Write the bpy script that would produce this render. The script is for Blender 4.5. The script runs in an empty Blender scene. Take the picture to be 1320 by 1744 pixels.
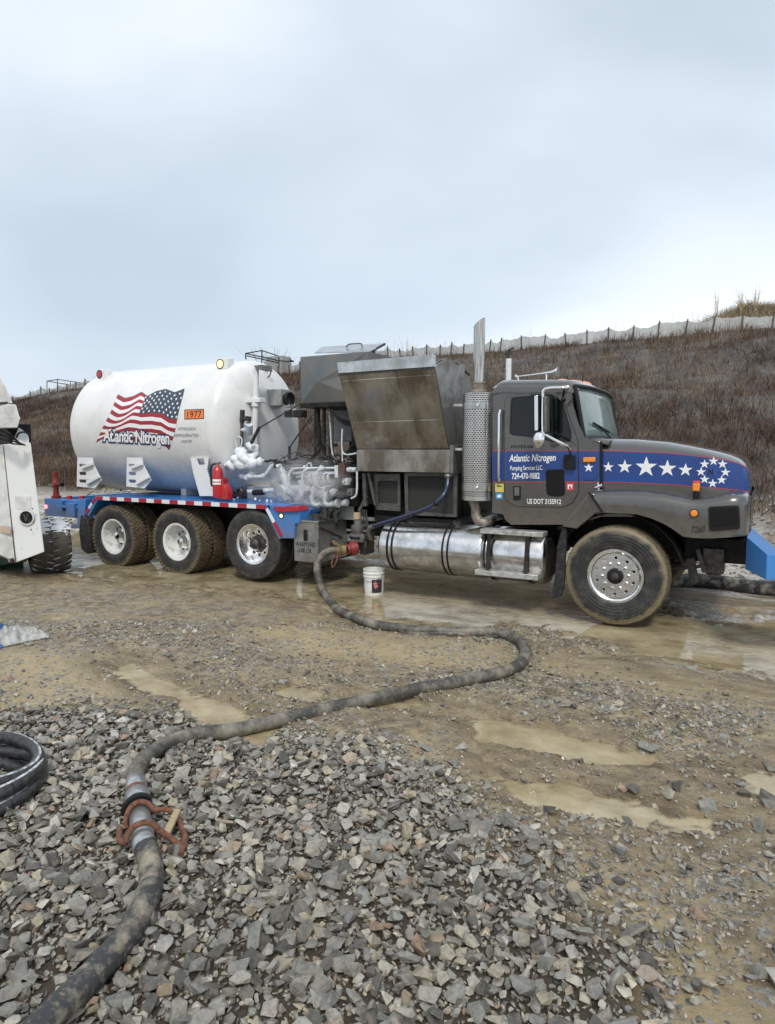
import bpy, bmesh, math, random
import numpy as np
from mathutils import Vector, Matrix, Euler
sc = bpy.context.scene
COL = sc.collection
R = math.radians
random.seed(4); rng = np.random.default_rng(4)

# ------------------------------------------------------------------ camera, sky, sun, exposure
FOC, YAW, PIT, CAMH = 1155.5, R(29.28), R(5.356), 1.968
CAMX, CAMY = -.49, .366
cam = bpy.data.cameras.new('camera'); camo = bpy.data.objects.new('camera', cam); COL.objects.link(camo)
camo.location = (CAMX, CAMY, CAMH); camo.rotation_euler = (R(90) - PIT, 0, YAW)
cam.sensor_fit = 'HORIZONTAL'; cam.sensor_width = 36; cam.lens = 36 * FOC / 1320; cam.clip_end = 2000; cam.clip_start = .05
sc.camera = camo
sc.view_settings.view_transform = 'Standard'; sc.view_settings.look = 'None'
sc.view_settings.exposure = 0.44
try: sc.cycles.volume_bounces = 4
except Exception: pass; sc.view_settings.gamma = 1; sc.view_settings.use_curve_mapping = False
SUN_EL, SUN_AZ = R(48), R(150)
w = bpy.data.worlds.new('World'); sc.world = w; w.use_nodes = True
nt = w.node_tree; nt.nodes.clear()
def N(nt, t, **k):
    n = nt.nodes.new(t)
    for a, b in k.items(): setattr(n, a, b)
    return n
def L(nt, a, b): nt.links.new(a, b)
def ramp(nt, fac, stops, interp='LINEAR'):
    r = N(nt, 'ShaderNodeValToRGB'); r.color_ramp.interpolation = interp
    el = r.color_ramp.elements
    while len(el) < len(stops): el.new(.5)
    for e, (p, c) in zip(el, stops):
        e.position = p; e.color = (c[0], c[1], c[2], 1) if not isinstance(c, float) else (c, c, c, 1)
    L(nt, fac, r.inputs[0]); return r.outputs[0]
sky = N(nt, 'ShaderNodeTexSky'); sky.sky_type = 'NISHITA'; sky.sun_disc = False; sky.sun_elevation = SUN_EL; sky.sun_rotation = SUN_AZ
b1 = N(nt, 'ShaderNodeBackground'); b1.inputs[1].default_value = .1; L(nt, sky.outputs[0], b1.inputs[0])
tc = N(nt, 'ShaderNodeTexCoord'); mp = N(nt, 'ShaderNodeMapping'); mp.inputs[3].default_value = (1, 1, 2.4); mp.inputs[2].default_value=(.25,.1,0)
L(nt, tc.outputs['Generated'], mp.inputs[0])
n1 = N(nt, 'ShaderNodeTexNoise'); n1.inputs['Scale'].default_value = 1.25; n1.inputs['Detail'].default_value = 4; n1.inputs['Roughness'].default_value = .42; n1.inputs['Distortion'].default_value = .25
L(nt, mp.outputs[0], n1.inputs[0])
cc = ramp(nt, n1.outputs[0], [(.30, (.50, .58, .66)), (.44, (.62, .70, .785)), (.55, (.76, .825, .885)), (.70, (.90, .94, .97))])
b2 = N(nt, 'ShaderNodeBackground'); b2.inputs[1].default_value = .92; L(nt, cc, b2.inputs[0])
mx = N(nt, 'ShaderNodeMixShader'); mx.inputs[0].default_value = .9; L(nt, b1.outputs[0], mx.inputs[1]); L(nt, b2.outputs[0], mx.inputs[2])
wo = N(nt, 'ShaderNodeOutputWorld'); L(nt, mx.outputs[0], wo.inputs[0])
sl = bpy.data.lights.new('sun', 'SUN'); sl.energy = 1.5; sl.angle = R(10); sl.color = (1, .95, .87)
so = bpy.data.objects.new('sun', sl); COL.objects.link(so); so.location = (0, -10, 30)
_d = Vector((math.sin(SUN_AZ) * math.cos(SUN_EL), math.cos(SUN_AZ) * math.cos(SUN_EL), math.sin(SUN_EL)))
so.rotation_euler = _d.to_track_quat('Z', 'Y').to_euler()

# ------------------------------------------------------------------ from a photo pixel to a point of the place
def ray(px, py):
    u = (px - 660) / FOC; v = -(py - 872) / FOC
    fw = math.cos(PIT) + v * math.sin(PIT); z = -math.sin(PIT) + v * math.cos(PIT)
    return (u * math.cos(YAW) - fw * math.sin(YAW), u * math.sin(YAW) + fw * math.cos(YAW), z)
def P(px, py, Y):
    x, y, z = ray(px, py); t = (Y - CAMY) / y; return (CAMX + x * t, Y, CAMH + z * t)
def PG(px, py, z0=0.):
    x, y, z = ray(px, py); t = (z0 - CAMH) / z; return (CAMX + x * t, CAMY + y * t)
def XZ(px, py, Y): p = P(px, py, Y); return (p[0], p[2])
def X_(px, py, Y): return P(px, py, Y)[0]
def Z_(px, py, Y): return P(px, py, Y)[2]

# ------------------------------------------------------------------ materials
MATS = {}
def mat(name, col, rough=.5, metal=0., col2=None, nscale=8., nlo=.4, nhi=.65, bump=0., bscale=60., bdist=.004, spec=None,
        coat=0., emit=0., stretch=None, rvar=0., dirt=None, alpha=None, trans=None, detail=6, obj_rnd=None):
    m = bpy.data.materials.new(name); m.use_nodes = True; t = m.node_tree; bs = t.nodes['Principled BSDF']
    bs.inputs['Roughness'].default_value = rough; bs.inputs['Metallic'].default_value = metal
    bs.inputs['Base Color'].default_value = (*col, 1)
    if spec is not None: bs.inputs['Specular IOR Level'].default_value = spec
    if coat: bs.inputs['Coat Weight'].default_value = coat; bs.inputs['Coat Roughness'].default_value = .06
    if emit: bs.inputs['Emission Color'].default_value = (*col, 1); bs.inputs['Emission Strength'].default_value = emit
    if alpha is not None: bs.inputs['Alpha'].default_value = alpha
    if trans: bs.inputs['Transmission Weight'].default_value = trans
    tc = N(t, 'ShaderNodeTexCoord'); vec = tc.outputs['Object']
    if stretch:
        mp = N(t, 'ShaderNodeMapping'); mp.inputs[3].default_value = stretch; L(t, vec, mp.inputs[0]); svec = mp.outputs[0]
    else: svec = vec
    cur = None
    if col2 is not None:
        n = N(t, 'ShaderNodeTexNoise'); n.inputs['Scale'].default_value = nscale; n.inputs['Detail'].default_value = detail; n.inputs['Roughness'].default_value = .62
        L(t, svec, n.inputs[0])
        cur = ramp(t, n.outputs[0], [(nlo, col), (nhi, col2)])
        if rvar:
            mr = N(t, 'ShaderNodeMapRange'); mr.inputs[1].default_value = .3; mr.inputs[2].default_value = .7
            mr.inputs[3].default_value = max(.02, rough - rvar); mr.inputs[4].default_value = rough + rvar
            L(t, n.outputs[0], mr.inputs[0]); L(t, mr.outputs[0], bs.inputs['Roughness'])
    if dirt:  # (colour, z below which it gathers, softness, strength): splashed mud
        dc, z0, sf, st = dirt
        sp = N(t, 'ShaderNodeSeparateXYZ'); L(t, vec, sp.inputs[0])
        mr = N(t, 'ShaderNodeMapRange'); mr.inputs[1].default_value = z0 + sf; mr.inputs[2].default_value = z0 - sf; L(t, sp.outputs[2], mr.inputs[0])
        n2 = N(t, 'ShaderNodeTexNoise'); n2.inputs['Scale'].default_value = 9; n2.inputs['Detail'].default_value = 8; n2.inputs['Roughness'].default_value = .7; L(t, vec, n2.inputs[0])
        ad = N(t, 'ShaderNodeMath', operation='ADD'); L(t, mr.outputs[0], ad.inputs[0]); L(t, n2.outputs[0], ad.inputs[1])
        mr2 = N(t, 'ShaderNodeMapRange'); mr2.inputs[1].default_value = .7; mr2.inputs[2].default_value = 1.3; mr2.inputs[4].default_value = st; L(t, ad.outputs[0], mr2.inputs[0])
        mi = N(t, 'ShaderNodeMix', data_type='RGBA'); L(t, mr2.outputs[0], mi.inputs[0])
        if cur: L(t, cur, mi.inputs[6])
        else: mi.inputs[6].default_value = (*col, 1)
        mi.inputs[7].default_value = (*dc, 1); cur = mi.outputs[2]
        if metal > 0:
            im = N(t, 'ShaderNodeMath', operation='MULTIPLY_ADD'); L(t, mr2.outputs[0], im.inputs[0]); im.inputs[1].default_value = -metal; im.inputs[2].default_value = metal; L(t, im.outputs[0], bs.inputs['Metallic'])
    if cur: L(t, cur, bs.inputs['Base Color'])
    if bump:
        n3 = N(t, 'ShaderNodeTexNoise'); n3.inputs['Scale'].default_value = bscale; n3.inputs['Detail'].default_value = 5; L(t, svec, n3.inputs[0])
        bp = N(t, 'ShaderNodeBump'); bp.inputs['Strength'].default_value = bump; bp.inputs['Distance'].default_value = bdist
        L(t, n3.outputs[0], bp.inputs['Height']); L(t, bp.outputs[0], bs.inputs['Normal'])
    MATS[name] = m; return m
MUD = (.20, .15, .09)
white = mat('tank white', (.74, .74, .73), .36, col2=(.65, .655, .65), nscale=2.5, coat=.25, dirt=((.36, .34, .30), 1.45, .7, .6), bump=.05, bscale=25)
whitem = mat('white enamel', (.72, .73, .74), .4, col2=(.58, .58, .56), nscale=14, nlo=.55, nhi=.75)
rimwhite = mat('rim white', (.66, .67, .66), .45, col2=(.30, .24, .16), nscale=9, nlo=.52, nhi=.72)
blue = mat('frame blue', (.04, .19, .52), .38, col2=(.06, .14, .30), nscale=16, nlo=.5, nhi=.75, coat=.3, dirt=(MUD, .85, .25, .5))
bluep = mat('bumper blue', (.06, .25, .62), .35, col2=(.30, .40, .55), nscale=20, nlo=.66, nhi=.72, coat=.3, dirt=(MUD, .62, .3, .7))
navy = mat('band blue', (.006, .05, .24), .35, col2=(.008, .042, .19), nscale=3, coat=.5)
grey = mat('cab grey', (.125, .12, .112), .25, metal=.70, col2=(.105, .10, .094), nscale=5, coat=.9, dirt=((.20, .17, .125), 1.12, .45, .5), rvar=.08)
black = mat('black frame', (.010, .010, .011), .55, col2=(.028, .025, .021), nscale=12, dirt=((.07, .055, .038), .6, .4, .6), spec=.18)
rubber = mat('rubber', (.022, .022, .023), .62, col2=(.06, .055, .048), nscale=18, nlo=.45, nhi=.7, bump=.2, bscale=80, spec=.25)
rubblk = mat('clean rubber', (.010, .010, .011), .45, spec=.3)
treadm = mat('muddy tread', (.17, .13, .075), .7, col2=(.045, .038, .03), nscale=22, nlo=.42, nhi=.68, bump=.6, bscale=90, bdist=.01)
steel = mat('stained stainless', (.47, .455, .42), .25, metal=.93, col2=(.17, .148, .12), nscale=2.4, nlo=.36, nhi=.62, rvar=.12, stretch=(1, 1, .55), bump=.04, bscale=12, bdist=.02)
steel2 = mat('stainless', (.55, .56, .56), .26, metal=.95, col2=(.36, .36, .35), nscale=4, rvar=.12, bump=.05, bscale=6, bdist=.03)
steeld = mat('dull stainless', (.36, .36, .35), .42, metal=.8, col2=(.22, .21, .19), nscale=6, rvar=.1)
chrome = mat('chrome', (.80, .80, .80), .08, metal=1.)
polish = mat('polished aluminium', (.76, .76, .76), .20, metal=1., col2=(.46, .45, .43), nscale=7, rvar=.1, dirt=((.085, .072, .055), .52, .26, .85), bump=.02, bscale=8, bdist=.02)  # mud film, also darkening the lower half in place of its bright ground reflection
alurim = mat('alloy rim', (.88, .88, .88), .27, metal=1., col2=(.60, .58, .54), nscale=16, nlo=.55, nhi=.8, rvar=.08)
tread_alu = mat('tread plate', (.62, .62, .60), .42, metal=.6, col2=(.36, .34, .30), nscale=14, bump=.6, bscale=110, bdist=.004)
red = mat('red', (.50, .018, .02), .35, col2=(.34, .015, .018), nscale=15, coat=.3)
redtape = mat('red tape', (.36, .015, .03), .4); whitetape = mat('white tape', (.70, .72, .74), .4)
orange = mat('placard orange', (.75, .20, .05), .45)
amber = mat('amber lens', (.80, .27, .03), .2, coat=.5); amberlit = mat('amber lamp lit', (1., .62, .22), .2, emit=1.6)
redlens = mat('red lens', (.45, .02, .02), .2, coat=.5); pinklit = mat('red lamp lit', (1., .25, .30), .3, emit=1.5)
glass = mat('side glass', (.006, .008, .008), .04, alpha=.90, spec=.5)
wglass = mat('windscreen glass', (.20, .28, .28), .05, alpha=.72, spec=.9, col2=(.30, .38, .38), nscale=3)  # pale tint put in for the sky reflected in and seen through the pane
lens = mat('lamp glass', (.008, .008, .009), .12, spec=.3)
frostm = mat('frost', (.76, .79, .82), .75, col2=(.68, .72, .77), nscale=35, bump=.5, bscale=70, bdist=.006)
pipew = mat('frosted pipe', (.62, .66, .69), .5, col2=(.36, .39, .42), nscale=22, nlo=.42, nhi=.68, bump=.2, bscale=90)
dkmetal = mat('dark metal', (.035, .035, .036), .42, metal=.5, col2=(.10, .085, .07), nscale=18)
redv = mat('worn dark red', (.27, .018, .02), .5, col2=(.12, .02, .02), nscale=24)
greymet = mat('grey metal', (.21, .21, .20), .45, metal=.6, col2=(.14, .13, .12), nscale=12)
elbowm = mat('sooty elbow', (.33, .30, .26), .55, metal=.6, col2=(.17, .14, .11), nscale=14)
panelg = mat('pale grey panel', (.34, .36, .35), .5, col2=(.25, .26, .25), nscale=6)
ink = mat('black lettering', (.012, .012, .014), .5); inkgrey = mat('grey lettering', (.20, .22, .24), .5)
inkw = mat('white lettering', (.80, .81, .82), .5); inknavy = mat('navy lettering edge', (.012, .03, .10), .5)
fred = mat('flag red', (.33, .02, .035), .45); fwhite = mat('flag white', (.78, .78, .79), .45); fblue = mat('flag canton', (.035, .055, .085), .45)
pinline = mat('red pinstripe', (.40, .05, .09), .4); pink = mat('sticker red', (.62, .05, .07), .5); yel = mat('sticker yellow', (.62, .52, .14), .5); sblue = mat('sticker blue', (.05, .28, .60), .5)
brass = mat('brass', (.40, .29, .15), .45, metal=.7, col2=(.2, .17, .12), nscale=25)
bhose = mat('blue black hose', (.012, .02, .055), .35, coat=.3)
seatm = mat('cab interior', (.02, .02, .021), .8, spec=.1)

# ------------------------------------------------------------------ mesh building
class MB:
    def __init__(s): s.v = []; s.f = []; s.mi = []; s.m = 0
    def add(s, vs, fs):
        o = len(s.v); s.v += [tuple(v) for v in vs]; s.f += [tuple(i + o for i in f) for f in fs]; s.mi += [s.m] * len(fs); return s
    def hexa(s, p):  # 8 points: bottom ring 0-3, top ring 4-7
        return s.add(p, [(0, 3, 2, 1), (4, 5, 6, 7), (0, 1, 5, 4), (1, 2, 6, 5), (2, 3, 7, 6), (3, 0, 4, 7)])
    def box(s, x0, x1, y0, y1, z0, z1):
        return s.hexa([(x0, y0, z0), (x1, y0, z0), (x1, y1, z0), (x0, y1, z0), (x0, y0, z1), (x1, y0, z1), (x1, y1, z1), (x0, y1, z1)])
    def cbox(s, c, d): return s.box(c[0]-d[0]/2, c[0]+d[0]/2, c[1]-d[1]/2, c[1]+d[1]/2, c[2]-d[2]/2, c[2]+d[2]/2)
    def bar(s, a, b, wd, hh=None):
        a = Vector(a); b = Vector(b); d = (b - a).normalized(); up = Vector((0, 0, 1)) if abs(d.z) < .9 else Vector((0, 1, 0))
        sx = d.cross(up).normalized() * wd / 2; sz = sx.cross(d).normalized() * (hh or wd) / 2
        return s.hexa([a-sx-sz, a+sx-sz, b+sx-sz, b-sx-sz, a-sx+sz, a+sx+sz, b+sx+sz, b-sx+sz])
    def tube(s, pts, r, seg=10, caps=True):
        pts = [Vector(p) for p in pts]; n = len(pts); rr = r if isinstance(r, (list, tuple)) else [r] * n
        up = None; vs = []
        for i, p in enumerate(pts):
            d = (pts[min(i+1, n-1)] - pts[max(i-1, 0)]).normalized()
            if up is None: up = d.orthogonal().normalized()
            up = (up - d * up.dot(d)).normalized(); bi = d.cross(up)
            for k in range(seg):
                a = 2 * math.pi * k / seg; vs.append(p + (up * math.cos(a) + bi * math.sin(a)) * rr[i])
        fs = [(i*seg+k, i*seg+(k+1) % seg, (i+1)*seg+(k+1) % seg, (i+1)*seg+k) for i in range(n-1) for k in range(seg)]
        if caps: fs += [tuple(range(seg))[::-1], tuple((n-1)*seg + k for k in range(seg))]
        return s.add(vs, fs)
    def lathe(s, c, prof, axis='Y', seg=32, closed=False):  # prof: (radius, along axis)
        c = Vector(c); vs = []
        for r, h in prof:
            for k in range(seg):
                a = 2 * math.pi * k / seg; p, q = r * math.cos(a), r * math.sin(a)
                vs.append(c + Vector({'Y': (p, h, q), 'X': (h, p, q), 'Z': (p, q, h)}[axis]))
        n = len(prof); fs = []
        for i in range(n if closed else n - 1):
            j = (i + 1) % n
            fs += [(i*seg+k, i*seg+(k+1) % seg, j*seg+(k+1) % seg, j*seg+k) for k in range(seg)]
        return s.add(vs, fs)
    def cyl(s, a, b, r, seg=16): return s.tube([a, b], r, seg)
    def prism(s, poly, y0, y1):  # polygon in XZ
        n = len(poly); vs = [(x, y0, z) for x, z in poly] + [(x, y1, z) for x, z in poly]
        return s.add(vs, [tuple(range(n)), tuple(range(n, 2*n))[::-1]] + [(i, i+n, (i+1) % n + n, (i+1) % n) for i in range(n)])
    def grid(s, rows):
        n = len(rows[0]); vs = [p for r in rows for p in r]
        return s.add(vs, [(i*n+j, i*n+j+1, (i+1)*n+j+1, (i+1)*n+j) for i in range(len(rows)-1) for j in range(n-1)])
    def ball(s, c, r, seg=12, rings=7, sq=(1, 1, 1)):
        vs = []; fs = []
        for i in range(rings + 1):
            t = math.pi * i / rings
            for k in range(seg):
                a = 2*math.pi*k/seg; vs.append((c[0]+r*sq[0]*math.sin(t)*math.cos(a), c[1]+r*sq[1]*math.sin(t)*math.sin(a), c[2]+r*sq[2]*math.cos(t)))
        fs = [(i*seg+k, i*seg+(k+1) % seg, (i+1)*seg+(k+1) % seg, (i+1)*seg+k) for i in range(rings) for k in range(seg)]
        return s.add(vs, fs)
    def build(s, name, mats, parent=None, smooth=False, bevel=0, bseg=2, angle=35, label=None, solid=0, loc=None):
        me = bpy.data.meshes.new(name); me.from_pydata(s.v, [], s.f); me.validate()
        bm = bmesh.new(); bm.from_mesh(me); bmesh.ops.remove_doubles(bm, verts=bm.verts, dist=1e-5); bmesh.ops.recalc_face_normals(bm, faces=bm.faces); bm.to_mesh(me); bm.free()
        ms = mats if isinstance(mats, (list, tuple)) else [mats]
        for m in ms: me.materials.append(m)
        if len(ms) > 1 and len(me.polygons) == len(s.mi): me.polygons.foreach_set('material_index', s.mi)
        o = bpy.data.objects.new(name, me); COL.objects.link(o)
        if smooth: shade(me, angle)
        if solid: md = o.modifiers.new('solid', 'SOLIDIFY'); md.thickness = solid; md.offset = 0
        if bevel:
            md = o.modifiers.new('bevel', 'BEVEL'); md.width = bevel; md.segments = bseg; md.limit_method = 'ANGLE'; md.angle_limit = R(30)
            if not smooth: shade(me, 40)
        if parent is not None: attach(o, parent)
        if label: o['label'] = label
        if loc: o.location = loc
        return o
def shade(me, angle=35):
    me.polygons.foreach_set('use_smooth', [True] * len(me.polygons))
    me.set_sharp_from_angle(angle=R(angle))
def attach(o, parent):
    wm = Vector((0, 0, 0)); p = parent
    o.parent = parent
    m = Matrix.Identity(4)
    while p is not None: m = p.matrix_basis @ m if p.parent is None else p.matrix_parent_inverse @ p.matrix_basis @ m; p = p.parent
    # (all meshes are written in world metres, so undo the parents' placement)
    chain = []; p = parent
    while p is not None: chain.append(p); p = p.parent
    m = Matrix.Identity(4)
    for q in reversed(chain): m = m @ q.matrix_parent_inverse @ q.matrix_basis
    o.matrix_parent_inverse = m.inverted()
def thing(name, label, cat, loc, group=None, rz=0):
    o = bpy.data.objects.new(name, None); COL.objects.link(o); o.location = loc; o.rotation_euler = (0, 0, rz); o.empty_display_size = .2
    o['label'] = label; o['category'] = cat
    if group: o['group'] = group
    return o
def tag(o, label=None, cat=None, group=None, kind=None):
    if label: o['label'] = label
    if cat: o['category'] = cat
    if group: o['group'] = group
    if kind: o['kind'] = kind
    return o
def curve_mesh(splines, extrude=0, bevel=0):
    cu = bpy.data.curves.new('c', 'CURVE'); cu.dimensions = '2D'; cu.fill_mode = 'BOTH'; cu.extrude = extrude; cu.bevel_depth = bevel; cu.bevel_resolution = 1
    for pts in splines:
        sp = cu.splines.new('POLY'); sp.points.add(len(pts) - 1); sp.use_cyclic_u = True
        for q, (x, y) in zip(sp.points, pts): q.co = (x, y, 0, 1)
    o = bpy.data.objects.new('c', cu); COL.objects.link(o)
    dg = bpy.context.evaluated_depsgraph_get(); me = bpy.data.meshes.new_from_object(o.evaluated_get(dg))
    bpy.data.objects.remove(o); return me
def plate(name, m, parent, outer, holes, y0, y1, smooth=False, bevel=0):
    """plate in the XZ plane with real holes, from y0 to y1"""
    me = curve_mesh([outer] + holes, extrude=abs(y1 - y0) / 2)
    ym = (y0 + y1) / 2
    for v in me.vertices: v.co = (v.co.x, ym - v.co.z, v.co.y)
    me.name = name; me.materials.clear(); me.materials.append(m)
    bm = bmesh.new(); bm.from_mesh(me); bmesh.ops.remove_doubles(bm, verts=bm.verts, dist=1e-5); bmesh.ops.recalc_face_normals(bm, faces=bm.faces); bm.to_mesh(me); bm.free()
    o = bpy.data.objects.new(name, me); COL.objects.link(o)
    if bevel:
        md = o.modifiers.new('bevel', 'BEVEL'); md.width = bevel; md.segments = 2; md.limit_method = 'ANGLE'; md.angle_limit = R(50); shade(me, 40)
    if parent is not None: attach(o, parent)
    return o
def circ(cx, cz, r, n=20): return [(cx + r*math.cos(2*math.pi*k/n), cz + r*math.sin(2*math.pi*k/n)) for k in range(n)]
def rounded(pts, r, n=4):
    out = []; k = len(pts)
    for i in range(k):
        p = Vector(pts[i]); a = (Vector(pts[i-1]) - p); b = (Vector(pts[(i+1) % k]) - p)
        rr = min(r, a.length * .45, b.length * .45); a = p + a.normalized() * rr; b = p + b.normalized() * rr
        for j in range(n + 1):
            t = j / n; q = a * (1-t)**2 + p * 2*t*(1-t) + b * t*t; out.append((q.x, q.y))
    return out
def pxpoly(pts, Y): return [XZ(x, y, Y) for x, y in pts]
def star_pts(cx, cz, r, rot=0, k=.4): return [(cx + (r if i % 2 == 0 else r*k) * math.sin(math.pi*i/5 + rot), cz + (r if i % 2 == 0 else r*k) * math.cos(math.pi*i/5 + rot)) for i in range(10)]
def smoothpath(pts, n=8):
    pts = [Vector(p) for p in pts]; out = []
    for i in range(len(pts) - 1):
        p0, p1, p2, p3 = pts[max(i-1, 0)], pts[i], pts[i+1], pts[min(i+2, len(pts)-1)]
        for j in range(n):
            t = j / n; out.append(.5 * ((2*p1) + (p2-p0)*t + (2*p0-5*p1+4*p2-p3)*t*t + (3*p1-p0-3*p2+p3)*t**3))
    return out + [pts[-1]]
def lettering(name, s, m, parent, f, offset=0., shear=0., box_of=None, space=1., label=None):
    """text turned into a mesh; f(a,b) maps its unit box to the surface it is printed on"""
    def mk(off):
        cu = bpy.data.curves.new('t', 'FONT'); cu.body = s; cu.offset = off; cu.shear = shear; cu.space_character = space; cu.align_x = 'CENTER'
        cu.resolution_u = 4; cu.space_line = .95
        o = bpy.data.objects.new('t', cu); COL.objects.link(o); dg = bpy.context.evaluated_depsgraph_get()
        me = bpy.data.meshes.new_from_object(o.evaluated_get(dg)); bpy.data.objects.remove(o); return me
    base = mk(0.); xs = [v.co.x for v in base.vertices]; ys = [v.co.y for v in base.vertices]
    x0, x1, y0, y1 = min(xs), max(xs), min(ys), max(ys)
    me = mk(offset) if offset else base
    for v in me.vertices: v.co = f((v.co.x - x0) / (x1 - x0), (v.co.y - y0) / (y1 - y0))
    me.name = name; me.materials.clear(); me.materials.append(m)
    o = bpy.data.objects.new(name, me); COL.objects.link(o)
    if parent is not None: attach(o, parent)
    if label: o['label'] = label
    return o
def onplane(bl, br, tl, tr, Y):
    """unit box to pixel quad on the plane Y"""
    a, b, c, d = [Vector(P(*q, Y)) for q in (bl, br, tl, tr)]
    return lambda s, t: (a*(1-s)+b*s)*(1-t) + (c*(1-s)+d*s)*t

# ------------------------------------------------------------------ terrain
def _h(ix, iy, s):
    h = (ix.astype(np.int64) * 374761393 + iy.astype(np.int64) * 668265263 + s * 1442695041) & 0x7fffffff
    h = ((h ^ (h >> 13)) * 1274126177) & 0x7fffffff
    return ((h ^ (h >> 16)) & 0xffff) / 65535.
def vn(x, y, s=0):
    x = np.asarray(x, float); y = np.asarray(y, float)
    ix = np.floor(x); iy = np.floor(y); fx = x - ix; fy = y - iy; fx = fx*fx*(3-2*fx); fy = fy*fy*(3-2*fy)
    a = _h(ix, iy, s); b = _h(ix+1, iy, s); c = _h(ix, iy+1, s); d = _h(ix+1, iy+1, s)
    return (a*(1-fx)+b*fx)*(1-fy) + (c*(1-fx)+d*fx)*fy
def fbm(x, y, sc, oc=4, s=0, g=.5):
    t = 0; a = 1; n = 0
    for i in range(oc): t = t + a * vn(x*sc + 17.3*i, y*sc - 9.1*i, s+i); n += a; a *= g; sc *= 2.03
    return t / n
def sstep(a, b, x): t = np.clip((x - a) / (b - a), 0, 1); return t*t*(3-2*t)
def polydist(poly, x, y):
    """signed distance, positive inside"""
    shp = x.shape; x = x.ravel(); y = y.ravel(); d = np.full(x.shape, 1e9); ins = np.zeros(x.shape, bool); n = len(poly)
    for i in range(n):
        ax, ay = poly[i]; bx, by = poly[(i+1) % n]; ex, ey = bx-ax, by-ay
        t = np.clip(((x-ax)*ex + (y-ay)*ey) / (ex*ex+ey*ey+1e-12), 0, 1); d = np.minimum(d, np.hypot(x-ax-t*ex, y-ay-t*ey))
        c = ((ay > y) != (by > y)) & (x < (bx-ax)*(y-ay)/((by-ay) if by != ay else 1e-12) + ax); ins ^= c
    return np.where(ins, d, -d).reshape(shp)
def gp(pts): return [PG(x, y) for x, y in pts]
LAKE = gp([(60, 925), (105, 955), (150, 985), (330, 998), (470, 1010), (560, 1030), (640, 1060), (760, 1066), (900, 1068), (980, 1085), (1080, 1108), (1200, 1128), (1420, 1150), (1500, 1085), (1330, 1056), (1180, 1048), (1050, 1020), (900, 975), (700, 945), (560, 930), (300, 905), (140, 900)])
POOLS = [gp([(165, 1122), (215, 1118), (300, 1158), (350, 1185), (400, 1198), (440, 1212), (500, 1216), (490, 1240), (445, 1266), (385, 1256), (335, 1228), (290, 1193), (200, 1150)]),
         gp([(790, 1226), (860, 1218), (930, 1234), (985, 1252), (1100, 1275), (1150, 1298), (1050, 1304), (930, 1280), (840, 1262)]),
         gp([(815, 1278), (850, 1300), (885, 1316), (930, 1326), (1010, 1346), (1100, 1362), (1220, 1386), (1195, 1410), (1080, 1408), (1000, 1382), (900, 1368), (850, 1350)]),
         gp([(455, 1168), (500, 1163), (550, 1172), (540, 1188), (480, 1186)]),
         gp([(1255, 1310), (1330, 1300), (1400, 1330), (1380, 1365), (1300, 1350)]),
         gp([(560, 1185), (640, 1180), (740, 1190), (720, 1208), (640, 1205)])]
TAN = [gp([(430, 1080), (560, 1070), (700, 1090), (860, 1100), (890, 1125), (820, 1150), (640, 1130), (500, 1118)]),
       gp([(0, 1110), (150, 1120), (250, 1180), (200, 1215), (0, 1225)]),
       gp([(1000, 1480), (1100, 1540), (1180, 1640), (1260, 1744), (1120, 1744), (1040, 1620), (950, 1540)]),
       gp([(880, 1110), (1320, 1090), (1500, 1180), (1320, 1200), (1100, 1170), (930, 1150)]),
       gp([(700, 1255), (820, 1300), (900, 1380), (840, 1400), (740, 1330)])]
GRAV = gp([(-700, 1230), (0, 1222), (150, 1212), (320, 1225), (380, 1262), (520, 1262), (600, 1275), (720, 1320), (790, 1400), (900, 1490), (980, 1560), (1060, 1680), (1150, 1900), (1300, 2600), (-900, 2600)])
WL = -.028
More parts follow.
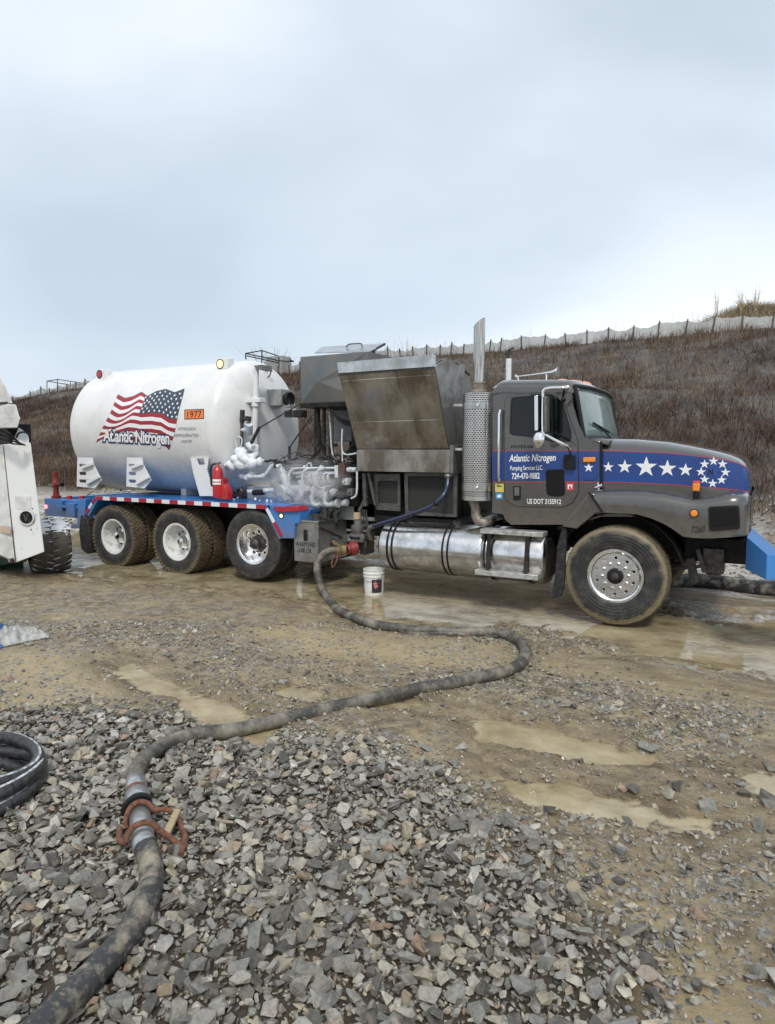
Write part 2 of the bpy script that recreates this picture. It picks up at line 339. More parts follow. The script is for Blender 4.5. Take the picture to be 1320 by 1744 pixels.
# crest of the hill, read along its fence
YR = 40.
_cp = [(-300, 690), (20, 690), (60, 682), (150, 664), (480, 640), (520, 636), (650, 612), (760, 607), (900, 596), (1000, 586), (1130, 575), (1230, 566), (1320, 560), (1500, 545), (1900, 520)]
CX = [P(a, b, YR)[0] for a, b in _cp]; CZ = [P(a, b, YR)[2] for a, b in _cp]
def crest(x): return np.interp(x, CX, CZ)
MOUND = P(1270, 560, 46.)
def H(x, y, fine=True):
    x = np.asarray(x, float); y = np.asarray(y, float)
    b = .03 * (fbm(x, y, .55, 3, 5) - .5) * 2
    rough = sstep(.42, .62, fbm(x, y, .9, 3, 11)) * .8 + .2
    tan = np.zeros_like(x)
    for t in TAN: tan = np.maximum(tan, sstep(-.12, .15, polydist(t, x, y)))
    rough = rough * (1 - .75*tan)
    if fine:
        b = b + .085 * (fbm(x, y, 4.5, 4, 21, .62) - .45) * rough + .035 * (fbm(x, y*1.3, 13, 3, 31, .7) - .4) * (rough*.8+.15)
    # low ruts parallel to the truck
    road = sstep(5.3, 6.3, y) * (1 - sstep(12, 14, y))
    b = b + road * .025 * (fbm(x*.25, y, 3.2, 3, 41) - .5) * 2
    b = b + (1 - sstep(1.5, 4.8, y)) * .0
    wl = WL
    wx = .11 * (fbm(x, y, 2.2, 3, 51) - .5) * 2 + .15 * (fbm(x, y, 8, 4, 57, .75) - .5) * 2
    m = np.full(x.shape, -1e9)
    for q in POOLS: m = np.maximum(m, polydist(q, x, y))
    d = m + wx
    d2 = polydist(LAKE, x, y) + wx * 2.8
    b = np.maximum(b, wl + .006 + np.clip(-np.maximum(d, d2), 0, .5) * .10)
    b = b - sstep(-.08, .10, d) * .085 - sstep(-.25, .25, d2) * (.062 + .012 * (fbm(x*.35, y, 2.5, 3, 61)-.5)*2)
    # spoil and ditch behind the truck, then the hill
    b = b + sstep(12.2, 15, y) * (1 - sstep(20, 32, y)) * (.25 + .5 * fbm(x, y, .5, 4, 71))
    t = np.clip((y - 15) / (YR - 15), 0, 1)
    prof = t * .62 + .38 * sstep(0, 1, t)
    cz = crest(x)
    hill = cz * prof + (1 - t) * t * 1.6 * (fbm(x, y, .16, 4, 81) - .5) * 2 + .35 * (fbm(x, y, .9, 4, 91) - .5) * sstep(15, 18, y)
    b = b + np.where(y > 15, hill * sstep(15, 17, y) + 0, 0)
    back = np.clip((y - YR - 1.5) / 60, 0, 1)
    b = np.where(y > YR, b - back * 3.5, b)
    md = np.hypot((x - MOUND[0]-1.5) / 10.5, (y - MOUND[1]) / 4.); b = b + 2.3 * (1 - sstep(0, 1, md)) * (.8 + .4 * fbm(x, y, .5, 3, 95))
    return b
def h1(x, y): return float(H(np.array([x]), np.array([y]))[0])

def axis_pts(fine, step, lo, hi, g=1.12, mx=6.):
    a, b = fine; p = list(np.arange(a, b, step)); s = step; q = []
    x = p[-1]
    while x < hi: s = min(s * g, mx); x += s; q.append(x)
    s = step; x = p[0]; r = []
    while x > lo: s = min(s * g, mx); x -= s; r.append(x)
    return np.array(r[::-1] + p + q)
def sheet(name, xs, ys, m):
    X, Y = np.meshgrid(xs, ys); Z = H(X, Y); n = len(xs); k = len(ys)
    me = bpy.data.meshes.new(name)
    V = np.stack([X, Y, Z], -1).reshape(-1, 3)
    i = np.arange(k-1)[:, None] * n + np.arange(n-1)[None, :]
    F = np.stack([i, i+1, i+n+1, i+n], -1).reshape(-1, 4)
    me.vertices.add(len(V)); me.vertices.foreach_set('co', V.ravel()); me.loops.add(F.size); me.loops.foreach_set('vertex_index', F.ravel())
    me.polygons.add(len(F)); me.polygons.foreach_set('loop_start', np.arange(0, F.size, 4)); me.polygons.foreach_set('loop_total', np.full(len(F), 4))
    me.update(); me.polygons.foreach_set('use_smooth', np.ones(len(F), bool))
    me.materials.append(m); o = bpy.data.objects.new(name, me); COL.objects.link(o); o['kind'] = 'structure'
    x, y = V[:, 0], V[:, 1]
    tan = np.zeros(len(V))
    for t in TAN: tan = np.maximum(tan, sstep(-.3, .25, polydist(t, x, y) + .35*(fbm(x, y, 2.5, 3, 7)-.5)))
    wet = np.zeros(len(V))
    for q in POOLS: wet = np.maximum(wet, sstep(-.4, .0, polydist(q, x, y)))
    lk = polydist(LAKE, x, y); wet = np.maximum(wet, sstep(-1.0, .0, lk + .5*(fbm(x*.4, y*1.6, 2, 3, 8)-.5)))
    road = sstep(5.9, 6.8, y + .3*x*.0) * (1 - sstep(10.5, 12.5, y)) * sstep(-3.5, -1.5, x)
    wet = np.maximum(wet, road)
    slush = sstep(.5, .68, fbm(x*.45, y*2.6, 2.3, 4, 9, .6)) * sstep(6.3, 7.4, y) * (1 - sstep(13, 17, y)) * np.maximum(sstep(-2.2, -.8, x), sstep(8.6, 9.6, y))
    slush = np.maximum(slush, sstep(.53, .6, fbm(x, y, 1.2, 4, 10)) * sstep(10, 11, y) * (1 - sstep(14, 18, y)))
    gr = sstep(-.25, .15, polydist(GRAV, x, y) + .4*(fbm(x, y, 1.6, 3, 77)-.5)); c = np.stack([tan, wet, slush, gr], -1)
    at = me.color_attributes.new('soil', 'FLOAT_COLOR', 'POINT'); at.data.foreach_set('color', c.ravel())
    return o
def ground_mat():
    m = bpy.data.materials.new('wet clay and crushed stone'); m.use_nodes = True; t = m.node_tree; bs = t.nodes['Principled BSDF']
    tc = N(t, 'ShaderNodeTexCoord'); at = N(t, 'ShaderNodeVertexColor'); at.layer_name = 'soil'; sp = N(t, 'ShaderNodeSeparateColor'); L(t, at.outputs[0], sp.inputs[0])
    def noise(s, d=6, r=.6, st=None):
        n = N(t, 'ShaderNodeTexNoise'); n.inputs['Scale'].default_value = s; n.inputs['Detail'].default_value = d; n.inputs['Roughness'].default_value = r
        if st:
            mp = N(t, 'ShaderNodeMapping'); mp.inputs[3].default_value = st; L(t, tc.outputs['Object'], mp.inputs[0]); L(t, mp.outputs[0], n.inputs[0])
        else: L(t, tc.outputs['Object'], n.inputs[0])
        return n.outputs[0]
    def mix(f, a, b):
        mi = N(t, 'ShaderNodeMix', data_type='RGBA')
        for s, q in ((0, f), (6, a), (7, b)):
            if hasattr(q, 'links') or hasattr(q, 'is_linked'): L(t, q, mi.inputs[s])
            else: mi.inputs[s].default_value = (*q, 1) if s else q
        return mi.outputs[2]
    mud = ramp(t, noise(9, 9, .72), [(.32, (.075, .056, .036)), (.45, (.19, .145, .09)), (.57, (.35, .275, .17)), (.72, (.50, .415, .275))])
    tan = ramp(t, noise(12, 8, .7), [(.3, (.30, .225, .12)), (.5, (.44, .345, .20)), (.75, (.54, .44, .275))])
    tanmask = ramp(t, noise(1.6, 5, .6), [(.50, 0.), (.62, .7)])
    ad = N(t, 'ShaderNodeMath', operation='MAXIMUM'); L(t, tanmask, ad.inputs[0]); L(t, sp.outputs[0], ad.inputs[1])
    c = mix(ad.outputs[0], mud, tan)
    # pebbles pressed into the clay
    vo = N(t, 'ShaderNodeTexVoronoi'); vo.inputs['Scale'].default_value = 38; L(t, tc.outputs['Object'], vo.inputs[0])
    vs = N(t, 'ShaderNodeSeparateColor'); L(t, vo.outputs['Color'], vs.inputs[0])
    pc = ramp(t, vs.outputs[0], [(0, (.12, .11, .10)), (.5, (.24, .235, .22)), (1., (.38, .36, .33))])
    pm = N(t, 'ShaderNodeMath', operation='GREATER_THAN'); L(t, vs.outputs[1], pm.inputs[0])
    pn = ramp(t, noise(2.3, 4), [(.4, 1.), (.6, .62)]); L(t, pn, pm.inputs[1])
    inv = N(t, 'ShaderNodeMath', operation='SUBTRACT'); inv.inputs[0].default_value = 1; L(t, sp.outputs[1], inv.inputs[1])
    pmm = N(t, 'ShaderNodeMath', operation='MULTIPLY'); L(t, pm.outputs[0], pmm.inputs[0]); L(t, inv.outputs[0], pmm.inputs[1])
    c = mix(pmm.outputs[0], c, pc)
    wetc = ramp(t, noise(4, 9, .72, (.6, 1.5, 1)), [(.35, (.13, .098, .058)), (.50, (.26, .20, .12)), (.66, (.42, .345, .225))])
    c = mix(sp.outputs[1], c, wetc)
    sf = N(t, 'ShaderNodeMath', operation='MULTIPLY'); L(t, sp.outputs[2], sf.inputs[0]); L(t, ramp(t, noise(14, 8, .75, (.5, 1.6, 1)), [(.42, 0.), (.56, .85)]), sf.inputs[1])
    c = mix(sf.outputs[0], c, (.60, .60, .60))
    c = mix(at.outputs['Alpha'], c, (.085, .068, .047))  # ground under the gravel painted dark, to deepen the shadows between stones
    # dry brush beyond the yard
    so_ = N(t, 'ShaderNodeSeparateXYZ'); L(t, tc.outputs['Object'], so_.inputs[0])
    hf = N(t, 'ShaderNodeMapRange'); hf.inputs[1].default_value = 13.5; hf.inputs[2].default_value = 17; L(t, so_.outputs[1], hf.inputs[0])
    hc = ramp(t, noise(1.1, 9, .75), [(.34, (.022, .017, .013)), (.47, (.052, .038, .028)), (.57, (.088, .066, .045)), (.68, (.15, .115, .075))])
    c = mix(hf.outputs[0], c, hc)
    L(t, c, bs.inputs['Base Color'])
    rr = N(t, 'ShaderNodeMapRange'); L(t, sp.outputs[1], rr.inputs[0]); rr.inputs[3].default_value = .46; rr.inputs[4].default_value = .10
    rn = N(t, 'ShaderNodeMath', operation='MULTIPLY_ADD'); L(t, noise(5, 5), rn.inputs[0]); rn.inputs[1].default_value = .35; L(t, rr.outputs[0], rn.inputs[2])
    r2 = N(t, 'ShaderNodeMath', operation='SUBTRACT'); L(t, rn.outputs[0], r2.inputs[0]); r2.inputs[1].default_value = .15
    L(t, r2.outputs[0], bs.inputs['Roughness'])
    bp = N(t, 'ShaderNodeBump'); bp.inputs['Strength'].default_value = .9; bp.inputs['Distance'].default_value = .035; L(t, noise(26, 8, .72), bp.inputs['Height'])
    bp2 = N(t, 'ShaderNodeBump'); bp2.inputs['Distance'].default_value = .012; L(t, pmm.outputs[0], bp2.inputs['Strength']); L(t, vo.outputs['Distance'], bp2.inputs['Height']); bp2.invert = True; L(t, bp.outputs[0], bp2.inputs['Normal'])
    L(t, bp2.outputs[0], bs.inputs['Normal']); return m
gmat = ground_mat()
xs = axis_pts((-12.5, 3.2), .038, -260, 260); 
ys = axis_pts((1.2, 10.2), .036, -140, 15.9, 1.06); ys = ys[ys < 16.0]; ys = np.append(ys, 16.)
ground = sheet('ground', xs, ys, gmat)
hx = axis_pts((-62, 12), .32, -260, 260); hy = np.append(np.arange(16, 60, .32), np.arange(60, 420, 9))
hill = sheet('hillside', hx, hy, gmat)

def water_mat():
    m = bpy.data.materials.new('muddy water'); m.use_nodes = True; t = m.node_tree; bs = t.nodes['Principled BSDF']
    tc = N(t, 'ShaderNodeTexCoord'); n = N(t, 'ShaderNodeTexNoise'); n.inputs['Scale'].default_value = 2.6; n.inputs['Detail'].default_value = 9; n.inputs['Roughness'].default_value = .68
    mp = N(t, 'ShaderNodeMapping'); mp.inputs[3].default_value = (.85, 1.1, 1); L(t, tc.outputs['Object'], mp.inputs[0]); L(t, mp.outputs[0], n.inputs[0])
    L(t, ramp(t, n.outputs[0], [(.34, (.22, .175, .10)), (.48, (.35, .285, .17)), (.64, (.47, .40, .265))]), bs.inputs['Base Color'])
    bs.inputs['Roughness'].default_value = .035; bs.inputs['IOR'].default_value = 1.42; at = N(t, 'ShaderNodeAttribute'); at.attribute_name = 'depth'; nd = N(t, 'ShaderNodeMath', operation='MULTIPLY_ADD'); L(t, n.outputs[0], nd.inputs[0]); nd.inputs[1].default_value = .5; L(t, at.outputs['Fac'], nd.inputs[2]); L(t, ramp(t, nd.outputs[0], [(.22, .12), (.42, .55), (.75, .95)]), bs.inputs['Alpha'])
    n2 = N(t, 'ShaderNodeTexNoise'); n2.inputs['Scale'].default_value = 14; n2.inputs['Detail'].default_value = 3; L(t, tc.outputs['Object'], n2.inputs[0])
    bp = N(t, 'ShaderNodeBump'); bp.inputs['Strength'].default_value = .12; bp.inputs['Distance'].default_value = .01; L(t, n2.outputs[0], bp.inputs['Height']); L(t, bp.outputs[0], bs.inputs['Normal'])
    return m
wmat = water_mat()
def water(poly, dz, grow):
    cx = sum(p[0] for p in poly)/len(poly); cy = sum(p[1] for p in poly)/len(poly)
    b = MB(); xs_ = [p[0] for p in poly]; ys_ = [p[1] for p in poly]
    nx = int(min(260, (max(xs_)-min(xs_)+2*grow)/.04)); ny = int(min(160, (max(ys_)-min(ys_)+2*grow)/.04))
    gx = np.linspace(min(xs_)-grow, max(xs_)+grow, nx); gy = np.linspace(min(ys_)-grow, max(ys_)+grow, ny); GX, GY = np.meshgrid(gx, gy); dep = np.clip((WL+dz-H(GX, GY))/.055, 0, 1).ravel()
    b.grid([[(float(x), float(y), WL+dz) for x in gx] for y in gy]); me = bpy.data.meshes.new('puddle'); me.from_pydata(b.v, [], b.f); me.materials.append(wmat)
    at = me.attributes.new('depth', 'FLOAT', 'POINT'); at.data.foreach_set('value', dep); o = bpy.data.objects.new('puddle', me); COL.objects.link(o); o['kind'] = 'structure'; return o
water(LAKE, 0, .25).name = 'flooded_track'
for i, q in enumerate(POOLS): water(q, -.0012 * (i + 1), .2)

# ------------------------------------------------------------------ stones
def hulls(n, flat=1., pts=13):
    out = []
    for i in range(n):
        bm = bmesh.new(); sx, sy, sz = rng.uniform(.75, 1.25), rng.uniform(.6, .95), rng.uniform(.34, .68) * flat
        for k in range(pts):
            v = rng.normal(size=3); v /= np.linalg.norm(v); v = np.sign(v) * np.abs(v)**.8; bm.verts.new((v[0]*sx*.5, v[1]*sy*.5, v[2]*sz*.5))
        r = bmesh.ops.convex_hull(bm, input=bm.verts); bmesh.ops.delete(bm, geom=[e for e in r['geom_interior'] if isinstance(e, bmesh.types.BMVert)], context='VERTS')
        bmesh.ops.triangulate(bm, faces=bm.faces); bm.verts.index_update()
        out.append((np.array([v.co[:] for v in bm.verts]), np.array([[v.index for v in f.verts] for f in bm.faces]))); bm.free()
    return out
HULL = hulls(16)
def stone_mat(name, use_attr):
    m = bpy.data.materials.new(name); m.use_nodes = True; t = m.node_tree; bs = t.nodes['Principled BSDF']
    if use_attr: a = N(t, 'ShaderNodeAttribute'); a.attribute_name = 'tint'; fac = a.outputs['Fac']
    else: a = N(t, 'ShaderNodeObjectInfo'); fac = a.outputs['Random']
    c = ramp(t, fac, [(0, (.075, .070, .062)), (.2, (.155, .147, .13)), (.42, (.265, .25, .215)), (.62, (.205, .203, .19)), (.80, (.38, .36, .31)), (.94, (.33, .28, .20)), (.982, (.29, .19, .135)), (.994, (.42, .41, .38))], 'CONSTANT' if False else 'LINEAR')
    tc = N(t, 'ShaderNodeTexCoord'); n = N(t, 'ShaderNodeTexNoise'); n.inputs['Scale'].default_value = 34 if use_attr else 3; n.inputs['Detail'].default_value = 8; n.inputs['Roughness'].default_value = .7; L(t, tc.outputs['Object'], n.inputs[0])
    mi = N(t, 'ShaderNodeMix', data_type='RGBA', blend_type='MULTIPLY'); mi.inputs[0].default_value = 1; L(t, c, mi.inputs[6]); L(t, ramp(t, n.outputs[0], [(.3, (.55, .54, .52)), (.5, (1., 1., 1.)), (.7, (1.35, 1.30, 1.18))]), mi.inputs[7])
    n4 = N(t, 'ShaderNodeTexNoise'); n4.inputs['Scale'].default_value = 11 if use_attr else 1.2; n4.inputs['Detail'].default_value = 7; n4.inputs['Roughness'].default_value = .75; L(t, tc.outputs['Object'], n4.inputs[0])
    m4 = N(t, 'ShaderNodeMix', data_type='RGBA'); L(t, ramp(t, n4.outputs[0], [(.53, 0.), (.66, .55)]), m4.inputs[0]); L(t, mi.outputs[2], m4.inputs[6]); m4.inputs[7].default_value = (.27, .22, .15, 1)
    L(t, m4.outputs[2], bs.inputs['Base Color']); bs.inputs['Roughness'].default_value = .34
    bp = N(t, 'ShaderNodeBump'); bp.inputs['Strength'].default_value = .5; bp.inputs['Distance'].default_value = .004 if use_attr else .1; L(t, n.outputs[0], bp.inputs['Height']); L(t, bp.outputs[0], bs.inputs['Normal'])
    return m
stm_a = stone_mat('crushed stone', True); stm_o = stone_mat('crushed stone single', False)
def frustum_pts(n, y0, y1, mx=160):
    """random ground points, uniform per square metre, in the wedge of ground that can be seen (with a margin)"""
    out = []
    c = [PG(-mx, y0), PG(1320+mx, y0), PG(1320+mx, y1), PG(-mx, y1)]
    xa, xb = min(p[0] for p in c), max(p[0] for p in c); ya, yb = min(p[1] for p in c), max(p[1] for p in c)
    X = rng.uniform(xa, xb, n); Y = rng.uniform(ya, yb, n); k = polydist(c, X, Y) > 0; return X[k], Y[k]
def scatter(X, Y, size, lift, tilt):
    n = len(X); Z = H(X, Y)
    ang = rng.uniform(0, 2*np.pi, n); tx = rng.normal(0, tilt, n); ty = rng.normal(0, tilt, n)
    return [(X[i], Y[i], Z[i] + lift[i], size[i], ang[i], tx[i], ty[i], int(rng.integers(0, len(HULL)))) for i in range(n)]
def rotm(a, b, c): return np.array(Euler((b, c, a)).to_matrix())
def stones_mesh(name, L_, m):
    V = []; F = []; T = []; o = 0
    for (x, y, z, s, a, b, c, k) in L_:
        v, f = HULL[k]; q = (v * s) @ rotm(a, b, c).T + (x, y, z); V.append(q); F.append(f + o); o += len(v); T.append(np.full(len(v), rng.random()))
    V = np.concatenate(V); F = np.concatenate(F); T = np.concatenate(T)
    me = bpy.data.meshes.new(name); me.vertices.add(len(V)); me.vertices.foreach_set('co', V.ravel()); me.loops.add(F.size); me.loops.foreach_set('vertex_index', F.ravel())
    me.polygons.add(len(F)); me.polygons.foreach_set('loop_start', np.arange(0, F.size, 3)); me.polygons.foreach_set('loop_total', np.full(len(F), 3)); me.update()
    at = me.attributes.new('tint', 'FLOAT', 'POINT'); at.data.foreach_set('value', T); me.materials.append(m)
    me.polygons.foreach_set('use_smooth', np.zeros(len(F), bool))
    ob = bpy.data.objects.new(name, me); COL.objects.link(ob); ob['kind'] = 'stuff'; return ob
def inpools(X, Y):
    m = np.full(X.shape, -1e9)
    for q in POOLS: m = np.maximum(m, polydist(q, X, Y))
    return np.maximum(m, polydist(LAKE, X, Y))
ALL = []
# bed of crushed stone in the foreground: small fill first, then the visible top layer on a jittered grid
X, Y = frustum_pts(60000, 1190, 2050); g = polydist(GRAV, X, Y) + .5*(fbm(X, Y, 1.6, 3, 77)-.5); k = g > rng.uniform(-.35, .05, len(X)); X, Y = X[k], Y[k]
s = rng.uniform(.014, .034, len(X)); ALL += scatter(X, Y, s, s*.1 + .004, .5)
def jgrid(step, y0, y1):
    c = [PG(-180, y0), PG(1500, y0), PG(1500, y1), PG(-180, y1)]
    xa, xb = min(p[0] for p in c), max(p[0] for p in c); ya, yb = min(p[1] for p in c), max(p[1] for p in c)
    gx, gy = np.meshgrid(np.arange(xa, xb, step), np.arange(ya, yb, step)); gx = gx.ravel() + rng.uniform(-.42, .42, gx.size)*step; gy = gy.ravel() + rng.uniform(-.42, .42, gy.size)*step
    k = polydist(c, gx, gy) > 0; return gx[k], gy[k]
X, Y = jgrid(.043, 1190, 2050); g = polydist(GRAV, X, Y) + .6*(fbm(X, Y, 1.6, 3, 77)-.5); k = g > rng.uniform(-.3, .25, len(X)); X, Y = X[k], Y[k]
s = np.clip(rng.lognormal(math.log(.044), .46, len(X)), .018, .115); ALL += scatter(X, Y, s, .012 + s*.12 + rng.uniform(-.010, .012, len(X)), .34)
X, Y = jgrid(.11, 1190, 2050); g = polydist(GRAV, X, Y); k = (g > .1) & (rng.random(len(X)) < .75); X, Y = X[k], Y[k]
s = rng.uniform(.06, .10, len(X)); ALL += scatter(X, Y, s, .022 + s*.15 + rng.uniform(0, .01, len(X)), .3)
# stones strewn over the mud
X, Y = frustum_pts(130000, 1062, 2000); den = sstep(.36, .62, fbm(X, Y, 1.1, 4, 66)); tn = np.zeros_like(X)
for t_ in TAN: tn = np.maximum(tn, sstep(-.1, .2, polydist(t_, X, Y)))
k = (rng.random(len(X)) < (.14 + .86*den) * (1 - .88*tn)) & (inpools(X, Y) < rng.uniform(-.05, .12, len(X))) & (polydist(GRAV, X, Y) < .1); X, Y = X[k], Y[k]
s = np.clip(rng.lognormal(math.log(.017), .55, len(X)), .008, .08); ALL += scatter(X, Y, s, s*.16, .45)
X, Y = frustum_pts(260, 1260, 2000); k = (polydist(GRAV, X, Y) < .3) & (inpools(X, Y) < 0); X, Y = X[k], Y[k]
s = rng.uniform(.08, .15, len(X)); ALL += scatter(X, Y, s, s*.1, .2)
# spoil behind the truck
X = rng.uniform(-20, 2, 5000); Y = rng.uniform(11.5, 16.5, 5000); s = np.clip(rng.lognormal(math.log(.06), .5, 5000), .02, .3); ALL += scatter(X, Y, s, s*.1, .4)
def seen(q):
    qx, qy = q[0]-CAMX, q[1]-CAMY; d = math.cos(YAW)*qy - math.sin(YAW)*qx; r = math.cos(YAW)*qx + math.sin(YAW)*qy
    if d < 1.5: return 0
    dz = q[2] - CAMH; zc = d*math.cos(PIT) - dz*math.sin(PIT); up = d*math.sin(PIT) + dz*math.cos(PIT)
    u = 660 + FOC*r/zc; v = 872 - FOC*up/zc
    return q[3] / zc if (0 < u < 1320 and v < 1744) else 0
ALL.sort(key=seen, reverse=True)
big, rest = ALL[:300], ALL[300:]
stones_mesh('loose_stone', rest, stm_a)['kind'] = 'stuff'
attach(bpy.data.objects['loose_stone'], ground)
meshes = []
for v, f in HULL:
    me = bpy.data.meshes.new('stone'); me.from_pydata(v.tolist(), [], f.tolist()); me.materials.append(stm_o); meshes.append(me)
for (x, y, z, s, a, b_, c_, k) in big:
    o = bpy.data.objects.new('stone', meshes[k]); COL.objects.link(o); o.parent = ground; o.location = (x, y, z); o.rotation_euler = (b_, c_, a); o.scale = (s, s, s)
# ------------------------------------------------------------------ brush on the hill
def blades(name, X, Y, hgt, wid, lean, cols, mname, z=None):
    n = len(X); Z = (H(X, Y) if z is None else z) - .02
    a = rng.uniform(0, 2*np.pi, n); la = rng.uniform(0, 2*np.pi, n); ll = rng.normal(0, lean, n) * hgt
    dx, dy = np.cos(a)*wid/2, np.sin(a)*wid/2; tx, ty = X + np.cos(la)*ll, Y + np.sin(la)*ll
    V = np.stack([np.stack([X-dx, Y-dy, Z], -1), np.stack([X+dx, Y+dy, Z], -1), np.stack([tx+dx*.35, ty+dy*.35, Z+hgt], -1), np.stack([tx-dx*.35, ty-dy*.35, Z+hgt], -1)], 1).reshape(-1, 3)
    F = np.arange(4*n).reshape(n, 4); me = bpy.data.meshes.new(name); me.vertices.add(4*n); me.vertices.foreach_set('co', V.ravel()); me.loops.add(4*n); me.loops.foreach_set('vertex_index', F.ravel())
    me.polygons.add(n); me.polygons.foreach_set('loop_start', np.arange(0, 4*n, 4)); me.polygons.foreach_set('loop_total', np.full(n, 4)); me.update()
    at = me.attributes.new('tint', 'FLOAT', 'POINT'); at.data.foreach_set('value', np.repeat(np.clip(fbm(X, Y, .22, 3, 33)*.7 + rng.random(n)*.5 - .1, 0, 1), 4))
    m = bpy.data.materials.new(mname); m.use_nodes = True; t = m.node_tree; bs = t.nodes['Principled BSDF']; bs.inputs['Roughness'].default_value = .9; bs.inputs['Specular IOR Level'].default_value = .1
    A = N(t, 'ShaderNodeAttribute'); A.attribute_name = 'tint'; L(t, ramp(t, A.outputs['Fac'], cols), bs.inputs['Base Color']); me.materials.append(m)
    o = bpy.data.objects.new(name, me); COL.objects.link(o); o['kind'] = 'stuff'; return o
def vis_wedge(n, y0, y1):
    Y = rng.uniform(y0, y1, n); a = ray(-40, 700); b = ray(1380, 700); t = rng.random(n); k0, k1 = a[0]/a[1], b[0]/b[1]
    return CAMX + (Y-CAMY)*(k0 + (k1-k0)*t), Y
X, Y = vis_wedge(70000, 15.6, YR); d = fbm(X, Y, .35, 4, 44); k = rng.random(len(X)) < .45 + .55*sstep(.42, .6, d); X, Y = X[k], Y[k]
blades('dry_brush', X, Y, rng.uniform(.05, .28, len(X)), rng.uniform(.012, .035, len(X)), .9,
       [(0, (.032, .024, .019)), (.3, (.070, .050, .038)), (.55, (.115, .084, .060)), (.78, (.22, .165, .11)), (1., (.38, .31, .21))], 'dry brush')
X, Y = vis_wedge(6200, 15.6, YR); d = fbm(X, Y, .28, 4, 48); k = rng.random(len(X)) < .3 + .88*sstep(.44, .58, d); X, Y = X[k], Y[k]; m_ = 22
sp_ = rng.uniform(.08, .38, len(X)); hh_ = rng.uniform(.14, .55, len(X)); X = np.repeat(X, m_) + np.repeat(sp_, m_)*rng.normal(size=len(X)*m_); Y = np.repeat(Y, m_) + np.repeat(sp_, m_)*rng.normal(size=len(Y)*m_)
blades('brush_clumps', X, Y, np.repeat(hh_, m_)*rng.uniform(.4, 1.1, len(X)), rng.uniform(.010, .030, len(X)), .55,
       [(0, (.036, .025, .020)), (.35, (.075, .051, .041)), (.6, (.12, .082, .062)), (.85, (.25, .185, .12)), (1., (.34, .27, .19))], 'brush clumps')
X, Y = vis_wedge(9000, YR-.3, YR+2.5); k = rng.random(len(X)) < sstep(.45, .7, fbm(X, Y, .6, 3, 46)); X, Y = X[k], Y[k]
blades('crest_weeds', X, Y, rng.uniform(.2, 1.25, len(X))**1.3, rng.uniform(.01, .022, len(X)), .25, [(0, (.12, .09, .07)), (1., (.36, .28, .19))], 'crest weeds')
n = 26000; X = MOUND[0] + 1.5 + rng.normal(0, 4.6, n); Y = MOUND[1] + rng.uniform(-3.8, 3, n); k = np.hypot((X-MOUND[0]-1.5)/9.2, (Y-MOUND[1])/3.9) < 1; X, Y = X[k], Y[k]
blades('straw', X, Y, rng.uniform(.1, .5, len(X)), rng.uniform(.02, .045, len(X)), 1.1, [(0, (.22, .17, .11)), (.5, (.38, .31, .21)), (1., (.58, .49, .35))], 'straw')

# ------------------------------------------------------------------ the truck
YN = 8.10; YF = 10.60; YM = 9.35
truck = thing('nitrogen_truck', 'long grey and white nitrogen pumping truck with flag on its tank standing in muddy water', 'truck', (-5.6, YM, 0))
T = truck
def XPY(px, py, Y): return Vector(P(px, py, Y))
# ---- wheels
def tyre_mb(r, wd, rim, treadw=None):
    b = MB(); h = wd/2
    prof = [(rim, -h*.80), (rim+.02, -h*.92), (rim+(r-rim)*.35, -h*1.0), (rim+(r-rim)*.62, -h*1.03), (r-.045, -h*.97), (r-.018, -h*.90)]
    b.m = 0; b.lathe((0, 0, 0), prof, 'Y', 56)
    b.lathe((0, 0, 0), [(p, -q) for p, q in prof[::-1]], 'Y', 56)
    b.m = 1; tp = [(r-.018, -h*.90), (r-.004, -h*.80)]
    for g in (-.45, -.02, .42):
        tp += [(r, h*(g-.09)), (r-.014, h*(g-.06)), (r-.014, h*(g+.06)), (r, h*(g+.09))]
    tp += [(r-.004, h*.80), (r-.018, h*.90)]; b.lathe((0, 0, 0), tp, 'Y', 56)
    return b
def lugs(b, r, wd, n=52, rows=5):
    b.m = 1
    for k in range(n):
        for j in range(rows):
            a = 2*math.pi*(k + .5*(j % 2))/n; y0 = -wd*.46 + j*wd*.92/rows + .006; y1 = y0 + wd*.92/rows - .014
            da = math.pi/n*.72; pts = []
            for rr in (r-.02, r+.009):
                for aa, yy in ((a-da, y0), (a+da, y0), (a+da, y1), (a-da, y1)): pts.append((rr*math.cos(aa), yy, rr*math.sin(aa)))
            b.hexa(pts)
    # shoulder blocks running down the sidewall
    for k in range(n):
        for sg in (-1, 1):
            a = 2*math.pi*k/n; da = math.pi/n*.6; pts = []
            for rr in (r-.05, r+.003):
                for aa, yy in ((a-da, sg*wd*.44), (a+da, sg*wd*.44), (a+da, sg*wd*.497), (a-da, sg*wd*.497)): pts.append((rr*math.cos(aa), yy, rr*math.sin(aa)))
            b.hexa(pts)
    return b
